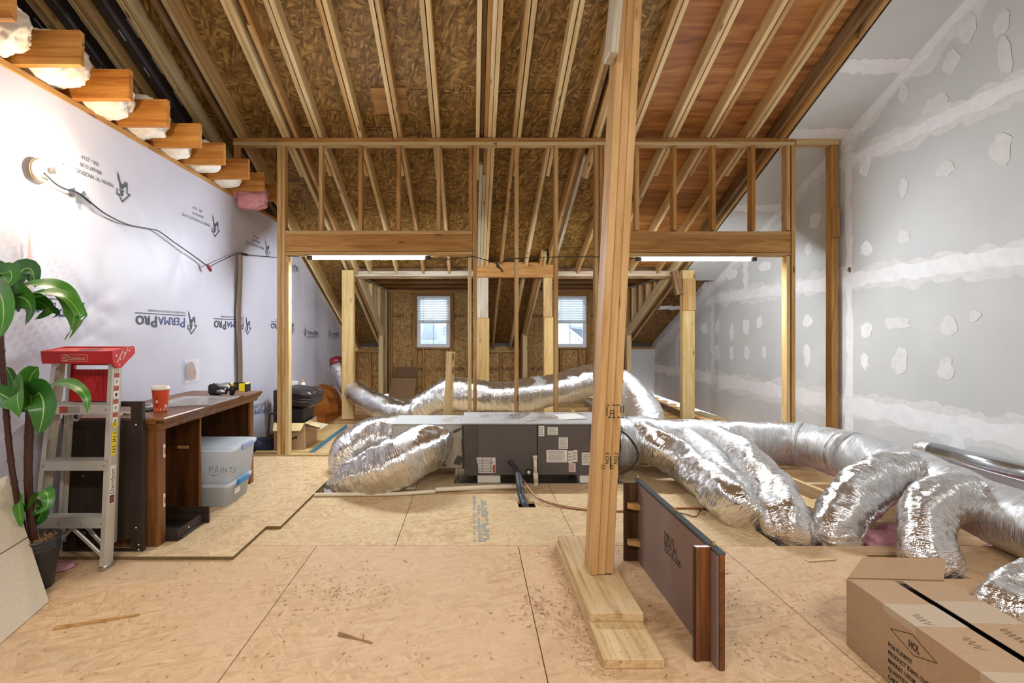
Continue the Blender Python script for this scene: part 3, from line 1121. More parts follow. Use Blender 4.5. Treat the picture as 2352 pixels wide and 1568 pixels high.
for px, py, up in ((182, 712, True), (441, 740, True), (570, 747, True), (672, 750, True), (619, 935, True)):
    y, z = wall_xy(px, py)
    big_print(y, z, up)
for px, py in ((700, 765), (756, 768)):
    y, z = wall_xy(px, py)
    big_print(y, z, False, M_INK, M_INK, 0.85)
y, z = wall_xy(657, 612)
big_print(y - 0.12, z + 0.03, False, M_INK, M_INK, 0.8)
y, z = wall_xy(742, 892)
logo(y, z, 0.2, False, M_INK)
wtext('PERMA "R" PRODUCTS, INC.', y + 0.14, z - 0.02, 0.05, False, M_INK, sx=0.9)
for px, py in ((284, 432), (495, 520), (613, 572)):
    y, z = wall_xy(px, py)
    logo(y, z, 0.20, True, M_INK)
    wtext('PERMA "R" PRODUCTS, INC.', y - 0.105, z + 0.0, 0.036, True, M_INK, sx=1.05)
    wtext('800-647-5130', y - 0.22, z + 0.048, 0.034, True, M_INK, sx=1.0)
    wtext('ESR - 2514', y - 0.25, z + 0.096, 0.034, True, M_INK, sx=1.0)

bb = board('baseboard_left', (XL + 0.045, 5.45, 0.045), (XL + 0.045, 7.2, 0.045), 0.04, 0.088, M_HEADER, None)
bb['kind'] = 'structure'
bb['label'] = 'brown sill board along the foot of the left wall behind the partition'

# ceiling joists resting on the left wall, running to the left, with insulation between them
for k in range(-2, 8):
    d = 2.74 + 0.407 * k + 0.02
    L = [-2.09, -2.09, -2.085, -2.09, -2.10, -2.09, -2.10, -2.07, -2.09, -2.1][k + 2]
    o = board('ceiling_joist', (-3.7, d, 2.817), (L, d, 2.817), 0.038, 0.184, M_JOISTEND, roof)
for k in range(-1, 7):
    d = 2.74 + 0.407 * k + 0.04
    bt = lump('insulation_batt', (-2.52 - 0.05 * (k == 3), d + 0.185, (2.87 if k < 6 else 2.80) - 0.02 * (k % 2)), (0.30, 0.175, 0.15), M_BATT if k < 6 else M_PINK, None, 5 if k < 3 else 4, 0.22 if k < 6 else 0.5, 1.8, k * 3.1)
    names = {-1: 'at the frame edge above the bare bulb', 0: 'nearest whole one above the bare bulb', 1: 'in the second whole bay above the left wall', 2: 'in the third bay above the left wall', 3: 'in the fourth bay above the left wall', 4: 'in the fifth bay above the left wall', 5: 'in the sixth bay above the left wall', 6: 'in the last bay beside the stud partition'}
    tag(bt, ('white' if k < 6 else 'pink') + ' fibreglass batt between ceiling joists, ' + names[k], 'insulation', 'insulation batts on the left wall')
o = lump('insulation_tuft', V(588, 462, 5.35) + Vector((-0.03, 0, 0.03)), (0.17, 0.08, 0.13), M_PINK, None, 4, 0.35, 2.0, 9)
tag(o, 'pink insulation tuft on the left wall top beside the partition stud', 'insulation')
o = lump('insulation_tuft', V(498, 297, 5.9), (0.13, 0.1, 0.10), M_BATT, None, 4, 0.35, 2.0, 12)
tag(o, 'pale insulation tuft under the rafters above the last joist ends', 'insulation')
# attic floor beyond the left wall
box('attic_floor', (-5.4, -2.2, 2.62), (XL - 0.12, DB, 2.66), M_CARDDK, roof, 0)
box('attic_end', (-5.5, -2.2, 2.6), (-5.4, DB, 5.0), M_ROOF, roof, 0)

# ---------------------------------------------------------------- right wall of taped drywall
wr = struct('wall_right', 'right wall of grey taped drywall')
zs = [0.0, 0.60, 1.82, 3.04, 4.6]
for a, b in zip(zs, zs[1:]):
    yb_ = [-2.2, 1.6, 4.04, DB + 0.1] if a < 0.5 else ([-2.2, 2.2, DB + 0.1] if a > 3 else ([-2.2, 3.1, 8.18, DB + 0.1] if a < 1 else [-2.2, 2.0, 7.15, DB + 0.1]))
    for p, q in zip(yb_, yb_[1:]):
        box('drywall_sheet', (XR, p + 0.0005, a + 0.0005), (XR + 0.013, q - 0.0005, b - 0.0005), M_DRY, wr, 0)


MUDN = [0]


def mud_off():
    MUDN[0] += 1
    return 0.0005 + 0.00004 * MUDN[0]


def mud_poly(pts, mat=M_MUD, th=0.0012, off=0.0):
    """irregular flat patch of compound on the right wall; pts in (y, z)"""
    M = Matrix(((0, 0, -1, XR - mud_off()), (1, 0, 0, 0), (0, 1, 0, 0), (0, 0, 0, 1)))
    bm = bmesh.new()
    add_prism(bm, pts, -0.0003, 0.0003)
    return mesh_obj('joint_compound', bm, mat, wr, M)


def band(pts, hw, jit, mat=M_MUD, off=0.0):
    """ragged band along a polyline"""
    pts = [Vector((p[0], p[1], 0)) for p in pts]
    sm = [q[0] for q in catmull([(p, 0) for p in pts], 0.05)] if len(pts) > 2 else [pts[0].lerp(pts[1], k / 60) for k in range(61)]
    up, dn = [], []
    sd = R.uniform(0, 50)
    for i, p in enumerate(sm):
        t = (sm[min(i + 1, len(sm) - 1)] - sm[max(i - 1, 0)]).normalized()
        n = Vector((-t.y, t.x, 0))
        a = hw + jit * noise.fractal(Vector((i * 0.16, sd, 0)), 0.6, 2.2, 4)
        b = hw + jit * noise.fractal(Vector((i * 0.16, sd + 20, 0)), 0.6, 2.2, 4)
        up.append(p + n * a)
        dn.append(p - n * b)
    M = Matrix(((0, 0, -1, XR - mud_off()), (1, 0, 0, 0), (0, 1, 0, 0), (0, 0, 0, 1)))
    bm = bmesh.new()
    va = [bm.verts.new((p.x, p.y, 0)) for p in up]
    vb = [bm.verts.new((p.x, p.y, 0)) for p in dn]
    for i in range(len(va) - 1):
        bm.faces.new((vb[i], vb[i + 1], va[i + 1], va[i]))
    return mesh_obj('joint_compound', bm, mat, wr, M)


for z, hw in ((3.03, 0.055), (1.83, 0.065), (0.565, 0.085)):
    band([(0.5, z), (3.0, z), (6.0, z), (8.4, z)], hw + 0.05, 0.08, M_MUD2)
    band([(0.5, z), (3.0, z + 0.01), (5.4, z - 0.005), (8.0, z), (DB, z)], hw, 0.04)
corner = [(d, zr(d) - 0.05) for d in (1.9, 4.0, 6.0, 8.0, DB)]
band([(a, b - 0.05) for a, b in corner], 0.11, 0.09, M_MUD2)
band(corner, 0.07, 0.05)
for y, z0, z1 in ((7.2, 1.9, 2.5), (8.18, 0.6, 1.8), (4.06, 0.0, 0.5), (9.6, 0.6, 1.2)):
    band([(y, z0), (y, z1)], 0.06, 0.035)
for y in (5.23, 5.50):
    band([(y, 0.0), (y, 3.2)], 0.045, 0.03)
yk = F * XR
for px, py, w_, h_ in ((1757, 611, 28, 22), (1682, 631, 24, 22), (1643, 622, 10, 24), (1618, 655, 12, 16), (1745, 740, 14, 28), (1714, 750, 16, 34), (1681, 763, 10, 36), (1648, 748, 10, 34), (1618, 755, 16, 24), (1755, 808, 10, 28), (1716, 810, 12, 34), (1680, 812, 10, 32), (1647, 810, 12, 36), (1857, 571, 18, 26), (1855, 738, 22, 30), (1854, 816, 16, 50), (1872, 507, 26, 36), (1990, 757, 30, 34), (1986, 828, 18, 44), (2067, 829, 36, 60), (2075, 543, 30, 34), (1990, 571, 26, 34), (2180, 748, 38, 44), (2172, 846, 38, 50), (1983, 276, 28, 48), (2075, 215, 22, 48), (2186, 142, 40, 56), (2224, 24 + 40, 40, 60), (2298, 55, 40, 60), (2308, 130, 34, 90), (2300, 342, 50, 70), (2171, 387, 46, 40), (2076, 430, 18, 48), (1988, 380, 30, 50), (2150, 240, 60, 40), (2060, 742, 60, 30), (2240, 725, 26, 30), (1560, 770, 10, 20), (1500, 800, 8, 18), (1820, 440, 30, 20), (1640, 640, 8, 20), (1925, 160, 40, 60), (2010, 110, 30, 50)):
    y = yk / (px - VX)
    z = CH - (py - VY) / F * y
    sw = w_ / 2 * y / (px - VX)      # horizontal pixels are foreshortened depth
    sh = h_ / 2 * y / F
    n = 14
    ph = R.uniform(-0.6, 0.6)
    pts = []
    for k in range(n):
        a = 2 * PI * k / n
        q = 1 + 0.22 * R.uniform(-1, 1)
        pts.append((y + q * sw * (math.cos(a) + 0.25 * ph * math.sin(a)), z + q * sh * math.sin(a)))
    mud_poly(pts, M_MUD if px < 2000 else M_MUD2, 0.0006)
# small damaged spot
p = V(1951, 620, yk / (1951 - VX))
MUDN[0] += 5
bm = bmesh.new()
add_prism(bm, [(p.y - 0.02, p.z - 0.03), (p.y - 0.025, p.z + 0.025), (p.y + 0.01, p.z + 0.03), (p.y + 0.025, p.z)], 0, 0.002)
mesh_obj('drywall_chip', bm, M_OLD, wr, Matrix(((0, 0, -1, XR - mud_off()), (1, 0, 0, 0), (0, 1, 0, 0), (0, 0, 0, 1))))
box('drywall_return', (3.10, DB - 0.04, 0.0), (XR, DB - 0.02, 0.95), M_DRY, wr, 0)

# ---------------------------------------------------------------- the stud partition across the room
pt = struct('wall_middle', 'open stud partition with two door openings')
k5 = DP / F


def PX(px):
    return (px - VX) * k5


def PZ(py):
    return CH - (py - VY) * k5


YA, YB = DP, DP + 0.089


def stud(pxc, zt, zb, mat, name='stud', w=0.038, y0=YA, y1=YB):
    x = PX(pxc)
    return board(name, (x, (y0 + y1) / 2, zb), (x, (y0 + y1) / 2, zt), w, y1 - y0, mat, pt, up=(0, 1, 0))


zt = 3.272
board('top_plate', (PX(535), YA + .0445, 3.253), (PX(1140), YA + .0445, 3.253), 0.089, 0.038, M_LIGHT, pt)
board('top_plate', (PX(1141), YA + .0445, 3.253), (PX(1826), YA + .0445, 3.253), 0.089, 0.038, M_LIGHT, pt)
board('top_plate', (PX(535), YA + .0445, 3.2925), (PX(900), YA + .0445, 3.2925), 0.089, 0.038, M_HEADER, pt)
board('top_plate', (PX(901), YA + .0445, 3.2925), (PX(1826), YA + .0445, 3.2925), 0.089, 0.038, M_HEADER, pt)
board('top_plate', (PX(1829), YA + .0445, 3.275), (PX(1928), YA + .0445, 3.275), 0.089, 0.07, M_LIGHT, pt)
ZP = 3.233
stud(541, ZP, 2.95, M_HEADER)
for px in (736, 827, 915, 1007):
    stud(px, ZP, 2.356, M_HEADER if px in (827, 915) else M_STUD)
for px in (1550, 1640, 1731):
    stud(px, ZP, 2.356, M_HEADER)
stud(1464, ZP, 2.356, M_STUD)
for px in (640.5, 650):
    stud(px, ZP, 0.038, M_STUD)
stud(659, 2.093, 0.038, M_LIGHT)
for px in (1081,):
    stud(px, ZP, 2.356, M_HEADER)
stud(1091, ZP, 0.04, M_STUD)
stud(1079, 2.093, 0.04, M_LIGHT, w=0.036)
stud(1187, ZP, 0.04, M_STUD)
stud(1278, ZP, 0.04, M_STUD)
stud(1371, ZP, 0.04, M_STUD)
stud(1381, ZP, 0.04, M_HEADER)
stud(1391, ZP, 0.04, M_STUD)
stud(1811, ZP, 2.356, M_STUD)
stud(1823, ZP, 0.04, M_STUD)
stud(1811, 2.10, 0.04, M_LIGHT)
stud(1918, 3.235, 0.0, M_HEADER, w=0.07)
box('scab_block', (PX(1906), DP - 0.04, PZ(545)), (PX(1923), DP - 0.002, PZ(480)), M_HEADER, pt)
# headers over the openings
for a, b, dy in ((655, 1085, 0), (1398, 1816, 2)):
    box('header', (PX(a), YA, PZ(577 + dy)), (PX(b), YA + 0.04, PZ(537 + dy)), M_HEADER, pt)
    box('header', (PX(a), YA + 0.046, PZ(577 + dy)), (PX(b), YB, PZ(537 + dy)), M_HEADER, pt)
    board('header_plate', (PX(a), YA + .0445, PZ(533 + dy)), (PX(b), YA + .0445, PZ(533 + dy)), 0.089, 0.036, M_STUD, pt)
    board('header_plate', (PX(a), YA + .0445, PZ(582 + dy)), (PX(b), YA + .0445, PZ(582 + dy)), 0.089, 0.036, M_STUD, pt)
board('bottom_plate', (XL + 0.03, YA + .0445, 0.019), (PX(780), YA + .0445, 0.019), 0.089, 0.038, M_LIGHT, pt)
board('bottom_plate', (PX(1078), YA + .0445, 0.019), (PX(1400), YA + .0445, 0.019), 0.089, 0.038, M_LIGHT, pt)
board('bottom_plate', (PX(1800), YA + .0445, 0.019), (PX(1940), YA + .0445, 0.019), 0.089, 0.038, M_LIGHT, pt)

# ---------------------------------------------------------------- far wall with the two dormer bays
wb = struct('wall_back', 'far exterior wall of strand board and studs')
ZC = 2.20        # dormer ceiling underside
WIN = ((-0.80, 0.345), (2.07, 0.345))
WZ0, WZ1 = 0.985, 2.06


def back_panel(x0, x1, z0, z1):
    box('sheathing_panel', (x0 + 0.002, DB + 0.09, z0 + 0.002), (x1 - 0.002, DB + 0.104, z1 - 0.002), M_WALLOSB, wb, 0)


def bstud(x, z0, z1, mat=M_HEADER, w=0.038):
    board('stud', (x, DB + .0445, z0), (x, DB + .0445, z1), w, 0.089, mat, wb, up=(0, 1, 0))


for (d0, d1), (wc, hw) in zip(DORM, WIN):
    a, b = wc - hw, wc + hw
    for z0, z1 in ((0, 1.22), (1.22, 2.4)):
        back_panel(d0, a, z0, z1)
        back_panel(b, d1, z0, z1)
    back_panel(a, b, 0, WZ0)
    back_panel(a, b, WZ1, 2.4)
    for x in (d0 + 0.02, d0 + 0.065, a - 0.06, b + 0.06, b + 0.40, d1 - 0.02):
        bstud(x, 0.038, ZC - 0.07)
    for x in (a - 0.02, b + 0.02):
        bstud(x, 0.038, WZ0 - 0.02)
        bstud(x, WZ0, ZC - 0.07)
    bstud(wc - 0.20, 0.038, WZ0 - 0.04)
    bstud(wc + 0.20, 0.038, WZ0 - 0.04)
    board('sill_plate', (a, DB + .0445, WZ0 - 0.02), (b, DB + .0445, WZ0 - 0.02), 0.089, 0.038, M_HEADER, wb)
    box('header', (a, DB, WZ1 + 0.005), (b, DB + 0.08, ZC - 0.07), M_HEADER, wb)
    for z in (ZC - 0.05, ZC - 0.012):
        board('top_plate', (d0, DB + .0445, z), (d1, DB + .0445, z), 0.089, 0.037, M_HEADER, wb)
    board('bottom_plate', (d0, DB + .0445, 0.019), (d1, DB + .0445, 0.019), 0.089, 0.038, M_STUD, wb)
for x0, x1 in ((XL, -1.80), (0.20, 1.04), (3.12, XR)):
    back_panel(x0, x1, 0, 1.0)
    n = max(2, int((x1 - x0) / 0.3))
    for i in range(n + 1):
        bstud(x0 + 0.02 + (x1 - x0 - 0.04) * i / n, 0.038, 0.875)
    board('top_plate', (x0, DB + .0445, 0.895), (x1, DB + .0445, 0.895), 0.089, 0.038, M_STUD, wb)
    board('bottom_plate', (x0, DB + .0445, 0.019), (x1, DB + .0445, 0.019), 0.089, 0.038, M_STUD, wb)
for a0, a1, b0, b1 in ((XL - 0.2, WIN[0][0] - WIN[0][1], 0, 2.45), (WIN[0][0] + WIN[0][1], WIN[1][0] - WIN[1][1], 0, 2.45), (WIN[1][0] + WIN[1][1], XR + 0.2, 0, 2.45), (WIN[0][0] - 0.4, WIN[0][0] + 0.4, -0.4, WZ0 - 0.002), (WIN[1][0] - 0.4, WIN[1][0] + 0.4, -0.4, WZ0 - 0.002), (WIN[0][0] - 0.4, WIN[0][0] + 0.4, WZ1 + 0.002, 2.45), (WIN[1][0] - 0.4, WIN[1][0] + 0.4, WZ1 + 0.002, 2.45)):
    box('wall_light_blocker', (a0, DB + 0.106, b0), (a1, DB + 0.112, b1), M_VENT, wb, 0)  # unseen covers added outside so no daylight leaks through wall gaps
# rows of stamped markings on the sheathing
bm = bmesh.new()
for z in (0.50, 1.62):
    for x0 in (-1.68, -1.3, -0.75, -0.42, 0.3, 0.62, 1.25, 1.6, 2.1, 2.5):
        if z > 1 and (0.15 < x0 < 1.05 or -1.2 < x0 < -0.45 or 1.7 < x0 < 2.45):
            continue
        for r_ in range(2):
            x = x0
            while x < x0 + 0.26:
                wv = R.uniform(0.008, 0.03)
                add_box(bm, (x, DB + 0.0885, z + r_ * 0.035), (x + wv, DB + 0.09, z + r_ * 0.035 + 0.02))
                x += wv + R.uniform(0.006, 0.012)
mesh_obj('stamped_marks', bm, plain('stamp_ink', '#4a3620', 0.8), wb)['kind'] = 'stuff'

# dormer cheeks and lids
for n_, (d0, d1) in enumerate(DORM):
    for side, x, s in (('left', d0, -1), ('right', d1, 1)):
        ck = struct('wall_dormer_' + side, '%s cheek wall of the %s dormer' % (side, ('left', 'right')[n_]))
        xo = x + s * 0.0445
        for k in range(7):
            y = 8.25 + 0.4 * k
            zb = zr(y) + 0.12 if y < 10.2 else 0.038
            if y < DB - 0.03 and abs(y - 10.25) > 0.1:
                board('stud', (xo, y, zb), (xo, y, ZC - 0.04), 0.038, 0.089, M_STUD if k % 2 else M_LIGHT, ck, up=(1, 0, 0))
        board('stud', (xo, 10.17, 0.0), (xo, 10.17, zr(10.17) + 0.05), 0.05, 0.089, M_LIGHT, ck, up=(1, 0, 0))
        board('stud', (xo, 10.25, 0.0), (xo, 10.25, ZC - 0.04), 0.038, 0.089, M_STUD, ck, up=(1, 0, 0))
        board('top_plate', (xo, 8.02, ZC - 0.02), (xo, DB, ZC - 0.02), 0.089, 0.038, M_WHITEWOOD, ck)
        board('sloped_plate', slope_pt(xo, 7.98, 0.125), slope_pt(xo, 10.2, 0.125), 0.089, 0.038, M_WHITEWOOD, ck, up=SN)
        prism('cheek_sheathing', [(7.97, zr(7.97) + 0.16), (10.30, zr(10.30) + 0.16), (10.30, 0.0), (DB + 0.09, 0.0), (DB + 0.09, ZC + 0.15), (7.97, ZC + 0.15)], 0, 0.014, M_WALLOSB if n_ == 0 else M_PLY, ck,
              Matrix(((0, 0, 1, x + (0.090 if s > 0 else -0.104)), (1, 0, 0, 0), (0, 1, 0, 0), (0, 0, 0, 1))))
    # header, ceiling joists and lid of the dormer
    m = struct('ceiling_dormer', 'flat framed ceiling of the %s dormer' % ('left', 'right')[n_])
    box('dormer_header', (d0 - 0.05, 7.93, 2.165), (d1 + 0.05, 7.97, 2.24), M_WHITEWOOD, m)
    box('dormer_header', (d0 - 0.05, 7.975, 2.13), (d1 + 0.05, 8.015, 2.26), M_OLD, m)
    for k in range(7):
        y = 8.3 + 0.4 * k
        board('ceiling_joist', (d0 - 0.08, y, ZC + 0.07), (d1 + 0.08, y, ZC + 0.07), 0.038, 0.14, M_STUD if k % 2 else M_OLD, m)
    box('ceiling_panel', (d0 - 0.1, 7.95, ZC + 0.142), (d1 + 0.1, DB + 0.1, ZC + 0.155), M_ROOF, m, 0)

# ---------------------------------------------------------------- windows and what stands outside
for i, (wc, hw) in enumerate(WIN):
    wn = struct('window_%d' % (i + 1), 'white vinyl single hung window in the %s dormer' % ('left', 'right')[i])
    a, b = wc - hw + 0.004, wc + hw - 0.004
    y0, y1 = DB + 0.02, DB + 0.10
    box('frame_jamb', (a, y0, WZ0), (a + 0.04, y1, WZ1), M_VINYL, wn)
    box('frame_jamb', (b - 0.04, y0, WZ0), (b, y1, WZ1), M_VINYL, wn)
    box('frame_head', (a + 0.04, y0 + 0.002, WZ1 - 0.04), (b - 0.04, y1, WZ1), M_VINYL, wn)
    box('frame_sill', (a + 0.04, y0 + 0.002, WZ0), (b - 0.04, y1, WZ0 + 0.04), M_VINYL, wn)
    zm = (WZ0 + WZ1) / 2
    for nm, z0, z1, yy in (('lower_sash', WZ0 + 0.04, zm + 0.02, y0 + 0.012), ('upper_sash', zm - 0.02, WZ1 - 0.04, y0 + 0.042)):
        bm = bmesh.new()
        c = Vector((wc, yy + 0.012, (z0 + z1) / 2))
        wz, hz = (b - a) / 2 - 0.04, (z1 - z0) / 2
        add_box(bm, (-wz, -.012, -hz), (-wz + .032, .012, hz))
        add_box(bm, (wz - .032, -.012, -hz), (wz, .012, hz))
        add_box(bm, (-wz + .032, -.011, -hz), (wz - .032, .011, -hz + .035))
        add_box(bm, (-wz + .032, -.011, hz - .035), (wz - .032, .011, hz))
        add_box(bm, (-.007, -.004, -hz + .035), (.007, .008, hz - .035))
        sash = mesh_obj(nm, bm, M_VINYL, wn, Matrix.Translation(c))
        box('pane', (a + .07, yy + .010, z0 + .034), (b - .07, yy + .014, z1 - .034), M_GLASS, sash, 0)
    bl = thing('window_blind', (wc, DB + 0.0, WZ1 - 0.05), 'white slatted blind half lowered over the window of the %s dormer' % ('left', 'right')[i], 'blind', 'window blinds in the dormers')
    box('head_rail', (a + .003, DB - 0.012, WZ1 - 0.05), (b - .003, DB + 0.016, WZ1 - 0.005), M_VINYL, bl)
    zb = 1.50
    nsl = 13
    for k in range(nsl):
        z = WZ1 - 0.075 - k * (WZ1 - 0.075 - zb - 0.05) / (nsl - 1)
        board('slat', (a + .006, DB + .0, z), (b - .006, DB + .0, z), 0.032, 0.003, M_SLAT, bl, up=(0, 0.55, 1), bev=0)
    for k in range(4):
        box('slat', (a + .006, DB - .016, zb + 0.012 + k * 0.006), (b - .006, DB + .016, zb + 0.015 + k * 0.006), M_SLAT, bl, 0)
    box('bottom_rail', (a + .006, DB - .016, zb - 0.012), (b - .006, DB + .016, zb + 0.008), M_VINYL, bl)
    bm = bmesh.new()
    bar(bm, (wc - 0.2, DB - 0.02, WZ1 - 0.05), (wc - 0.2, DB - 0.02, zb - 0.05), 0.006, 0.006, up=(1, 0, 0))
    mesh_obj('tilt_wand', bm, M_DARKGREY if i == 0 else M_VINYL, bl)
# neighbouring houses and ground
gr = box('ground_outside', (-40, DB + 0.3, -6.2), (40, 80, -6.0), M_GRASS, None, 0)
gr['kind'] = 'structure'
gr['label'] = 'pale ground outside the windows'
hs = thing('neighbour_house', V(1000, 800, 24) * 1.0, 'pale sided house with a grey dormer seen through the left window', 'house')
k = 24 / F
p = V(1000, 763, 24)
box('siding_wall', (p.x - 3.5, 24.3, -6), (p.x + 1.0, 24.6, 3.2), M_SIDING, hs, 0)
for z in [-1.0 + 0.16 * i for i in range(24)]:
    board('clapboard', (p.x - 3.5, 24.29, z), (p.x + 1.0, 24.29, z), 0.02, 0.155, M_SIDING, hs, up=(0, -0.12, 1), bev=0)
q = V(983, 763, 23)
bm = bmesh.new()
add_prism(bm, [(-0.34, 0.0), (0.30, 0.0), (0.16, 0.95), (-0.12, 0.95)], 0, 0.9)
mesh_obj('roof_turret', bm, M_SHINGLE, hs, Matrix(((1, 0, 0, q.x), (0, 0, 1, 23.2), (0, 1, 0, 1.0), (0, 0, 0, 1))))
box('lower_roof', (q.x - 2.5, 21.8, -0.6), (q.x + 2.5, 24.3, 0.98), M_SHINGLE, hs, 0)
a_, b_ = V(1016, 766, 24.2), V(1027, 746, 24.2)
wv_ = box('window', (a_.x, 24.18, a_.z), (b_.x + 0.15, 24.3, b_.z), M_VINYL, hs)
box('pane', (a_.x + 0.04, 24.16, a_.z + 0.05), (b_.x + 0.1, 24.19, b_.z - 0.05), M_DARKWIN, wv_)
h2 = thing('neighbour_house', V(1310, 800, 22), 'pale gabled house with grey shingle roof seen through the right window', 'house')
q = V(1262, 763, 22)
bm = bmesh.new()
e = V(1342, 792, 22)
add_prism(bm, [(-1.6, -6), (e.x - q.x, -6), (e.x - q.x, e.z), (0.0, V(1262, 722, 22).z), (-1.6, V(1262, 722, 22).z - 1.1)], 0, 0.3)
mesh_obj('gable_wall', bm, M_SIDING, h2, Matrix(((1, 0, 0, q.x), (0, 0, 1, 22), (0, 1, 0, 0), (0, 0, 0, 1))))
r0, r1 = V(1262, 720, 22), V(1350, 793, 22)
board('rake_board', (r0.x, 21.9, r0.z), (r1.x, 21.9, r1.z), 0.25, 0.10, M_VINYL, h2, up=(0.6, 0, 0.75))
board('roof_slope', ((r0.x + r1.x) / 2 + 0.2, 21.95, (r0.z + r1.z) / 2 + 0.1), ((r0.x + r1.x) / 2 + 2.6, 27, (r0.z + r1.z) / 2 + 2.6), 3.4, 0.12, M_SHINGLE, h2, up=(-0.1, -0.5, 0.8))
box('rear_roof', (r0.x + 0.6, 23.2, -0.5), (r0.x + 4.0, 23.6, V(1300, 716, 23).z), M_SHINGLE, h2, 0)

# closing walls out of the picture
wf = struct('wall_rear', 'plain wall behind the photographer')
box('rear_drywall', (XL - 3.0, -2.3, 0), (XR, -2.2, 5.0), M_DRY, wf, 0)

# ================================================================ POSTS, PLANKS, LOOSE LUMBER
X1, Y1, Z1 = Vector((1, 0, 0)), Vector((0, 1, 0)), Vector((0, 0, 1))

# two stacked planks under the near post
pl = box('plank', (0.515, 1.985, 0.001), (0.748, 3.06, 0.039), M_PLANK, None, 0.003)


def plank(name, x0, x1, y0, y1, z0, z1, mat, label):
    o = board(name, ((x0 + x1) / 2, y0, (z0 + z1) / 2), ((x0 + x1) / 2, y1, (z0 + z1) / 2), x1 - x0, z1 - z0, mat, None, bev=0.003)
    return tag(o, label, 'plank', 'stacked planks under the near post')


bpy.data.objects.remove(pl)
plank('plank', 0.510, 0.747, 1.99, 3.12, 0.001, 0.039, M_PLANK, 'lower dusty plank on the floor, sticking out towards the viewer under the post')
plank('plank', 0.518, 0.751, 2.247, 3.10, 0.0395, 0.0775, M_PLANK, 'upper dusty plank that carries the foot of the near wooden post')
post = thing('support_post', V(1378, 1320, 2.62), 'tall leaning three ply wooden post standing on the stacked planks', 'post')
base = Vector((0.655, 2.66, 0.078))
topp = Vector((0.800, 2.66, 2.955))
topp = base + (topp - base) * (4.15 / (topp.z - base.z))
ax = (topp - base).normalized()
for i, dx in enumerate((-0.039, 0.0, 0.039)):
    board('ply', base + Vector((dx, 0, 0.0 + 0.004 * i)), topp + Vector((dx, 0, 0)), 0.038, 0.14, M_POST, post, up=(0, 1, 0), bev=0.004)
# short bleached piece on the left face, at the top
q0, q1 = V(1403, 135, 2.57), V(1420, -60, 2.57)
board('side_cleat', q0, q1, 0.045, 0.12, M_WHITEWOOD, post, up=(0, 1, 0), bev=0.006)
fy = 2.66 - 0.0712


def post_text(body, px, py, size, rot=False, b=0.0):
    p = V(px, py, fy)
    p.y = fy - 0.0006
    if rot:
        return text_obj('grade_stamp', body, p, ax, Vector((-ax.z, 0, ax.x)), size, M_BLACKINK, post, 0.0004, bold=b)
    return text_obj('grade_stamp', body, p, X1, Z1, size, M_BLACKINK, post, 0.0004, bold=b)


post_text('NO.2', 1398, 1066, 0.026, True)
post_text('NO.2', 1418, 1066, 0.026, True)
bm = bmesh.new()
for (px, py, w_, h_) in ((1382, 1072, 1, 8), (1389, 1072, 1, 8), (1385.5, 1068.5, 7, 1), (1385.5, 1075.5, 7, 1), (1401.5, 1072, 1, 8), (1408.5, 1072, 1, 8), (1405, 1068.5, 7, 1), (1405, 1075.5, 7, 1), (1402, 1062, 2, 30), (1421, 1062, 2, 30), (1394.5, 944, 2, 20), (1402, 948, 1.5, 12), (1410, 948, 1.5, 12), (1406, 942, 8, 1.5), (1406, 949, 8, 1.5), (1426, 940, 2, 16), (1432, 940, 2, 16), (1415, 930, 20, 1.5), (1397, 930, 5, 2), (1400, 958, 6, 3), (1410, 958, 6, 3), (1421, 958, 5, 3), (1430, 958, 5, 3)):
    p = V(px, py, fy)
    a, b = w_ / 2 * fy / F, h_ / 2 * fy / F
    add_box(bm, (p.x - a, fy - 0.0010, p.z - b), (p.x + a, fy - 0.0004, p.z + b))
mesh_obj('grade_stamp', bm, M_BLACKINK, post)


def rear_post(px0, px1, py0, py1, d, th, mat, label, splice=None, upper=None):
    a, b = V(px0, py1, d), V(px1, py1, d)
    zt = min(CH - (py0 - VY) / F * d, zr(d + th) - 0.004)
    zb = 0.0
    o = thing('support_post', ((a.x + b.x) / 2, d + th / 2, 0), label, 'post', 'rear posts under the roof')
    xm = (a.x + b.x) / 2
    wd = b.x - a.x
    if splice:
        zs = CH - (splice - VY) / F * d
        board('post_ply', (xm, d + th / 2, zb), (xm, d + th / 2, zs - 0.003), wd, th, mat, o, up=(0, 1, 0), bev=0.003)
        board('post_ply', (xm - 0.012, d + th / 2, zs), (xm - 0.012, d + th / 2, zt), wd * 0.97, th, upper or M_WHITEWOOD, o, up=(0, 1, 0), bev=0.003)
    else:
        for i in range(2):
            board('post_ply', (xm, d + th * (0.25 + 0.5 * i), zb), (xm, d + th * (0.25 + 0.5 * i), zt), wd, th / 2 - 0.001, mat, o, up=(0, 1, 0), bev=0.003)
    return o


rear_post(785, 812, 608, 962, 7.73, 0.11, M_POSTREAR, 'rear post on the left, standing beside the foil duct and the wooden rack')
rear_post(1095, 1124, 637, 960, 7.73, 0.09, M_POSTREAR, 'spliced rear post with a blue stained upper half, between the two windows', 730)
rear_post(1250, 1271, 637, 960, 7.73, 0.09, M_POSTREAR, 'spliced rear post close to the left edge of the right window', 728, M_STUD)
o = rear_post(1568, 1596, 617, 964, 7.73, 0.11, M_POSTREAR, 'rear post on the right, in front of the taped drywall')
p0, p1 = V(1568, 712, 7.71), V(1597, 640, 7.71)
box('scab_board', (p0.x, 7.69, p0.z), (p1.x, 7.728, p1.z), M_STUD, o)
a, b = V(1095, 637, 7.70), V(1271, 602, 7.70)
o = box('cross_header', (a.x, 7.70, a.z), (b.x, 7.80, b.z), M_HEADER, None, 0.003)
tag(o, 'short amber header beam resting on the two middle rear posts', 'beam')
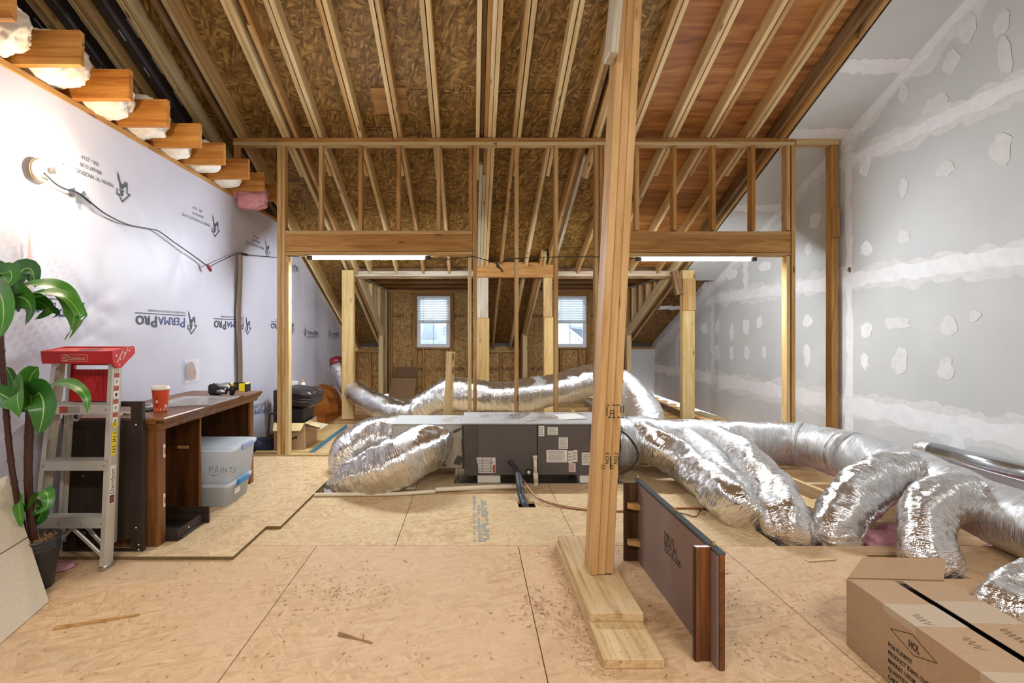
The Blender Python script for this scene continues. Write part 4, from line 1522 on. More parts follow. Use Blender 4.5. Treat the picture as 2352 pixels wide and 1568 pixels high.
o = board('knee_brace', V(1560, 676, 7.66), V(1549, 622, 7.66), 0.10, 0.09, M_OLD, None, up=(0, 1, 0))
tag(o, 'dark weathered block beside the top of the right rear post', 'board')
o = board('loose_stud', V(1030, 962, 5.2) * 1.0, V(1036, 808, 5.22), 0.085, 0.038, M_LIGHT, None, up=(0, 1, 0))
p = o
tag(o, 'single short pine board standing upright behind the furnace cabinet', 'board')
WMo = WM[o.name]
# make it reach the floor
o2 = o
bpy.data.objects.remove(o2)
pa = V(1026, 0, 5.22)
o = board('loose_stud', (pa.x - 0.012, 5.22, 0.001), (V(1036, 808, 5.22).x, 5.22, V(1036, 808, 5.22).z), 0.085, 0.038, M_LIGHT, None, up=(0, 1, 0))
tag(o, 'single short pine board standing upright behind the furnace cabinet', 'board')
# planks lying along the right wall at the back
for a, b, w_, t_, m, lb in (((1600, 947), (1745, 990), 0.14, 0.04, M_LIGHT, 'pale pine board lying on the joists by the right rear post'),
                             ((1470, 908), (1690, 1000), 0.19, 0.03, M_OLD, 'dark weathered plank lying on the joists against the right drywall'),
                             ((1345, 918), (1400, 960), 0.09, 0.04, M_WHITEWOOD, 'short white board on the open joists behind the near post')):
    p, q = FL(*a, 0.02), FL(*b, 0.02)
    p.z = q.z = 0.001 + t_ / 2
    if 'dark' in lb:
        p.z = q.z = 0.0 + t_ / 2 - 0.02
    o = board('loose_plank', p, q, w_, t_, m)
    tag(o, lb, 'plank', 'loose boards on the rear joists')

# ================================================================ FURNACE CABINET
DU = 4.45
un = thing('furnace_cabinet', (0.6, 4.75, 0.06), 'long dark grey attic furnace cabinet with paper labels and a foil topped plenum', 'furnace')
UX0, UX1, UZ0, UZ1, UD = -0.064, 1.26, 0.066, 0.505, 5.06
bm = bmesh.new()
add_box(bm, (UX0, DU + 0.004, UZ0), (0.566, UD, UZ1), 0.004)
mesh_obj('cabinet', bm, M_UNIT, un)
box('cabinet', (0.568, DU + 0.004, UZ0), (UX1, UD, UZ1), M_UNIT, un, 0.004)
box('access_panel', (UX0 + 0.12, DU - 0.004, UZ0 + 0.006), (0.562, DU + 0.004, UZ1 - 0.004), M_UNIT, un, 0.002)
box('access_panel', (0.572, DU - 0.004, UZ0 + 0.006), (1.02, DU + 0.004, UZ1 - 0.004), M_UNIT, un, 0.002)
box('access_panel', (1.026, DU - 0.001, UZ0 + 0.006), (UX1, DU + 0.004, UZ1 - 0.004), M_UNIT, un, 0.002)
p, q = V(1167, 1090, DU), V(1233, 1042, DU)
box('knockout_plate', (p.x, DU - 0.008, p.z), (q.x, DU - 0.003, q.z), M_UNIT, un, 0.001)
box('top_board', (UX0 - 0.01, DU - 0.002, UZ1), (UX1 + 0.01, UD, UZ1 + 0.012), M_UNITTOP, un)
# plenum on the left
box('plenum', (-0.70, DU + 0.10, 0.10), (UX0, UD - 0.05, 0.486), M_PLENUM, un, 0.006)
box('plenum_top', (-0.705, DU + 0.095, 0.486), (UX0, UD - 0.045, 0.494), M_UNITTOP, un, 0.002)
# ragged mastic on the seams
def smear(pts, y, mat=M_MASTIC, th=0.006, name='mastic_seal'):
    bm = bmesh.new()
    add_prism(bm, pts, 0, th)
    bmesh.ops.bevel(bm, geom=bm.edges[:], offset=0.001, segments=1, affect='EDGES')
    return mesh_obj(name, bm, mat, un, Matrix(((1, 0, 0, 0), (0, 0, 1, y), (0, 1, 0, 0), (0, 0, 0, 1))))


def ragged(x0, x1, z0, z1, y, jit=0.02):
    n = 14
    l, r = [], []
    for i in range(n + 1):
        z = z0 + (z1 - z0) * i / n
        l.append((x0 + R.uniform(-jit, jit), z))
        r.append((x1 + R.uniform(-jit, jit), z))
    smear(l + r[::-1], y)


ragged(-0.05, 0.05, UZ0, UZ1 - 0.002, DU - 0.010, 0.012)
ragged(-0.085, -0.062, 0.10, 0.48, DU + 0.09, 0.006)
ragged(-0.30, -0.235, 0.12, 0.47, DU + 0.092, 0.02)
smear([(-0.16, 0.41), (-0.11, 0.43), (-0.09, 0.46), (-0.12, 0.45), (-0.17, 0.43)], DU + 0.092)
smear([(-0.16, 0.14), (-0.10, 0.13), (-0.085, 0.20), (-0.12, 0.22), (-0.15, 0.17)], DU + 0.092)
# stand under it
box('drain_pan', (-0.15, DU - 0.03, 0.001), (1.30, UD + 0.1, 0.007), M_GALV, un, 0)
for x in (-0.12, 1.27):
    box('drain_pan_rim', (x - 0.004, DU - 0.03, 0.007), (x, UD + 0.1, 0.04), M_GALV, un, 0)
for px0, px1 in ((1097, 1149), (1331, 1370)):
    a, b = V(px0, 1108, DU), V(px1, 1092, DU)
    box('foam_foot', (a.x, DU - 0.02, 0.008), (b.x, DU + 0.5, UZ0), M_WHITEPLASTIC, un)
# sensible small print as blocks of lines
def label_plate(px0, py0, px1, py1, mat=M_PAPER, lines=6, red=False, y=DU - 0.0052, parent=un):
    a, b = V(px0, py1, DU), V(px1, py0, DU)
    lb = box('paper_label', (a.x, y - 0.0008, a.z), (b.x, y, b.z), mat, parent, 0)
    bm = bmesh.new()
    h = (b.z - a.z) / (lines + 1)
    for i in range(lines):
        z = a.z + h * (i + 0.8)
        x = a.x + (b.x - a.x) * 0.07
        xe = a.x + (b.x - a.x) * R.uniform(0.7, 0.93)
        add_box(bm, (x, y - 0.0014, z), (xe, y - 0.0007, z + h * 0.42))
    mesh_obj('print', bm, M_PRINT, lb)
    if red:
        bm = bmesh.new()
        add_box(bm, (b.x - 0.022, y - 0.0016, a.z + 0.004), (b.x - 0.004, y - 0.0006, a.z + 0.07))
        mesh_obj('red_block', bm, M_PRINTR, lb)
        bm = bmesh.new()
        for fx in (0.04, 0.35, 0.74, 0.80):
            add_box(bm, (a.x + (b.x - a.x) * fx, y - 0.0016, a.z + 0.01), (a.x + (b.x - a.x) * (fx + 0.02), y - 0.0006, b.z - 0.004))
        mesh_obj('dark_rule', bm, M_BLACKINK if fx else M_PRINTO, lb)
    return lb


label_plate(1092, 1050, 1138, 1085.5, lines=9, red=True)
label_plate(1237, 977.5, 1250, 1001, lines=5)
label_plate(1257.5, 980, 1281, 998, lines=7)
o = label_plate(1283, 1004, 1304, 1030, lines=8)
label_plate(1255, 1033, 1303, 1061, lines=8)
label_plate(1305, 1035, 1315, 1062, lines=3)
label_plate(1316, 1033, 1326, 1060, lines=3)
label_plate(1306, 1063, 1322, 1083, M_PAPERP, 4)
label_plate(1336, 1039, 1358, 1067, lines=5)
bm = bmesh.new()
for px, py in ((1107, 977), (1219, 978), (1106, 1088), (1159, 1088), (1183, 1040), (1218, 1040), (1262, 977), (1261, 1090), (1225, 1088)):
    p = V(px, py, DU)
    add_lathe(bm, [(0.004, 0), (0.003, 0.002)], 8, frame(X1, Z1, -Y1, Vector((p.x, DU - 0.004, p.z))))
mesh_obj('sheet_metal_screws', bm, M_STEEL, un)['kind'] = 'stuff'
# sight glass with a round dial
p = V(1212, 1083, DU)
bm = bmesh.new()
add_lathe(bm, [(0.028, 0), (0.028, 0.012), (0.020, 0.014), (0.020, 0.010)], 20, frame(X1, Z1, -Y1, Vector((p.x + 0.008, DU - 0.006, p.z))))
mesh_obj('drain_gasket', bm, M_BLACK, un)
bm = bmesh.new()
add_lathe(bm, [(0.016, 0.010), (0.016, 0.02), (0.006, 0.024), (0.0, 0.024)], 20, frame(X1, Z1, -Y1, Vector((p.x + 0.008, DU - 0.006, p.z))))
mesh_obj('drain_plug', bm, M_WHITEPLASTIC, un)
p = V(1172, 1060, DU)
bm = bmesh.new()
add_lathe(bm, [(0.022, 0), (0.022, 0.006), (0.012, 0.008), (0.012, 0.002)], 16, frame(X1, Z1, -Y1, Vector((p.x, DU - 0.008, p.z))))
mesh_obj('pipe_grommet', bm, M_BLACK, un)

# papers on the cabinet
bm = bmesh.new()
c = V(1308, 963, 4.78)
for k in range(3):
    ca, sa = math.cos(0.14 * k - 0.1), math.sin(0.14 * k - 0.1)
    bar(bm, (-0.11 * ca, -0.11 * sa, 0.001 + 0.0012 * k), (0.11 * ca, 0.11 * sa, 0.001 + 0.0012 * k + 0.004 * k), 0.28, 0.0008)
o = mesh_obj('loose_papers', bm, M_PAPER, None, Matrix.Translation((c.x, 4.76, UZ1 + 0.0127)))
tag(o, 'few loose white papers lying on top of the furnace cabinet', 'papers')
bm = bmesh.new()
add_prism(bm, [(0, 0), (0.055, 0.0), (0.0, 0.045)], 0, 0.012)
o = mesh_obj('wood_wedge', bm, M_LIGHT, None, frame(X1, Z1, -Y1, Vector((V(1314, 955, 4.95).x, 4.98, UZ1 + 0.0125))))
tag(o, 'small pale wood wedge standing behind the papers on the cabinet', 'wedge')

# ================================================================ DUCTS
def wrinkle(seed, amp=1.0, coil=0.055):
    def f(s, a, r):
        k = min(1, r / 0.15)
        q = Vector((math.cos(a) * 1.1 + seed * 5.1, math.sin(a) * 1.1, s * 4.0))
        n = noise.noise(q) * 0.030
        tw = s + 0.03 * math.sin(a * 2 + seed) + 0.02 * noise.noise(q * 2)
        q2 = Vector((math.cos(a) * 1.7 + seed, math.sin(a) * 1.7, tw * 22))
        n2 = (0.28 - abs(noise.noise(q2))) * 0.020
        q3 = Vector((math.cos(a) * 4 + seed, math.sin(a) * 4, tw * 48))
        n3 = (0.28 - abs(noise.noise(q3))) * 0.011
        return amp * (n + n2 + n3) * k
    return f


def duct(name, pts, mat, label, seed, amp=1.0, seg=56, step=0.014, cat='duct', group=None):
    o = tube(name, [(Vector(p), r) for p, r in pts], mat, None, seg, step, wrinkle(seed, amp))
    return tag(o, label, cat, group)


def G(px, py, z):
    """point seen at px,py at height z"""
    return FL(px, py, z)


G1 = 'flex ducts leaving the trunk'
tz = 0.225
trunk = [(V(1400, 1012, 4.78), 0.225), (V(1450, 1012, 4.82), 0.225), (V(1560, 1014, 4.98), 0.21), (V(1700, 1014, 5.03), 0.20), (G(1830, 1018, tz), 0.20), (G(1950, 1046, 0.22), 0.212), (G(2050, 1076, 0.21), 0.20), (G(2130, 1104, 0.195), 0.19), (G(2261, 1166, 0.185), 0.182), (G(2352, 1204, 0.185), 0.18), (G(2460, 1250, 0.185), 0.18)]
tr = thing('trunk_duct', trunk[0][0], 'thick mastic smeared foil trunk duct running from the cabinet along the right wall', 'duct')
t1 = tube('duct_body', trunk, M_TRUNK, tr, 64, 0.018, wrinkle(3.3, 0.5))
# ring bands
for (px, py, r) in ((1830, 1018, 0.206), (1950, 1046, 0.219)):
    c = G(px, py, tz)
    c2 = G(px + 14, py + (2 if px < 1900 else 5), tz)
    tube('joint_band', [(c, r), (c2, r)], M_MASTIC if px > 2200 else M_TRUNK, tr, 40, 0.01, wrinkle(px, 0.3))
# end collar round the cabinet outlet
tube('outlet_collar', [(V(1402, 1014, 4.77), 0.232), (V(1436, 1014, 4.79), 0.232)], M_TRUNK, tr, 40, 0.02, wrinkle(2, 0.5))

duct('flex_duct', [(V(1476, 1010, 4.72), 0.17), (V(1520, 1032, 4.50), 0.155), (G(1580, 1072, 0.16), 0.15), (G(1640, 1118, 0.15), 0.148), (G(1690, 1158, 0.13), 0.145), (G(1722, 1186, 0.02), 0.14), (G(1738, 1200, -0.12), 0.135)], M_FOIL, 'crinkled foil flex duct nearest the near post, slanting down into the open bay', 1.2, 1.15, group=G1)
duct('flex_duct', [(V(1560, 1008, 4.95), 0.14), (G(1608, 1040, 0.22), 0.135), (G(1648, 1082, 0.17), 0.125), (G(1700, 1140, 0.12), 0.12), (G(1742, 1180, 0.0), 0.12), (G(1758, 1192, -0.14), 0.12)], M_FOILG, 'narrow foil flex duct mostly hidden between its two bigger neighbours', 2.2, 0.8, group=G1)
duct('flex_duct', [(V(1640, 1008, 5.0), 0.15), (G(1692, 1038, 0.23), 0.150), (G(1738, 1088, 0.19), 0.150), (G(1778, 1140, 0.16), 0.148), (G(1800, 1192, 0.10), 0.146), (G(1806, 1232, -0.02), 0.143), (G(1806, 1250, -0.16), 0.14)], M_FOIL, 'bright crinkled foil flex duct that drops at the sawn corner of the floor', 3.7, 1.0, group=G1)
duct('flex_duct', [(G(2085, 1088, 0.25), 0.155), (G(2025, 1098, 0.25), 0.155), (G(1970, 1140, 0.2), 0.155), (G(1932, 1192, 0.10), 0.152), (G(1912, 1238, -0.02), 0.148), (G(1905, 1252, -0.16), 0.145)], M_FOIL, 'foil flex duct with a crumpled shiny side, beside the pink insulation', 4.9, 1.0, group=G1)
duct('flex_duct', [(G(2215, 1140, 0.26), 0.14), (G(2165, 1150, 0.27), 0.14), (G(2128, 1190, 0.20), 0.14), (G(2126, 1240, 0.12), 0.138), (G(2138, 1290, 0.02), 0.136), (G(2146, 1310, -0.14), 0.13)], M_FOIL, 'short foil flex duct that drops through the sawn hole behind the long carton', 6.1, 1.0, group=G1)
duct('flex_duct', [(G(2400, 1330, 0.14), 0.09), (G(2345, 1352, 0.13), 0.10), (G(2308, 1392, 0.08), 0.105), (G(2306, 1425, -0.03), 0.10), (G(2312, 1440, -0.16), 0.095)], M_FOIL, 'crumpled small foil duct end in the floor hole at the right edge', 7.3, 1.5, group=G1)

# loops on the left of the cabinet
G2 = 'flex ducts on the left of the cabinet'
duct('flex_duct', [(V(1005, 1018, 4.62), 0.135), (V(990, 1022, 4.45), 0.175), (V(962, 1035, 4.28), 0.20), (V(915, 1062, 4.17), 0.20), (V(862, 1085, 4.18), 0.185), (V(815, 1102, 4.28), 0.165), (V(792, 1118, 4.42), 0.15), (V(786, 1136, 4.52), 0.145), (V(784, 1170, 4.56), 0.14)], M_FOIL, 'fat front foil duct bending from the plenum down to the left', 8.2, 1.0, 64, group=G2)
duct('flex_duct', [(V(925, 1008, 4.86), 0.17), (V(885, 1006, 4.85), 0.20), (V(845, 1012, 4.83), 0.21), (V(812, 1034, 4.80), 0.20), (V(802, 1066, 4.80), 0.18), (V(803, 1100, 4.76), 0.16), (V(806, 1140, 4.72), 0.14)], M_FOIL, 'rear foil flex duct bulging from the left end of the plenum', 9.4, 0.9, 64, group=G2)
bm = bmesh.new()
p = V(905, 1000, 4.85)
o = tube('mastic_collar', [(V(912, 1006, 4.855), 0.205), (V(898, 1006, 4.855), 0.212)], M_FOILG, un, 40, 0.02, wrinkle(5, 0.6))
# long ducts behind the partition
duct('flex_duct', [(V(772, 822, 8.15), 0.085), (V(778, 850, 8.1), 0.12), (V(800, 885, 7.95), 0.15), (V(838, 915, 7.5), 0.165), (V(880, 936, 7.0), 0.165), (V(922, 952, 6.6), 0.16), (V(960, 945, 6.35), 0.15)], M_FOIL, 'long foil duct sagging down from the left wall behind the left rear post', 10.1, 0.8, 44, 0.02, group='long rear ducts')
duct('flex_duct', [(V(935, 955, 6.5), 0.13), (V(985, 925, 6.35), 0.15), (V(1030, 905, 6.25), 0.19), (V(1070, 905, 6.2), 0.20), (V(1130, 912, 6.2), 0.195), (V(1200, 908, 6.2), 0.195), (V(1280, 895, 6.2), 0.19), (V(1340, 878, 6.2), 0.18), (V(1400, 872, 6.15), 0.19), (V(1440, 900, 5.9), 0.20), (V(1468, 935, 5.6), 0.20), (V(1488, 985, 5.35), 0.19), (V(1500, 1010, 5.1), 0.17)], M_FOIL, 'long fat foil duct stretched across the room behind the bare studs', 11.6, 0.85, 52, 0.02, group='long rear ducts')
o = tube('duct_sleeve', [(V(771, 824, 8.14), 0.10), (V(774, 838, 8.1), 0.105)], M_MAROON, None, 20, 0.02)
tag(o, 'maroon sleeve on the upper end of the sagging rear duct', 'sleeve')
# galvanised pipe along the right wall
gp = thing('galvanised_pipe', V(2118, 1026, 4.33), 'galvanised metal pipe running along the foot of the right wall', 'pipe')
a, b = V(2118, 1026, 4.30), V(2420, 1108, 3.36)
a.x = b.x = XR - 0.065
z_ = 0.343
a.z = b.z = z_
tube('pipe', [(a, 0.058), (b, 0.058)], M_GALV, gp, 32, 0.05)
tube('foil_tape_end', [(a + Vector((0, 0.05, -0.02)), 0.045), (a + Vector((0, 0.0, 0)), 0.062), (a + Vector((0, -0.09, 0)), 0.060)], M_FOIL, gp, 24, 0.01, wrinkle(4, 0.4))

# ================================================================ PIPES AND WIRES AT THE CABINET
pv = thing('drain_pipe', V(1230, 1108, DU - 0.05), 'cream plastic drain pipe with a capped riser in front of the cabinet', 'pipe')
yp = DU - 0.06
r0 = V(1229, 1050, yp)
tube('riser', [(V(1229, 1048, yp), 0.016), (V(1230, 1090, yp), 0.016)], M_PVC, pv, 16)
tube('riser_cap', [(V(1229, 1046, yp), 0.020), (V(1229, 1054, yp), 0.020)], M_WHITEPLASTIC, pv, 16)
tube('tee_fitting', [(V(1230, 1085, yp), 0.021), (V(1231, 1106, yp), 0.021)], M_PVC, pv, 16)
tube('elbow', [(V(1231, 1104, yp), 0.019), (V(1231, 1112, yp), 0.019), (V(1226, 1120, yp), 0.019), (V(1214, 1123, yp), 0.019)], M_PVC, pv, 16, 0.006)
e = V(1214, 1123, yp)
s0 = G(728, 1136, 0.02)
tube('long_run', [(e, 0.017), (G(1175, 1117, 0.035), 0.017), (G(1000, 1124, 0.03), 0.017)], M_PVC, pv, 14)
tube('coupling', [(V(1188, 1121, yp + 0.01), 0.021), (V(1172, 1119, yp + 0.02), 0.021)], M_PVC, pv, 14)
o = tube('drain_pipe', [(G(722, 1136, 0.016), 0.015), (G(800, 1135, 0.016), 0.015), (G(905, 1134, 0.016), 0.015), (G(1000, 1128, 0.018), 0.015)], M_PVC, None, 14)
tag(o, 'white pipe lying on the floor under the fat left duct', 'pipe')
ls = tube('insulated_pipe', [(V(1173, 1062, DU), 0.015), (V(1182, 1074, DU - 0.10), 0.022), (V(1190, 1092, DU - 0.22), 0.026), (V(1194, 1115, DU - 0.35), 0.028), (V(1198, 1140, 4.02), 0.028), (V(1206, 1160, 3.90), 0.027), (V(1212, 1176, 3.90), 0.026)], M_FOAM, None, 16, 0.012, lambda s, a, r: 0.0015 * math.sin(s * 160))
tag(ls, 'black foam wrapped line curving from the cabinet into the sawn floor hole', 'pipe')
cu = tube('copper_line', [(V(1172, 1058, DU - 0.01), 0.008), (V(1186, 1078, DU - 0.14), 0.008), (V(1208, 1112, DU - 0.3), 0.008), (G(1240, 1146, 0.03), 0.008), (G(1290, 1162, 0.012), 0.008), (G(1350, 1170, 0.009), 0.008), (G(1430, 1173, 0.009), 0.008), (G(1545, 1166, 0.009), 0.008), (G(1640, 1170, 0.009), 0.007), (G(1690, 1186, 0.009), 0.006)], M_COPPER, None, 10, 0.02)
tag(cu, 'bare copper line trailing from the cabinet across the floor to the right', 'pipe')
for pts, lb in (([(1545, 1164, .012), (1600, 1166, .01), (1650, 1168, .01), (1685, 1188, .008)], 'brown wire on the floor behind the dark wooden panel, upper strand'),
                ([(1552, 1176, .008), (1575, 1180, .008), (1598, 1186, .008), (1612, 1170, .015), (1640, 1166, .015), (1668, 1170, .01)], 'thin brown wire looping on the floor behind the dark wooden panel')):
    o = tube('loose_wire', [(G(a, b, c), 0.004) for a, b, c in pts], M_BROWNWIRE, None, 8, 0.02)
    tag(o, lb, 'wire', 'brown wires behind the panel')
o = tube('power_cable', [(V(1428, 990, 4.50), 0.009), (V(1444, 1003, 4.46), 0.009), (V(1462, 1030, 4.44), 0.009), (V(1464, 1052, 4.42), 0.009), (V(1450, 1074, 4.40), 0.009), (V(1424, 1088, 4.38), 0.009)], M_BLACK, None, 10, 0.015)
tag(o, 'black cable looping over the outlet collar behind the near post', 'cable')
# stencilled print on the floor in front of the cabinet
bm = bmesh.new()
for col, (xx, wd) in enumerate(((1083, 0.030), (1093, 0.034), (1103, 0.034), (1111, 0.026))):
    X = (xx - VX) / 420 * 1.3 + 0.01
    y = 3.2
    while y < 4.05 - 0.10 * (col % 2):
        ln = R.uniform(0.012, 0.05)
        if R.random() < 0.82:
            add_box(bm, (X, y, 0.0002 + 0.0001 * col), (X + wd * R.uniform(0.5, 0.95), y + ln, 0.0006 + 0.0002 * col))
        y += ln + R.uniform(0.006, 0.02)
mesh_obj('stencil_marks', bm, M_INKT, floor)['kind'] = 'stuff'

# ================================================================ LAMPS AND CORDS
def shop_light(px0, px1, py, d, label):
    a, b = V(px0, py, d), V(px1, py, d)
    o = thing('tube_light', (a + b) / 2, label, 'lamp', 'glowing tube lights under the headers')
    bar_ = bmesh.new()
    add_box(bar_, (a.x, d - 0.02, a.z + 0.018), (b.x, d + 0.02, a.z + 0.030), 0.003)
    mesh_obj('housing', bar_, M_WHITEPLASTIC, o)
    tube('tube', [(a + Vector((0.05, 0, 0)), 0.019), (b - Vector((0.05, 0, 0)), 0.019)], M_TUBE, o, 20)
    for e0, e1 in ((a - Vector((0.01, 0, 0)), a + Vector((0.05, 0, 0))), (b - Vector((0.05, 0, 0)), b + Vector((0.01, 0, 0)))):
        tube('end_cap', [(e0, 0.021), (e1, 0.023)], M_DARKGREY, o, 16)
    for x in (a.x + 0.15, b.x - 0.15):
        board('mounting_clip', (x, d, a.z + 0.028), (x, d + 0.03, PZ(587)), 0.02, 0.006, M_DARKGREY, o, up=(1, 0, 0))
    return o


shop_light(708, 986, 592, 5.34, 'glowing white tube light hung under the left header')
shop_light(1462, 1734, 595, 5.34, 'glowing white tube light hung under the right header')
# bare bulb on the left wall
p = V(78, 392, 2.89)
zb_ = p.z
yb_ = 2.89
bl = thing('bare_bulb_lamp', (XL + 0.03, yb_, zb_), 'glowing bare bulb in a round porcelain holder on the white wall', 'lamp')
Mx = frame(Y1, Z1, X1, Vector((XL + 0.028, yb_, zb_)))
bm = bmesh.new()
add_lathe(bm, [(0.062, 0), (0.062, 0.012), (0.05, 0.022), (0.028, 0.030), (0.024, 0.055), (0.020, 0.058)], 32, Mx)
mesh_obj('porcelain_base', bm, M_WHITEPLASTIC, bl)
bm = bmesh.new()
add_lathe(bm, [(0.018, 0.055), (0.018, 0.10), (0.016, 0.105)], 20, Mx)
mesh_obj('socket', bm, M_STEEL, bl)
bm = bmesh.new()
add_lathe(bm, [(0.015, 0.100), (0.020, 0.115), (0.030, 0.145), (0.030, 0.165), (0.020, 0.185), (0.0, 0.192)], 24, Mx)
mesh_obj('bulb', bm, M_BULB, bl)
bm = bmesh.new()
add_lathe(bm, [(0.066, -0.004), (0.068, 0.001), (0.060, 0.002)], 24, Mx)
mesh_obj('ring_gasket', bm, M_CARDY, bl)


def W(px, py, off=0.035):
    x = XL + off
    d = -x * F / (VX - px)
    return V(px, py, d)


cord = thing('lamp_cord', W(480, 612), 'dark cord swagged along the white wrapped wall from the bulb to the partition', 'cord')
tube('cord', [(W(102, 398, .10), .005), (W(128, 422, .04), .005), (W(150, 434), .005), (W(185, 446), .005), (W(238, 488), .005), (W(290, 514), .005), (W(340, 525), .005), (W(365, 531), .005), (W(400, 556), .005), (W(440, 584), .005), (W(478, 612), .005)], M_BLACK, cord, 8, 0.02)
tube('cord', [(W(482, 612), .004), (W(505, 600), .004), (W(545, 582), .004), (W(560, 584), .004)], M_BLACK, cord, 8, 0.02)
tube('inline_switch', [(W(553, 582, .04), .006), (W(558, 583, .04), .014), (W(566, 585, .04), .014), (W(570, 586, .04), .006)], M_BLACK, cord, 12, 0.01)
tube('cord', [(W(568, 585), .004), (W(600, 588), .004), (W(640, 591, .06), .004), (V(662, 588, 5.30), .004), (V(700, 590, 5.33), .004)], M_BLACK, cord, 8, 0.03)
tube('plug', [(W(476, 608, .045), .008), (W(480, 614, .05), .018), (W(484, 622, .05), .012)], M_MAROON, cord, 12, 0.01)
bm = bmesh.new()
for px, py, a in ((165, 438, 0.4), (178, 456, 1.4), (190, 448, 0.9), (200, 462, -0.5)):
    q = W(px, py, 0.03)
    M = frame(Y1, Z1, X1, q) @ Matrix.Rotation(a, 4, 'Z')
    add_prism(bm, [(-0.03, -0.014), (0.03, -0.014), (0.03, 0.014), (-0.03, 0.014)], 0, 0.001, M)
mesh_obj('foil_tape', bm, M_STEEL, cord)
c2 = thing('lamp_cord', V(1150, 606, 5.3), 'thin dark cord with a dangling plug strung between the two tube lights', 'cord')
tube('cord', [(V(985, 592, 5.32), .004), (V(1015, 597, 5.35), .004), (V(1075, 590, 5.31), .004), (V(1096, 591, 5.31), .004), (V(1142, 606, 5.31), .004)], M_BLACK, c2, 8, 0.03)
tube('cord', [(V(1146, 606, 5.31), .004), (V(1180, 594, 5.31), .004), (V(1280, 590, 5.31), .004), (V(1400, 590, 5.31), .004), (V(1462, 594, 5.33), .004)], M_BLACK, c2, 8, 0.03)
tube('plug', [(V(1140, 602, 5.31), .012), (V(1144, 612, 5.31), .016), (V(1149, 616, 5.31), .008), (V(1155, 624, 5.31), .010)], M_BLACK, c2, 10, 0.01)

# ================================================================ DARK WOODEN PANEL ON THE FLOOR (front right)
pn = thing('furniture_panel', (0.945, 2.5, 0), 'dark brown furniture panel standing on edge beside the near post', 'panel')
box('back_board', (0.945, 1.985, 0.002), (0.952, 2.98, 0.440), plain('brown_hardboard', '#7d675e', 0.55, bump=0.1, bscale=40, var=0.05), pn, 0)
box('edge_strip', (0.952, 1.975, 0.002), (0.972, 2.985, 0.447), M_WALNUT, pn)
o = box('grey_edge', (0.945, 1.975, 0.447), (0.975, 3.0, 0.456), M_GREYEDGE, pn)
q = V(1608, 1400, 2.05)
box('near_flange', (0.885, 2.035, 0.002), (0.945, 2.055, 0.452), M_WALNUT, pn)
box('near_flange_front', (0.885, 2.030, 0.002), (0.900, 2.0345, 0.452), M_WALNUT, pn)
box('flange_edge', (0.881, 2.033, 0.002), (0.885, 2.055, 0.452), M_ESPRESSO, pn)
box('far_flange', (0.868, 2.93, 0.002), (0.944, 2.95, 0.446), lumber('dull_walnut', '#6b4a2b', '#553820', '#372312', knots=False), pn)
for z in (0.335, 0.13):
    bm = bmesh.new()
    add_prism(bm, [(0, 0), (0.06, 0), (0.06, 0.05), (0, 0.022)], 0, 0.03)
    mesh_obj('corner_block', bm, M_STUD, pn, frame(X1, Y1 * -1, -Z1, Vector((0.883, 2.928, z))) )
for y in (2.035, 2.42, 2.96):
    bm = bmesh.new()
    add_lathe(bm, [(0.006, 0), (0.006, 0.018), (0.004, 0.022), (0, 0.022)], 10, Matrix.Translation((0.957, y, 0.456)))
    mesh_obj('dowel', bm, M_STUD, pn)
inkp = plain('embossed_grey_ink', '#5d4b45', 0.6)
for i, s in enumerate(('5900-35', '500-R-301', '73X-1K-OSS')):
    text_obj('panel_stamp', s, (0.9444, 2.53, 0.300 - i * 0.035), -Y1, Z1, 0.045, M_BLACKINK, pn, 0.0004, sx=0.85)

# ================================================================ LONG CARTON (front right corner)
cx = thing('long_carton', (1.75, 1.6, 0), 'long taped brown carton with a diamond mark, lying in the right foreground', 'carton')
HX0, HX1, HZ, HD = 1.560, 1.948, 0.276, 2.147
Mr = Matrix.Translation((HX0, HD, 0)) @ Matrix.Rotation(math.radians(-3.0), 4, 'Z')
LN = 1.35


def cbox(name, lo, hi, mat, bev=0.002):
    lo, hi = Vector(lo), Vector(hi)
    c = (lo + hi) / 2
    bm = bmesh.new()
    add_box(bm, lo - c, hi - c, bev)
    return mesh_obj(name, bm, mat, cx, Mr @ Matrix.Translation(c))


WC = HX1 - HX0
cbox('side', (0, -LN, 0.001), (0.005, 0, HZ), M_CARD)
cbox('side', (WC - 0.005, -LN, 0.001), (WC, 0, HZ), M_CARD)
cbox('end', (0.005, -0.005, 0.001), (WC - 0.005, 0, HZ), M_CARD)
cbox('end', (0.005, -LN, 0.001), (WC - 0.005, -LN + 0.005, HZ), M_CARD)
cbox('bottom', (0.005, -LN + 0.005, 0.001), (WC - 0.005, -0.005, 0.006), M_CARD)
cbox('contents', (0.02, -LN + 0.02, 0.006), (WC - 0.02, -0.02, HZ - 0.012), M_DARKSLOT)  # near-black box that shows through the slot between the top flaps
cbox('top_flap', (0, -LN, HZ), (WC * 0.455, -0.02, HZ + 0.005), M_CARD)
cbox('top_flap', (WC * 0.535, -LN, HZ), (WC, -0.02, HZ + 0.005), M_CARD)
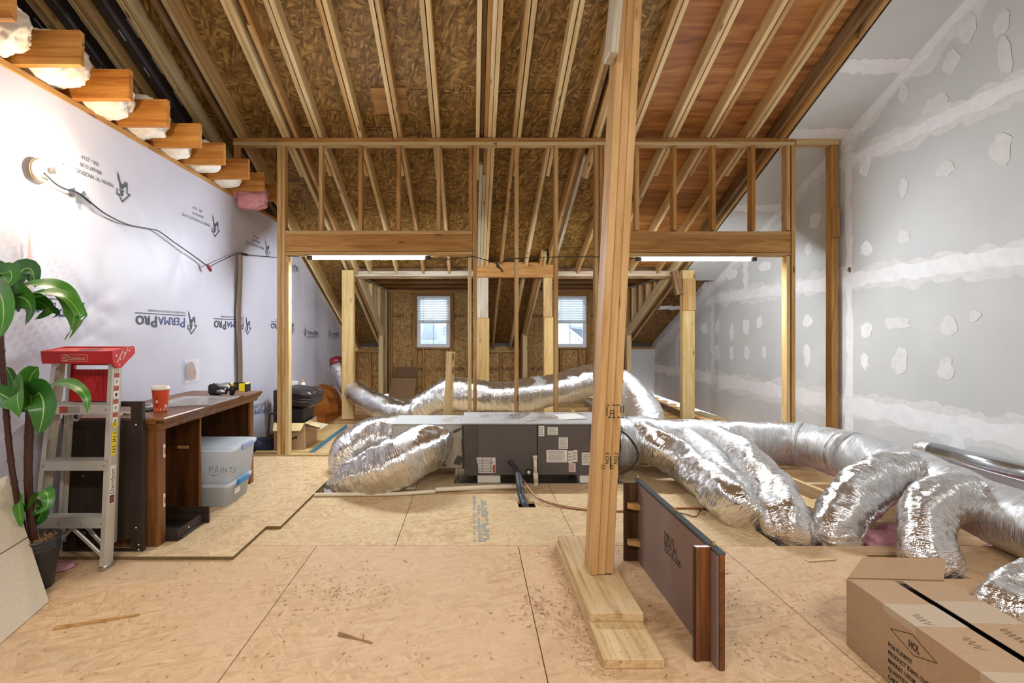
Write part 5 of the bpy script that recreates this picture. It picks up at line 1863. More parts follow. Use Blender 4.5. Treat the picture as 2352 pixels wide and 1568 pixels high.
# the short end flap standing up and leaning back
bm = bmesh.new()
add_prism(bm, [(0.0, 0), (WC - 0.005, 0), (WC + 0.09, 0.115), (0.135, 0.115)], 0, 0.005)
mesh_obj('end_flap', bm, M_CARD, cx, Mr @ frame(X1, Vector((0, 0.93, 0.37)).normalized(), X1.cross(Vector((0, 0.93, 0.37)).normalized()), Vector((0.002, -0.004, HZ + 0.001))))
for y0, y1 in ((-0.36, -0.21), (-0.74, -0.60), (-1.05, -0.92)):
    cbox('tape', (-0.001, y0, HZ + 0.0052), (WC * 0.455, y1, HZ + 0.0056), M_TAPE, 0)
    cbox('tape', (WC * 0.535, y0 + 0.03, HZ + 0.0052), (WC + 0.001, y1 + 0.03, HZ + 0.0056), M_TAPE, 0)
    cbox('tape', (-0.0012, y0, HZ - 0.022), (-0.0006, y1, HZ + 0.005), M_TAPE, 0)


def side_yz(px, py):
    """point of the carton's left side seen at px, py, in the carton's own frame"""
    o = Vector((0, 0, CH))
    r = V(px, py, 1.0) - o
    n = Mr.to_3x3() @ Vector((1, 0, 0))
    p0 = Mr.translation
    q = o + r * ((p0 - o).dot(n) / r.dot(n))
    return Mr.inverted() @ q


def ctext(body, y, z, size, sx=0.78, bold=0.0004):
    o = text_obj('carton_print', body, (0, 0, 0), X1, Y1, size, M_BLACKINK, None, 0.0003, sx=sx, bold=bold)
    M = Mr @ frame(Vector((0, -1, 0)), Z1, Vector((-1, 0, 0)), Vector((-0.0006, y, z)))
    WM[o.name] = M
    o.parent = cx
    o.matrix_parent_inverse = WM[cx.name].inverted()
    o.matrix_basis = M
    return o


q0 = side_yz(2040, 1475)
for i, s in enumerate(('PO# FL358797', 'PRODUCT ID#:01-22493', 'MARKET: USDM', 'QUANTITY PER', 'CARTON#:', 'MADE IN')):
    qi = side_yz(2040, 1482 + 18.6 * i)
    ctext(s, qi.y, qi.z, 0.0225, 0.80)
q1 = side_yz(2087, 1484)
ctext('HOL', q1.y, q1.z, 0.037, 0.62, 0.0010)
bm = bmesh.new()
dm = [(lambda q: (q.y, q.z))(side_yz(a, b)) for a, b in ((2045, 1443), (2095, 1456), (2153, 1523), (2099, 1505))]
for a, b in zip(dm, dm[1:] + dm[:1]):
    bar(bm, (-0.0006, a[0], a[1]), (-0.0006, b[0], b[1]), 0.0024, 0.0006, up=(1, 0, 0))
mesh_obj('diamond_mark', bm, M_BLACKINK, cx, Mr)
# scribbles on the flaps
bm = bmesh.new()
for (x, y, n, sx_, sy) in ((0.055, -0.28, 5, 0.03, 0.05), (0.105, -0.42, 4, 0.03, 0.05), (0.06, -0.78, 7, 0.02, 0.09), (0.28, -0.36, 6, 0.03, 0.06), (0.30, -0.56, 6, 0.03, 0.07), (0.33, -0.8, 7, 0.03, 0.09)):
    pts = []
    for i in range(n * 3):
        t = i / (n * 3 - 1)
        pts.append((Vector((x + sx_ * math.sin(i * 1.9) * 0.6, y - sy * t * 1.4, HZ + 0.0058)), 0.0009))
    add_tube(bm, pts, 4, 0.01, flat=0.4)
mesh_obj('pen_scribble', bm, M_BLACKINK, cx, Mr)

# ================================================================ LEANING CARDBOARD, STICKS, DEBRIS
cb = thing('flat_cardboard', (-2.1, 2.3, 0), 'grey tan sheet of flattened cardboard leaning at the left edge', 'cardboard')
b0 = FL(112, 1383)
b1 = FL(-120, 1500)
b1 = b0 + (FL(0, 1480) - b0).normalized() * 0.75
ux = (b1 - b0).normalized()
lean = (V(16, 1092, 2.62) - b0)
vv = (lean - ux * lean.dot(ux)).normalized()
nn = ux.cross(vv)
sl = lean.dot(ux)
Hh = lean.dot(vv)
fold = Hh * 0.5
bm = bmesh.new()
add_prism(bm, [(0.0, 0.004), (0.75, 0.004), (0.75 + sl * 0.5, fold - 0.003), (sl * 0.5, fold - 0.003)], -0.003, 0.003)
mesh_obj('lower_leaf', bm, M_CARDG, cb, frame(ux, vv, nn, b0))
bm = bmesh.new()
add_prism(bm, [(sl * 0.5, fold + 0.002), (0.75 + sl * 0.5, fold + 0.002), (0.75 + sl, Hh), (sl, Hh)], -0.003, 0.003)
mesh_obj('upper_leaf', bm, M_CARDG, cb, frame(ux, vv, nn, b0))
bm = bmesh.new()
bar(bm, (0.26, 0.02, 0.0034), (0.30, fold - 0.01, 0.0034), 0.004, 0.0008)
bar(bm, (sl * 0.5 + 0.02, fold, 0.0005), (0.74 + sl * 0.5, fold, 0.0005), 0.006, 0.003)
mesh_obj('crease', bm, M_OLD, cb, frame(ux, vv, nn, b0) if (ux.cross(vv)).dot(Vector((1, 0, 0))) > 0 else frame(ux, vv, nn, b0))
a, b = FL(122, 1446), FL(320, 1412)
bm = bmesh.new()
for dx, dz in ((0, 0.004), (0.008, 0.007)):
    bar(bm, a + Vector((0, dx, dz)), b + Vector((0, -dx * 0.4, dz * 0.9)), 0.010, 0.006)
o = mesh_obj('wood_splinter', bm, M_STUD, None)
tag(o, 'long thin split stick of wood on the floor in the left foreground', 'stick', 'sticks on the floor')
a, b = FL(776, 1460), FL(850, 1474)
bm = bmesh.new()
for k in range(4):
    bar(bm, a + Vector((0, 0.006 * k, 0.003 + 0.001 * k)), b + Vector((0.004 * k, -0.004 * k, 0.003)), 0.006, 0.003)
bar(bm, FL(832, 1470, 0.004), FL(836, 1455, 0.015), 0.004, 0.003)
o = mesh_obj('wood_splinter', bm, M_OLD, None)
tag(o, 'short frayed splinter on the floor below the middle of the picture', 'stick', 'sticks on the floor')
a, b = FL(1852, 1287, .004), FL(1915, 1283, .004)
o = board('wood_splinter', a, b, 0.03, 0.004, M_LIGHT)
tag(o, 'thin pale offcut lying flat on the floor left of the long carton', 'stick', 'sticks on the floor')
# sawdust and shavings: nobody could count them
bm = bmesh.new()
def chips(n, fn, s0, s1):
    for _ in range(n):
        p = fn()
        s = R.uniform(s0, s1)
        a = R.uniform(0, PI)
        u = Vector((math.cos(a), math.sin(a), R.uniform(-0.2, 0.2))) * s
        v = Vector((-math.sin(a), math.cos(a), R.uniform(-0.3, 0.3))) * s * R.uniform(0.12, 0.4)
        b = Vector((p[0], p[1], R.uniform(0.0015, 0.004)))
        if len(p) > 2:
            b.z += p[2]
        vs = [bm.verts.new(b + q) for q in (u, v, -u, -v)]
        bm.faces.new(vs)


chips(1500, lambda: (0.45 + 0.035 * R.gauss(0, 1) + 0.03, R.uniform(1.95, 3.1)), 0.002, 0.007)
chips(700, lambda: (R.uniform(-2.0, 1.4), R.uniform(1.5, 3.2)), 0.003, 0.013)
chips(200, lambda: (R.gauss(-0.65, 0.15), R.gauss(2.6, 0.12)), 0.003, 0.012)
chips(260, lambda: (R.gauss(0.33, 0.07), R.gauss(2.45, 0.1)), 0.003, 0.012)
chips(160, lambda: (R.uniform(0.53, 0.74), R.uniform(2.0, 2.24), 0.038), 0.002, 0.006)
chips(120, lambda: (R.uniform(0.53, 0.74), R.uniform(2.25, 2.6), 0.077), 0.002, 0.005)
chips(500, lambda: (R.uniform(0.75, 1.6), R.uniform(1.9, 3.0)), 0.002, 0.008)
chips(300, lambda: (R.uniform(1.0, 2.2), R.uniform(2.0, 3.1)), 0.003, 0.012)
o = mesh_obj('wood_shavings', bm, M_SAWDUST, None)
tag(o, 'scattered wood shavings and sawdust on the subfloor', 'shavings', None, 'stuff')
o = lump('insulation_tuft', FL(140, 1300, 0.012), (0.07, 0.06, 0.012), M_PINK, None, 3, 0.5, 3, 21)
tag(o, 'flattened pale pink insulation scrap on the floor beside the plant pot', 'insulation')
o = lump('insulation_tuft', FL(168, 1258, 0.02) + Vector((0, 0.10, 0.02)), (0.05, 0.035, 0.035), M_PINK, None, 3, 0.5, 3, 25)
tag(o, 'pink insulation tuft seen through the bottom cutout of the dark panel', 'insulation')

# ================================================================ BROWN DESK AND WHAT IS ON AND UNDER IT
dk = thing('desk', (-2.15, 3.75, 0.02), 'brown stained wooden desk carcass with moulded top, open front, against the white wall', 'desk')
TZ = 0.795
box('desk_top', (-2.425, 3.035, TZ - 0.022), (-1.812, 4.475, TZ), M_DESK, dk, 0.006)
# crown moulding under the top, front run and two returns
prof = [(0.0, 0.0), (0.045, 0.0), (0.045, -0.012), (0.036, -0.020), (0.022, -0.032), (0.014, -0.046), (0.014, -0.058), (0.0, -0.058)]
bm = bmesh.new()
add_prism(bm, prof, 0, 1.40)
mesh_obj('moulding', bm, M_DESK, dk, frame(X1, Z1, X1.cross(Z1), Vector((-1.868, 4.465, TZ - 0.022))))
bm = bmesh.new()
add_prism(bm, prof, 0, 0.55)
mesh_obj('moulding', bm, M_DESK, dk, frame(-Y1, Z1, (-Y1).cross(Z1), Vector((-1.868, 3.085, TZ - 0.022))))
bm = bmesh.new()
ZB = 0.021
box('end_panel', (-2.42, 3.075, ZB), (-1.885, 3.095, TZ - 0.025), M_DESK, dk)
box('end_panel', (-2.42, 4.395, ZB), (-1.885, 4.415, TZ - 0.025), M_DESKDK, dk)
box('stile', (-1.888, 3.070, ZB), (-1.868, 3.150, TZ - 0.08), M_DESK, dk, 0.003)
box('stile', (-1.888, 4.350, ZB), (-1.868, 4.420, TZ - 0.08), M_DESK, dk, 0.003)
box('end_stile', (-1.950, 4.39, ZB), (-1.89, 4.394, TZ - 0.03), M_DESKDK, dk)
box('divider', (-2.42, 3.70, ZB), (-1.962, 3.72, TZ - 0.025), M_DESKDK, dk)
box('divider_edge', (-1.962, 3.698, ZB), (-1.950, 3.722, TZ - 0.025), M_DESK, dk)
box('front_rail', (-1.888, 3.150, TZ - 0.08), (-1.868, 4.350, TZ - 0.024), M_DESK, dk)
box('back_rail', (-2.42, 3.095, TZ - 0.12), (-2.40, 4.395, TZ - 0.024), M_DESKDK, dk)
box('shelf_cleat', (-2.36, 3.684, 0.465), (-2.02, 3.70, 0.490), M_DESKDK, dk)
box('broken_cleat_end', (-2.10, 3.682, 0.470), (-2.02, 3.684, 0.492), M_STUD, dk, 0)
for z in (0.58, 0.28):
    box('hinge_plate', (-1.868, 3.125, z - 0.04), (-1.866, 3.142, z + 0.04), M_WHITEPLASTIC, dk, 0)
    box('hinge_leaf', (-1.866, 3.130, z - 0.02), (-1.863, 3.138, z + 0.02), plain('brass', '#b3853c', 0.4, 0.8) if z > 0.5 else bpy.data.materials['brass'], dk)
bm = bmesh.new()
for z in (0.12, 0.17, 0.22, 0.27, 0.32):
    add_lathe(bm, [(0.004, 0), (0.003, 0.001)], 8, frame(X1, Z1, -Y1, Vector((-2.03, 3.6995, z))))
mesh_obj('peg_holes', bm, M_BLACK, dk)['kind'] = 'stuff'

# paper cup
cp = thing('paper_cup', (-1.99, 3.30, TZ), 'orange red paper coffee cup with a white lid on the brown desk', 'cup')
Mc = Matrix.Translation((-1.99, 3.30, TZ + 0.0005))
bm = bmesh.new()
add_lathe(bm, [(0.037, 0), (0.038, 0.004), (0.050, 0.138), (0.052, 0.142)], 36, Mc)
mesh_obj('cup_body', bm, M_CUP, cp)
bm = bmesh.new()
add_lathe(bm, [(0.054, 0.138), (0.055, 0.146), (0.052, 0.150), (0.050, 0.160), (0.044, 0.164), (0.043, 0.159), (0.0, 0.159)], 36, Mc)
mesh_obj('lid', bm, M_WHITEPLASTIC, cp)


def cup_patch(a0, a1, z0, z1, mat, nm, slant=0.0):
    bm = bmesh.new()
    n = 6
    prev = None
    for i in range(n + 1):
        t = i / n
        a = a0 + (a1 - a0) * t
        cur = []
        for z in (z0, z1):
            r = 0.0382 + (0.050 - 0.038) * (z - 0.004) / 0.134 + 0.0004
            aa = a + (slant if z == z1 else 0)
            cur.append(bm.verts.new(Mc @ Vector((r * math.cos(aa), r * math.sin(aa), z))))
        if prev:
            bm.faces.new((prev[0], cur[0], cur[1], prev[1]))
        prev = cur
    return mesh_obj(nm, bm, mat, cp)


va = math.atan2(-3.30, 1.99)      # towards the viewer
cup_patch(va - 1.5, va + 1.5, 0.005, 0.024, M_WHITEPLASTIC, 'pale_band')
for k in range(9):
    cup_patch(va - 1.2 + k * 0.28, va - 1.2 + k * 0.28 + 0.15, 0.0055, 0.0235, M_CUP, 'red_stripe', 0.16)
cup_patch(va - 0.62, va - 0.38, 0.03, 0.055, M_MAROON, 'dark_print')
cup_patch(va - 0.62, va - 0.36, 0.058, 0.075, M_WHITEPLASTIC, 'white_print')
cup_patch(va - 0.58, va - 0.42, 0.078, 0.094, M_MAROON, 'dark_print')
cup_patch(va + 0.55, va + 0.95, 0.026, 0.044, M_WHITEPLASTIC, 'white_print')

def disc(name, px, py, r, h, mat, label, cat, z=TZ):
    d = F * (CH - z) / (py - VY)
    p = V(px, py, d)
    bm = bmesh.new()
    add_lathe(bm, [(r, 0), (r, h * 0.8), (r * 0.95, h), (r * 0.9, h * 0.75), (0, h * 0.75)], 28)
    o = mesh_obj(name, bm, mat, None, Matrix.Translation((p.x, p.y, z + 0.0005)))
    return tag(o, label, cat)


disc('jar_lid', 341, 943, 0.045, 0.012, M_BLACK, 'round black lid lying on the desk left of the coffee cup', 'lid')
disc('jar_lid', 338, 929, 0.03, 0.006, M_GALV, 'small flat silver lid on the desk behind the black lid', 'lid')
bm = bmesh.new()
add_tube(bm, [(Vector((0.035 * math.cos(a), 0.035 * math.sin(a), 0.008)), 0.008) for a in [k * 2 * PI / 14 for k in range(13)]], 10, 0.01)
o = mesh_obj('cable_ring', bm, M_WHITEPLASTIC, None, Matrix.Translation((-2.13, 3.14, TZ)))
tag(o, 'small white plastic ring on the desk seen through the dark panel slot', 'ring')
# clear plastic sheet
bm = bmesh.new()
corn = [FL(330, 938, TZ + .002), FL(500, 932, TZ + .002), FL(572, 911, TZ + .002), FL(425, 912, TZ + .002)]
g = [[None] * 9 for _ in range(9)]
for i in range(9):
    for j in range(9):
        u, v = i / 8, j / 8
        p = (corn[0] * (1 - u) + corn[1] * u) * (1 - v) + (corn[3] * (1 - u) + corn[2] * u) * v
        p.z = TZ + 0.0025 + 0.005 * abs(noise.noise(Vector((p.x * 9, p.y * 9, 0)))) + (0.008 if i in (0, 8) or j in (0, 8) else 0)
        p.x = max(-2.42, min(-1.80, p.x))
        g[i][j] = bm.verts.new(p)
for i in range(8):
    for j in range(8):
        f = bm.faces.new((g[i][j], g[i + 1][j], g[i + 1][j + 1], g[i][j + 1]))
bmesh.ops.solidify(bm, geom=bm.faces[:], thickness=0.0015)
o = mesh_obj('plastic_lid_sheet', bm, M_SHEET, None)
tag(o, 'large clear plastic sheet with a raised rim lying on the brown desk top', 'sheet')
# cordless saw lying on the desk
pc = FL(525, 908, TZ)
sw = thing('cordless_saw', pc, 'cordless saw with black head and yellow battery lying on the far desk end', 'tool')
ys, zs = pc.y, TZ


def SP(px, py, dy=0.0):
    return V(px, py, ys + dy)


bm = bmesh.new()
p, q = SP(483, 905), SP(508, 881)
add_box(bm, (p.x, ys - 0.05, p.z), (q.x, ys + 0.05, q.z), 0.014)
mesh_obj('saw_head', bm, M_BLACK, sw)
tube('shoe_roller', [(SP(500, 899, -0.06), 0.02), (SP(520, 899, -0.06), 0.022)], M_GALV, sw, 16)
tube('motor_body', [(SP(500, 890), 0.03), (SP(520, 888), 0.036), (SP(533, 889), 0.034)], M_GALV, sw, 20)
p, q = SP(484, 909), SP(512, 905)
box('shoe_plate', (p.x, ys - 0.075, TZ + 0.001), (q.x, ys + 0.03, TZ + 0.009), M_STEEL, sw)
board('blade_guard', SP(487, 884, -0.055), SP(506, 897, -0.055), 0.012, 0.045, M_DARKGREY, sw, up=(0, 0, 1))
tube('trigger_grip', [(SP(532, 907, -0.02) + Vector((0, 0, 0.0)), 0.016), (SP(534, 898, -0.02), 0.022), (SP(537, 889, -0.02), 0.02)], M_BLACK, sw, 14)
tube('handle', [(SP(530, 889), 0.022), (SP(545, 890), 0.019), (SP(556, 888), 0.024)], M_DARKGREY, sw, 16)
tube('yellow_collar', [(SP(531, 884), 0.018), (SP(538, 884), 0.018)], M_YELLOW, sw, 14)
p, q = SP(553, 898), SP(571, 878)
bat = box('battery', (p.x, ys - 0.045, p.z), (q.x, ys + 0.03, q.z), M_YELLOW, sw, 0.008)
box('battery_shoe', (q.x - 0.012, ys - 0.048, p.z - 0.002), (q.x + 0.004, ys + 0.033, q.z - 0.008), M_BLACK, bat, 0.004)
p2, q2 = SP(541, 882), SP(566, 877)
box('battery_top', (p2.x, ys - 0.04, p2.z), (q2.x, ys + 0.02, q2.z), M_BLACK, bat, 0.004)
for px in (492, 497):
    tube('black_lever', [(SP(px, 892, -0.06), 0.008), (SP(px + 8, 898, -0.065), 0.008)], M_BLACK, sw, 10)


# plastic bins
def rrect(w_, d_, r, n=5):
    pts = []
    for cx_, cy_, a0 in ((w_ / 2 - r, d_ / 2 - r, 0), (-w_ / 2 + r, d_ / 2 - r, PI / 2), (-w_ / 2 + r, -d_ / 2 + r, PI), (w_ / 2 - r, -d_ / 2 + r, 1.5 * PI)):
        for k in range(n + 1):
            a = a0 + PI / 2 * k / n
            pts.append((cx_ + r * math.cos(a), cy_ + r * math.sin(a)))
    return pts


def shell(bm, levels, close_top=False):
    """levels: (w, d, r, z)"""
    prev = None
    rings = []
    for w_, d_, r, z in levels:
        ring = [bm.verts.new((x, y, z)) for x, y in rrect(w_, d_, r)]
        if prev:
            n = len(ring)
            for k in range(n):
                f = bm.faces.new((prev[k], prev[(k + 1) % n], ring[(k + 1) % n], ring[k]))
                f.smooth = True
        prev = ring
        rings.append(ring)
    bm.faces.new(list(reversed(rings[0])))
    bm.faces.new(rings[-1])


def bin_(c, w0, d0, w1, d1, h, label, lid_handle, body_mat=M_BIN):
    o = thing('storage_bin', c, label, 'bin', 'clear bins under the desk')
    M = Matrix.Translation(Vector(c))
    bm = bmesh.new()
    t = 0.003
    shell(bm, [(w0, d0, .04, 0), (w1, d1, .045, h - .02), (w1 + .02, d1 + .02, .05, h - .018), (w1 + .02, d1 + .02, .05, h), (w1 - 2 * t, d1 - 2 * t, .045, h), (w0 - 2 * t, d0 - 2 * t, .04, t)])
    mesh_obj('bin_body', bm, body_mat, o, M)
    bm = bmesh.new()
    shell(bm, [(w1 + .026, d1 + .026, .05, h - .012), (w1 + .03, d1 + .03, .052, h + .008), (w1 - .02, d1 - .02, .045, h + .012), (w1 - .04, d1 - .04, .04, h + .018), (w1 - .08, d1 - .08, .04, h + .018)])
    mesh_obj('lid', bm, M_BINLID, o, M)
    hw = w1 / 2 + .016
    box('latch_handle', (c[0] + hw - 0.004, c[1] - 0.09, c[2] + h - 0.03), (c[0] + hw + 0.014, c[1] + 0.09, c[2] + h + 0.014), lid_handle, o, 0.005)
    return o


b1_ = bin_((-2.045, 3.965, 0.021), 0.50, 0.36, 0.535, 0.40, 0.160, 'lower clear storage bin with a blue latch, on the strand board under the desk', M_BLUEH)
p = V(553, 1135, 3.9)
box('label_sticker', (-1.775, 3.86, 0.09), (-1.773, 3.95, 0.13), M_PAPER, b1_, 0)
b2_ = bin_((-2.05, 3.975, 0.202), 0.55, 0.41, 0.60, 0.43, 0.238, 'upper clear storage bin with handwriting and a grey blue latch under the desk', M_HANDLE)
strokes = [[(461, 1070), (464, 1072), (460, 1076), (464, 1080), (459, 1082)],
           [(480, 1087), (482, 1071)], [(480, 1073), (489, 1071), (491, 1075), (482, 1080)],
           [(492, 1086), (498, 1070), (502, 1086)], [(494, 1081), (501, 1080)],
           [(507, 1085), (508, 1076)],
           [(512, 1085), (514, 1074), (520, 1084), (522, 1073)],
           [(526, 1074), (536, 1072)], [(531, 1073), (530, 1084)],
           [(543, 1074), (538, 1076), (541, 1080), (537, 1085), (533, 1084)],
           [(484, 1089), (492, 1092), (502, 1089)]]
for st_ in strokes:
    bm = bmesh.new()
    pts = [V(a, b, 3.757) for a, b in st_]
    for a, b in zip(pts, pts[1:]):
        a, b = Vector((a.x, 3.7545, a.z)), Vector((b.x, 3.7545, b.z))
        bar(bm, a, b, 0.0022, 0.0008, up=(0, 1, 0))
    mesh_obj('handwriting', bm, M_BLACKINK, b2_)
# pale block added inside the upper bin to brighten it
o = box('pale_fill_block', (-2.25, 3.87, 0.24), (-1.85, 4.08, 0.36), M_PAPER, None)
tag(o, 'pale block added inside the upper clear bin to brighten it', 'contents')

# black drawer tray
tr_ = thing('drawer_tray', (-2.0, 3.3, 0.021), 'empty black wooden drawer tray on the floor before the brown desk', 'drawer')
box('drawer_bottom', (-2.18, 3.165, 0.026), (-1.81, 3.46, 0.032), M_DARKGREY, tr_, 0)
box('drawer_side', (-2.19, 3.155, 0.021), (-1.797, 3.169, 0.088), M_ESPRESSO, tr_)
box('drawer_side', (-1.811, 3.169, 0.021), (-1.797, 3.46, 0.088), M_ESPRESSO, tr_)
box('drawer_side', (-2.19, 3.169, 0.021), (-2.176, 3.46, 0.088), M_ESPRESSO, tr_)
box('drawer_front', (-2.21, 3.46, 0.021), (-1.765, 3.478, 0.128), M_ESPRESSO, tr_)
box('runner', (-1.797, 3.18, 0.026), (-1.790, 3.45, 0.038), M_BLACK, tr_)
box('runner_clip', (-1.797, 3.27, 0.06), (-1.7955, 3.283, 0.068), M_WHITEPLASTIC, tr_, 0)

# dark frame panel behind the ladder
fp = thing('dark_frame_panel', (-2.14, 3.02, 0), 'dark espresso furniture side panel with slots standing behind the step ladder', 'panel')
box('side_stile', (-1.992, 3.012, 0.001), (-1.928, 3.030, 0.896), M_ESPRESSO, fp)
box('grey_edge', (-1.928, 3.010, 0.001), (-1.919, 3.032, 0.896), M_DARKGREY, fp, 0)
box('side_stile', (-2.39, 3.012, 0.001), (-2.31, 3.030, 0.896), M_ESPRESSO, fp)
box('rail', (-2.31, 3.012, 0.866), (-1.992, 3.030, 0.896), M_ESPRESSO, fp)
box('inner_panel', (-2.31, 3.014, 0.092), (-1.992, 3.028, 0.786), M_ESPRESSO, fp)
box('rail', (-2.31, 3.012, 0.001), (-1.992, 3.030, 0.034), M_ESPRESSO, fp)
for x, z in ((-1.945, 0.03), (-1.945, 0.06), (-1.96, 0.16), (-1.96, 0.76), (-2.26, 0.13), (-2.27, 0.46)):
    bm = bmesh.new()
    add_lathe(bm, [(0.0055, 0), (0.004, 0.003), (0, 0.003)], 10, frame(X1, Z1, -Y1, Vector((x, 3.012, z))))
    mesh_obj('screw_cap', bm, M_WHITEPLASTIC, fp)

# ================================================================ STEP LADDER
ld = thing('step_ladder', (-2.2, 2.85, 0), 'aluminium step ladder with a red plastic top standing before the dark panel', 'ladder')


def channel(name, p0, p1, side, depth=0.072, fl=0.024, mat=M_ALU):
    """C section; web on the outer side (side = +1 right, -1 left)"""
    p0, p1 = Vector(p0), Vector(p1)
    z = (p1 - p0).normalized()
    y = (Y1 - z * Y1.dot(z)).normalized()
    x = y.cross(z)
    L = (p1 - p0).length
    bm = bmesh.new()
    t = 0.003
    s = side
    a, b = sorted((0, -t * s))
    add_box(bm, (a, -depth / 2, 0), (b, depth / 2, L))
    a, b = sorted((-t * s, -fl * s))
    add_box(bm, (a, -depth / 2, 0), (b, -depth / 2 + t, L))
    add_box(bm, (a, depth / 2 - t, 0), (b, depth / 2, L))
    for k in (-0.2, 0.0, 0.2):
        a, b = sorted((0, 0.0012 * s))
        add_box(bm, (a, depth * k - 0.003, 0.02), (b, depth * k + 0.003, L - 0.02))
    return mesh_obj(name, bm, mat, ld, frame(x, y, z, p0))


RB, RT = Vector((-1.998, 2.835, 0.004)), Vector((-1.982, 2.885, 1.165))
LB, LT = Vector((-2.405, 2.835, 0.004)), Vector((-2.318, 2.885, 1.165))
rr = channel('front_rail', RB, RT, 1)
lr = channel('front_rail', LB, LT, -1)
channel('rear_rail', (-2.055, 2.965, 0.09), (-2.020, 2.958, 1.15), 1, 0.045, 0.02)
channel('rear_rail', (-2.37, 2.965, 0.09), (-2.30, 2.958, 1.15), -1, 0.045, 0.02)


def rp(t, a, b):
    return a + (b - a) * t


for k, z in enumerate((0.290, 0.600, 0.905)):
    t = z / 1.165
    a, b = rp(t, LB, LT), rp(t, RB, RT)
    bm = bmesh.new()
    add_box(bm, (a.x + .003, a.y - 0.043, z - 0.004), (b.x - .003, a.y + 0.036, z))
    add_box(bm, (a.x + .003, a.y - 0.043, z - 0.056), (b.x - .003, a.y - 0.040, z))
    add_box(bm, (a.x + .003, a.y + 0.033, z - 0.03), (b.x - .003, a.y + 0.036, z))
    for j in range(6):
        add_box(bm, (a.x + .003, a.y - 0.034 + j * 0.012, z), (b.x - .003, a.y - 0.029 + j * 0.012, z + 0.0015))
    st = mesh_obj('step', bm, M_ALU, ld)
    bm = bmesh.new()
    for x in (a.x + 0.02, b.x - 0.02) + ((a.x + 0.14, a.x + 0.26) if k == 0 else ()):
        add_lathe(bm, [(0.007, 0), (0.005, 0.004), (0, 0.005)], 10, frame(X1, Z1, -Y1, Vector((x, a.y - 0.043, z - 0.028))))
    mesh_obj('rivet', bm, M_STEEL, st)
    if k == 2:
        box('warning_label', (a.x + 0.075, a.y - 0.0444, z - 0.048), (a.x + 0.12, a.y - 0.0432, z - 0.012), M_PRINTR, st, 0)
        box('warning_label', (a.x + 0.121, a.y - 0.0444, z - 0.048), (a.x + 0.185, a.y - 0.0432, z - 0.012), M_PRINT, st, 0)
# diagonal braces below the lowest step
t = 0.24 / 1.165
for x0 in (-2.20, -2.17):
    board('brace', (x0, 2.83 + (0.0 if x0 < -2.19 else 0.05), 0.236), (-2.012, 2.83 + (0.0 if x0 < -2.19 else 0.05), 0.06), 0.012, 0.02, M_ALU, ld, up=(1, 0, 0))
    board('brace', (x0 - 0.03, 2.83 + (0.0 if x0 < -2.19 else 0.05), 0.236), (-2.385, 2.83 + (0.0 if x0 < -2.19 else 0.05), 0.06), 0.012, 0.02, M_ALU, ld, up=(1, 0, 0))
# spreader hardware
board('spreader', (-2.30, 2.87, 0.86), (-2.22, 2.90, 0.80), 0.02, 0.006, M_GALV, ld)
board('spreader', (-2.22, 2.90, 0.80), (-2.19, 2.93, 0.86), 0.02, 0.006, M_GALV, ld)
for b_ in (RB, LB):
    bm = bmesh.new()
    s = 1 if b_ is RB else -1
    a, b = sorted((0.003 * s, -0.028 * s))
    add_box(bm, (a, -0.039, -0.004), (b, 0.039, 0.022), 0.003)
    mesh_obj('rubber_foot', bm, M_GALV if s > 0 else M_BLACK, ld, Matrix.Translation(b_))
# red plastic top, tilted a little
Mt = frame(X1, Vector((0, 0.992, 0.125)), Vector((0, -0.125, 0.992)), Vector((-2.150, 2.80, 1.188)))
bm = bmesh.new()
add_box(bm, (-0.192, 0, -0.060), (0.190, 0.005, 0.010), 0.002)
add_box(bm, (-0.192, 0.005, -0.050), (-0.186, 0.17, 0.010), 0.002)
add_box(bm, (-0.192, 0.165, -0.045), (0.190, 0.17, 0.010), 0.002)
add_box(bm, (-0.186, 0.005, -0.004), (0.188, 0.165, 0.002))
top = mesh_obj('top_cap', bm, M_RED, ld, Mt)
bm = bmesh.new()
add_box(bm, (-0.183, 0.008, 0.002), (0.183, 0.162, 0.004), 0.001)
mesh_obj('top_tray', bm, M_ORANGE, top, Mt)
bm = bmesh.new()
add_prism(bm, [(0.0, 0.012), (0.175, 0.012), (0.19, 0.0), (0.188, -0.03), (0.165, -0.045), (0.10, -0.075), (0.06, -0.095), (0.03, -0.09), (0.0, -0.06)], 0, 0.012)
mesh_obj('end_lobe', bm, M_RED, top, Mt @ frame(Y1, Z1, X1, Vector((0.186, 0, 0))))
bm = bmesh.new()
for (y, z, r) in ((0.03, -0.02, .008), (0.06, -0.045, .007), (0.10, -0.02, .008), (0.14, -0.01, .007), (0.05, -0.075, .007), (0.16, 0.0, .006)):
    add_lathe(bm, [(r, 0), (r * 0.7, 0.002), (0, 0.002)], 10, frame(Y1, Z1, X1, Vector((0.198, y, z))))
bar(bm, (0.1985, 0.03, -0.06), (0.1985, 0.09, 0.0), 0.007, 0.001, up=(1, 0, 0))
bar(bm, (0.1985, 0.08, -0.05), (0.1985, 0.13, 0.005), 0.006, 0.001, up=(1, 0, 0))
mesh_obj('paint_spatter', bm, M_PAPERP, top, Mt)['kind'] = 'stuff'
bm = bmesh.new()
for (x, y, rx, ry) in ((-0.12, 0.09, 0.022, 0.014), (0.02, 0.085, 0.06, 0.05), (0.12, 0.04, .008, .006), (0.145, 0.045, .006, .005)):
    add_prism(bm, [(x + rx * math.cos(a), y + ry * math.sin(a)) for a in [k * PI / 8 for k in range(16)]], 0.0042, 0.0048)
mesh_obj('tool_holes', bm, M_MAROON, top, Mt)
pale = plain('pale_cream_ink', '#d8b9a4', 0.6)
bm = bmesh.new()
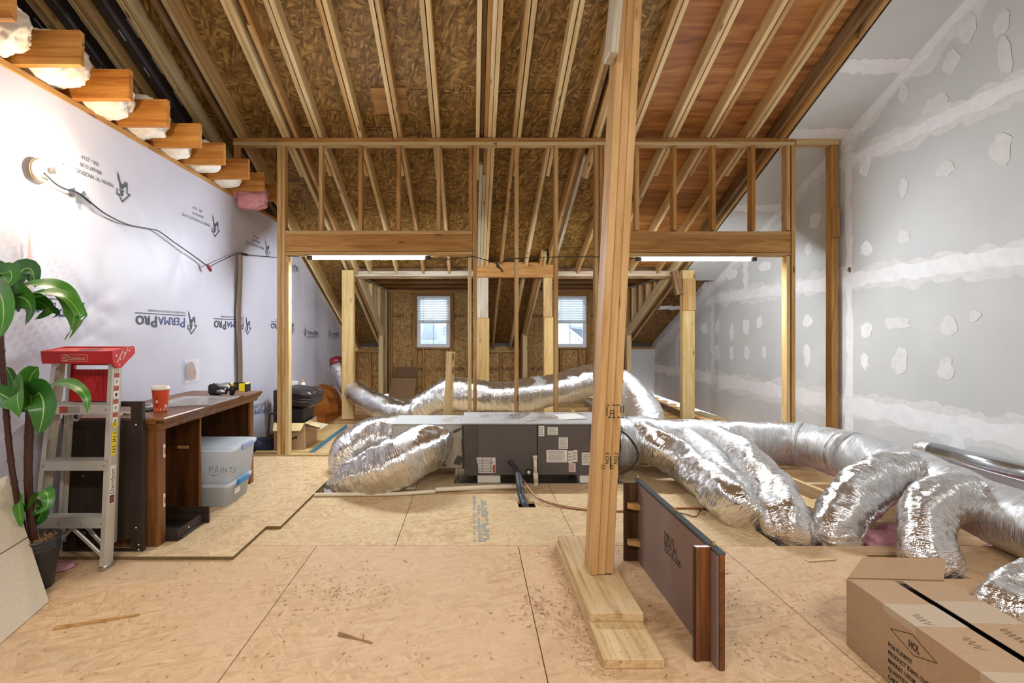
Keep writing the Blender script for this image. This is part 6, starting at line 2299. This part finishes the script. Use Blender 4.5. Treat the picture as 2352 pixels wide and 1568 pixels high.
for a, b in (((-0.075, -0.046), (0.062, -0.046)), ((-0.075, -0.010), (0.062, -0.010)), ((0.062, -0.046), (0.062, -0.010))):
    bar(bm, (a[0], -0.0006, a[1]), (b[0], -0.0006, b[1]), 0.002, 0.001, up=(0, 1, 0))
add_box(bm, (-0.082, -0.0010, -0.045), (-0.050, -0.0002, -0.011))
mesh_obj('name_plate', bm, pale, top, Mt)
o = text_obj('brand_lettering', 'D', (0, 0, 0), X1, Z1, 0.036, M_RED, None, 0.0004, bold=0.002)
o2 = text_obj('brand_lettering', 'Davidson', (0, 0, 0), X1, Z1, 0.031, pale, None, 0.0004, sx=0.82)
for q, x in ((o, -0.079), (o2, -0.046)):
    M = Mt @ frame(X1, Z1, -Y1, Vector((x, -0.0014, -0.039)))
    WM[q.name] = M
    q.parent = top
    q.matrix_parent_inverse = WM[top.name].inverted()
    q.matrix_basis = M
# fold down paint shelf
sh = box('paint_shelf', (-2.312, 2.948, 0.905), (-2.06, 2.956, 1.088), M_RED, ld, 0.004)
box('shelf_handle', (-2.312, 2.946, 1.112), (-2.06, 2.958, 1.130), M_RED, sh, 0.004)
box('shelf_handle', (-2.312, 2.946, 1.088), (-2.272, 2.958, 1.112), M_RED, sh, 0.002)
bm = bmesh.new()
for i in range(11):
    x = -2.302 + i * 0.024
    add_box(bm, (x, 2.945, 0.915), (x + 0.004, 2.948, 1.08))
for i in range(7):
    z = 0.93 + i * 0.021
    add_box(bm, (-2.305, 2.945, z), (-2.065, 2.948, z + 0.004))
mesh_obj('shelf_ribs', bm, M_RED, sh)
bm = bmesh.new()
add_prism(bm, [(0.045 * math.cos(a), 0.05 * math.sin(a)) for a in [k * PI / 14 for k in range(28)]], 0, 0.003)
mesh_obj('shelf_disc', bm, M_RED, sh, frame(X1, Z1, -Y1, Vector((-2.185, 2.9455, 0.99))))
bm = bmesh.new()
for z in (0.965, 1.005):
    add_prism(bm, [(0.012 * math.cos(a), 0.007 * math.sin(a)) for a in [k * PI / 6 for k in range(12)]], 0, 0.0012, frame(X1, Z1, -Y1, Vector((-2.24, 2.9445, z))))
mesh_obj('shelf_hole', bm, M_WRAP, sh)
# stickers on the right rail
def sticker(z0, z1, mat, y0=-0.018, y1=0.020, nm='sticker', nrm=0.0022):
    zax = (RT - RB).normalized()
    yax = (Y1 - zax * Y1.dot(zax)).normalized()
    M = frame(yax.cross(zax), yax, zax, RB)
    bm = bmesh.new()
    add_box(bm, (nrm - 0.0012, y0, z0), (nrm, y1, z1))
    return mesh_obj(nm, bm, mat, rr, M), M


for i in range(4):
    z = 1.045 - i * 0.073
    sticker(z, z + 0.024, M_PRINTR)
    sticker(z - 0.042, z - 0.002, M_PAPER)
    sticker(z - 0.032, z - 0.012, M_BLACKINK if i == 1 else M_PRINT, -0.008, 0.010, nrm=0.0026)
sticker(0.615, 0.745, M_YELLOW)
for z in (0.63, 0.645, 0.66, 0.69, 0.70, 0.715, 0.735):
    sticker(z, z + 0.005, M_BLACKINK, -0.012, 0.014, nrm=0.0026)
_, Ms = sticker(0.35, 0.56, M_PAPER, -0.020, 0.022)
o = text_obj('brand_lettering', 'Davidson', (0, 0, 0), X1, Z1, 0.044, M_BLACKINK, None, 0.0003, sx=0.84)
M = Ms @ frame(Z1, -Y1, X1, Vector((0.0028, 0.014, 0.402)))
WM[o.name] = M
o.parent = rr
o.matrix_parent_inverse = WM[rr.name].inverted()
o.matrix_basis = M
sticker(0.355, 0.397, M_BLACKINK, -0.017, 0.019, nrm=0.0027)
o = text_obj('brand_lettering', 'D', (0, 0, 0), X1, Z1, 0.034, M_PRINTR, None, 0.0003, bold=0.002)
M = Ms @ frame(Z1, -Y1, X1, Vector((0.0031, 0.014, 0.363)))
WM[o.name] = M
o.parent = rr
o.matrix_parent_inverse = WM[rr.name].inverted()
o.matrix_basis = M
bm = bmesh.new()
add_lathe(bm, [(0.021, 0), (0.021, 0.001)], 20, Ms @ frame(Y1, Z1, X1, Vector((0.0014, 0.0, 0.785))))
mesh_obj('sticker', bm, M_YELLOW, rr)
o = text_obj('sticker_print', '20', (0, 0, 0), X1, Z1, 0.024, M_BLACKINK, None, 0.0003)
M = Ms @ frame(Y1, Z1, X1, Vector((0.0030, -0.015, 0.777)))
WM[o.name] = M
o.parent = rr
o.matrix_parent_inverse = WM[rr.name].inverted()
o.matrix_basis = M

# ================================================================ ARTIFICIAL PLANT
pc = FL(72, 1345)
pc = Vector((-2.225, 2.63, 0))
ph = thing('potted_plant', pc, 'artificial corn plant with broad green leaves and two brown canes in a black pot', 'plant')
bm = bmesh.new()
Mp = Matrix.Translation(pc)
add_lathe(bm, [(0.072, 0.0), (0.076, 0.006), (0.100, 0.195), (0.102, 0.197), (0.103, 0.21), (0.101, 0.213), (0.104, 0.217), (0.104, 0.23), (0.102, 0.233), (0.108, 0.243), (0.110, 0.257), (0.104, 0.257), (0.099, 0.22)], 40, Mp, cap=True)
mesh_obj('pot', bm, M_POT, ph)
bm = bmesh.new()
gv = []
add_lathe(bm, [(0.100, 0.222), (0.07, 0.238), (0.03, 0.243), (0.0, 0.245)], 24, Mp)
mesh_obj('moss', bm, M_SOIL, ph)
bm = bmesh.new()
for _ in range(120):
    a, r = R.uniform(0, 2 * PI), 0.095 * math.sqrt(R.random())
    p = pc + Vector((r * math.cos(a), r * math.sin(a), 0.235))
    q = p + Vector((R.uniform(-.03, .03), R.uniform(-.03, .03), R.uniform(0.005, 0.025)))
    bar(bm, p, q, 0.0015, 0.0012)
mesh_obj('moss_strands', bm, M_STUD, ph)['kind'] = 'stuff'


def cane(pts, r):
    return tube('cane', [(p, r) for p in pts], M_CANE, ph, 14, 0.012, lambda s, a, q: 0.0025 * max(0, math.cos(s * 2 * PI / 0.11)) ** 14)


cane([pc + Vector((0.0, -0.01, 0.23)), V(66, 1130, 2.60), V(66, 1010, 2.58), V(70, 935, 2.57)], 0.018)
cane([pc + Vector((-0.03, -0.02, 0.23)), V(28, 1080, 2.55), V(12, 920, 2.53), V(2, 770, 2.50), V(4, 700, 2.50)], 0.013)


def leaf(pts, wmax, up=(0, 0, 1), fold=0.25, curl=0.0, name='leaf', tip=0.0):
    """blade along a path; wmax = greatest half width"""
    sm = [p for p, _ in catmull([(Vector(p), 0) for p in pts], 0.012)]
    n = len(sm)
    me = bpy.data.meshes.new(name)
    bm = bmesh.new()
    uvl = bm.loops.layers.uv.new('UVMap')
    up = Vector(up)
    rows_ = []
    for i, p in enumerate(sm):
        t = i / (n - 1)
        tg = (sm[min(i + 1, n - 1)] - sm[max(i - 1, 0)]).normalized()
        side = tg.cross(up)
        if side.length < 1e-3:
            side = Vector((1, 0, 0))
        side.normalize()
        nr = side.cross(tg).normalized()
        w_ = wmax * max(0.06, (math.sin(PI * min(1, t * 0.93 + 0.07)) ** 0.62)) * (1 - 0.92 * max(0, (t - 0.93) / 0.07) if t > 0.93 else 1)
        row = []
        for k in (-1, -0.5, 0, 0.5, 1):
            wob = 0.06 * wmax * math.sin(t * 17 + k * 2)
            row.append((bm.verts.new(p + side * (w_ * k) + nr * (fold * w_ * abs(k) + wob * abs(k))), k, t))
        rows_.append(row)
    for a, b in zip(rows_, rows_[1:]):
        for j in range(4):
            f = bm.faces.new((a[j][0], a[j + 1][0], b[j + 1][0], b[j][0]))
            f.smooth = True
            for lp, q in zip(f.loops, (a[j], a[j + 1], b[j + 1], b[j])):
                lp[uvl].uv = (0.5 + q[1] * 0.5, q[2])
    return mesh_obj(name, bm, M_LEAF, ph)


c1 = 2.48
LV = [
    # crown at the upper left
    ([V(2, 700, c1), V(40, 664, c1 - .03), V(95, 652, c1 - .05), V(140, 668, c1 - .05), V(168, 710, c1 - .05), V(166, 752, c1 - .04), V(149, 781, c1 - .03)], 0.050, (0.15, -0.45, 0.9)),
    ([V(6, 704, c1), V(50, 680, c1 - .1), V(105, 672, c1 - .13), V(155, 686, c1 - .13), V(184, 725, c1 - .12), V(176, 755, c1 - .1), V(160, 776, c1 - .09)], 0.045, (0.1, -0.3, 0.95)),
    ([V(8, 700, c1), V(38, 682, c1 - .12), V(62, 690, c1 - .18), V(72, 715, c1 - .18), V(58, 746, c1 - .16)], 0.062, (-0.3, -0.95, 0.2)),
    ([V(10, 692, c1), V(30, 650, c1 + .03), V(55, 618, c1 + .06), V(74, 622, c1 + .06), V(82, 660, c1 + .06)], 0.052, (0.2, -0.9, 0.3)),
    ([V(-12, 700, c1), V(-5, 672, c1 - .2), V(6, 690, c1 - .30), V(8, 730, c1 - .32), V(-2, 778, c1 - .30)], 0.070, (0.1, -0.97, 0.1)),
    ([V(4, 696, c1), V(4, 645, c1 - .05), V(22, 622, c1 - .1), V(26, 640, c1 - .12), V(4, 665, c1 - .15)], 0.045, (0.4, -0.8, 0.3)),
    ([V(10, 700, c1), V(70, 690, c1 - .02), V(102, 700, c1 - .04), V(112, 715, c1 - .04), V(80, 734, c1 - .05)], 0.040, (0.0, -0.9, 0.4)),
    ([V(4, 690, c1), V(10, 640, c1 + .06), V(-2, 608, c1 + .08), V(-20, 612, c1 + .08)], 0.04, (0.3, -0.9, 0.1)),
    ([V(6, 700, c1), V(70, 700, c1 + .02), V(128, 714, c1 + .03), V(131, 724, c1 + .03), V(117, 732, c1 + .03)], 0.022, (0.0, -0.8, 0.5)),
    # crown on the nearer cane
    ([V(70, 945, 2.56), V(72, 905, 2.50), V(70, 868, 2.47), V(88, 842, 2.45)], 0.066, (0.2, -0.97, 0.1)),
    ([V(66, 940, 2.56), V(42, 905, 2.60), V(25, 862, 2.62), V(14, 842, 2.62)], 0.050, (-0.1, -0.95, 0.2)),
    ([V(70, 930, 2.56), V(50, 895, 2.44), V(40, 910, 2.38), V(44, 940, 2.36), V(45, 960, 2.36)], 0.072, (-0.25, -0.95, 0.15)),
    ([V(74, 930, 2.56), V(88, 902, 2.46), V(100, 925, 2.38), V(98, 960, 2.36), V(88, 997, 2.36)], 0.068, (0.3, -0.94, 0.1)),
    ([V(74, 925, 2.56), V(110, 890, 2.50), V(150, 880, 2.46), V(182, 893, 2.42), V(199, 915, 2.40), V(200, 950, 2.39)], 0.035, (0.1, -0.45, 0.9)),
    ([V(62, 930, 2.56), V(22, 915, 2.52), V(-10, 900, 2.5), V(-30, 910, 2.5)], 0.05, (-0.1, -0.9, 0.4)),
    # low shoot
    ([V(64, 1170, 2.60), V(86, 1140, 2.56), V(100, 1126, 2.52), V(110, 1140, 2.49), V(106, 1165, 2.47), V(76, 1184, 2.45)], 0.034, (0.3, -0.4, 0.85)),
    ([V(60, 1175, 2.60), V(48, 1150, 2.58), V(44, 1160, 2.55), V(50, 1210, 2.53)], 0.045, (-0.2, -0.95, 0.1)),
    ([V(68, 1180, 2.60), V(85, 1160, 2.62), V(96, 1175, 2.64), V(80, 1205, 2.64)], 0.04, (0.2, -0.95, 0.1)),
]
for pts, w_, up in LV:
    leaf(pts, w_, up)

# ================================================================ THINGS BEHIND THE PARTITION ON THE LEFT
sh_ = thing('plywood_sheet', (-2.0, 6.2, 0), 'pale plywood sheet with a blue painted edge under the open carton', 'board')
box('sheet', (-2.30, 5.47, 0.002), (-1.722, 7.05, 0.036), M_PALEPLY, sh_)
box('blue_edge', (-1.722, 5.47, 0.002), (-1.700, 7.05, 0.039), M_BLUEEDGE, sh_)
zc = 0.037
ob = thing('open_carton', (-1.96, 5.78, zc), 'open brown carton with a printed curved arrow, standing on the plywood sheet', 'carton')
x0, x1, y0, y1, zt_ = -2.13, -1.80, 5.55, 6.0, 0.325
box('side', (x0, y0, zc), (x1, y0 + 0.005, zt_), M_CARD, ob)
box('side', (x0, y1 - 0.005, zc), (x1, y1, zt_), M_CARD, ob)
box('side', (x0, y0 + 0.005, zc), (x0 + 0.005, y1 - 0.005, zt_), M_CARD, ob)
box('side', (x1 - 0.005, y0 + 0.005, zc), (x1, y1 - 0.005, zt_), M_CARD, ob)
box('bottom', (x0 + 0.005, y0 + 0.005, zc), (x1 - 0.005, y1 - 0.005, zc + 0.005), M_CARD, ob)
bm = bmesh.new()
add_prism(bm, [(0, 0), (0.33, 0), (0.31, 0.10), (0.02, 0.10)], 0, 0.004)
fv = Vector((0, -0.6, -0.62)).normalized()
mesh_obj('flap', bm, M_CARDY, ob, frame(X1, fv, X1.cross(fv), Vector((x0, y0 - 0.002, zt_))))
for yy, ln, dv in ((y0 + 0.004, 0.17, Vector((0.8, 0, -0.30))), (y0 + 0.05, 0.36, Vector((0.85, 0, -0.12)))):
    bm = bmesh.new()
    add_prism(bm, [(0, 0), (ln, 0), (ln - 0.02, 0.15), (0.03, 0.15)], 0, 0.004)
    dv.normalize()
    mesh_obj('flap', bm, M_CARDY if ln < 0.2 else M_CARDG, ob, frame(Y1, dv, Y1.cross(dv), Vector((x1 + 0.002, yy, zt_ - (0 if ln < 0.2 else 0.06)))))
bm = bmesh.new()
dv = Vector((-0.8, 0, -0.4)).normalized()
add_prism(bm, [(0, 0), (0.42, 0), (0.40, 0.12), (0.02, 0.12)], 0, 0.004)
mesh_obj('flap', bm, M_CARD, ob, frame(Y1, dv, Y1.cross(dv), Vector((x0 - 0.002, y0 + 0.01, zt_))))
bm = bmesh.new()
add_tube(bm, [(Vector((-2.10, y0 - 0.0012, 0.175)), 0.005), (Vector((-2.03, y0 - 0.0012, 0.150)), 0.010), (Vector((-1.95, y0 - 0.0012, 0.150)), 0.011), (Vector((-1.885, y0 - 0.0012, 0.172)), 0.006)], 8, 0.01, flat=1.0)
for v in bm.verts:
    v.co.y = y0 - 0.0012 + (v.co.y - (y0 - 0.0012)) * 0.05
add_prism(bm, [(-1.915, 0.180), (-1.872, 0.184), (-1.888, 0.140), (-1.895, 0.165)], 0, 0.001, Matrix(((1, 0, 0, 0), (0, 0, 1, y0 - 0.0018), (0, 1, 0, 0), (0, 0, 0, 1))))
mesh_obj('printed_arrow', bm, M_BLACKINK, ob)
for a, b in (((-1.995, 0.205), (-1.965, 0.26)), ((-1.99, 0.037), (-1.955, 0.075)), ((-2.06, 0.075), (-2.03, 0.10))):
    box('printed_block', (a[0], y0 - 0.0015, a[1] + 0.002), (b[0], y0 - 0.0003, b[1]), M_BLACKINK, ob, 0)
kb = box('black_bin', (-2.09, 5.60, 0.18), (-1.83, 5.96, 0.475), M_BLACK, None, 0.012)
tag(kb, 'black plastic bin standing inside the open carton under the leather cushion', 'bin')
bm = bmesh.new()
bmesh.ops.create_cube(bm, size=1.0)
bmesh.ops.subdivide_edges(bm, edges=bm.edges[:], cuts=11, use_grid_fill=True)
for v in bm.verts:
    x, y, z = v.co * 2
    e = (1 - x ** 6) * (1 - y ** 6)
    zz = z * (0.55 + 0.45 * max(e, 0) ** 0.5)
    pin = 1 - 0.04 * (abs(z) < 0.5)
    n = 0.02 * noise.noise(Vector((x * 2, y * 2, z * 2)))
    v.co = Vector((x * 0.19 * pin + n * .3, y * 0.22 * pin, zz * 0.105 + n * 0.5))
cu_ = mesh_obj('leather_cushion', bm, M_LEATHER, None, Matrix.Translation((-1.915, 5.78, 0.585)) @ Matrix.Rotation(math.radians(5), 4, 'Y'), smooth=True)
tag(cu_, 'puffy black leather cushion lying on top of the black bin and carton', 'cushion')
bm = bmesh.new()
pts = [(-0.188, -0.212), (0.188, -0.212), (0.188, 0.212), (-0.188, 0.212), (-0.188, -0.212)]
add_tube(bm, [(Vector((a, b, 0.0)), 0.006) for a, b in pts], 6, 0.05)
mesh_obj('piping', bm, M_LEATHER, cu_, WM[cu_.name])
bt_ = thing('small_bottle', (-2.02, 6.10, 0.0), 'small pale bottle with a brown cap standing behind the leather cushion', 'bottle')
sb = box('stool_box', (-2.32, 6.03, 0.037), (-1.90, 6.22, 0.62), M_ESPRESSO, None, 0.004)
tag(sb, 'dark box standing behind the leather cushion', 'box')
bm = bmesh.new()
add_lathe(bm, [(0.024, 0), (0.026, 0.003), (0.026, 0.075), (0.018, 0.09), (0.016, 0.092)], 20, Matrix.Translation((-2.00, 6.12, 0.621)))
mesh_obj('bottle_body', bm, M_WHITEPLASTIC, bt_)
bm = bmesh.new()
add_lathe(bm, [(0.019, 0.092), (0.019, 0.115), (0, 0.117)], 16, Matrix.Translation((-2.00, 6.12, 0.621)))
mesh_obj('bottle_cap', bm, M_STUD, bt_)
o = box('paper_pad', (-2.18, 6.14, 0.621), (-2.07, 6.155, 0.72), M_PAPER, None, 0)
tag(o, 'small upright white paper pad left of the small bottle', 'paper')
rk = thing('record_rack', (-2.2, 7.6, 0), 'orange brown wooden rack with four rounded dividers beside the left rear post', 'rack')
box('rack_base', (-2.40, 7.10, 0.002), (-2.03, 8.20, 0.03), M_RACK, rk)
for d, h in ((7.18, 0.33), (7.51, 0.44), (7.85, 0.45), (8.14, 0.45)):
    w_ = 0.36
    pts = [(0, 0), (w_, 0), (w_, h * 0.35)] + [(w_ - 0.02 - (w_ * 0.75) * (1 - math.cos(t * PI / 2)), h * 0.35 + h * 0.65 * math.sin(t * PI / 2)) for t in [k / 8 for k in range(1, 9)]] + [(0, h)]
    prism('divider', pts, 0, 0.014, M_RACK, rk, frame(X1, Z1, -Y1, Vector((-2.40, d, 0.030))))
nb = lump('navy_bag', (-2.27, 5.62, 0.075), (0.14, 0.12, 0.085), M_NAVY, None, 4, 0.2, 1.6, 31)
tag(nb, 'slumped navy blue bag on the floor behind the partition plate', 'bag')
nb = lump('navy_bag', (-1.99, 5.49, 0.018), (0.10, 0.035, 0.03), M_NAVY, None, 3, 0.2, 1.6, 33)
bpy.data.objects.remove(nb)
o = tube('luggage_handle', [(V(614, 1030, 5.53), 0.012), (V(619, 960, 5.53), 0.012), (V(622, 950, 5.53), 0.012), (V(640, 950, 5.53), 0.012)], M_BLACK, None, 10, 0.02)
tag(o, 'thin black telescopic handle standing beside the open carton', 'handle')
# flattened carton at the far wall
fc = thing('flat_carton', (-1.5, 10.5, 0), 'flattened brown carton leaning against the far wall under the left window', 'cardboard')
a = V(890, 903, 10.25)
b = V(952, 906, 10.2)
bm = bmesh.new()
u = Vector((1, 0, 0))
v_ = Vector((0.03, 0.28, 0.95)).normalized()
add_prism(bm, [(0, 0), (0.53, 0), (0.55, 0.40), (0.07, 0.40)], 0, 0.006)
mesh_obj('lower_leaf', bm, M_CARDDK, fc, frame(u, v_, u.cross(v_), Vector((a.x, 10.3, 0.001))))
bm = bmesh.new()
add_prism(bm, [(0.07, 0.41), (0.55, 0.41), (0.53, 0.62), (0.13, 0.62)], 0, 0.006)
mesh_obj('upper_leaf', bm, plain('dull_brown_card', '#6f5138', 0.8), fc, frame(u, v_, u.cross(v_), Vector((a.x, 10.315, 0.001))))
bm = bmesh.new()
for x0_, w2, z0_, h2_ in ((0.24, 0.004, 0.02, 0.09), (0.24, 0.26, 0.11, 0.003), (0.27, 0.05, 0.04, 0.025), (0.34, 0.04, 0.035, 0.035), (0.41, 0.09, 0.045, 0.012)):
    add_box(bm, (x0_, z0_, 0.0062), (x0_ + w2, z0_ + h2_, 0.0068))
mesh_obj('printed_mark', bm, M_BLACKINK, fc, frame(u, v_, u.cross(v_), Vector((a.x, 10.3, 0.001))) @ Matrix.Translation((0, 0, -0.0068 - 0.0004)))
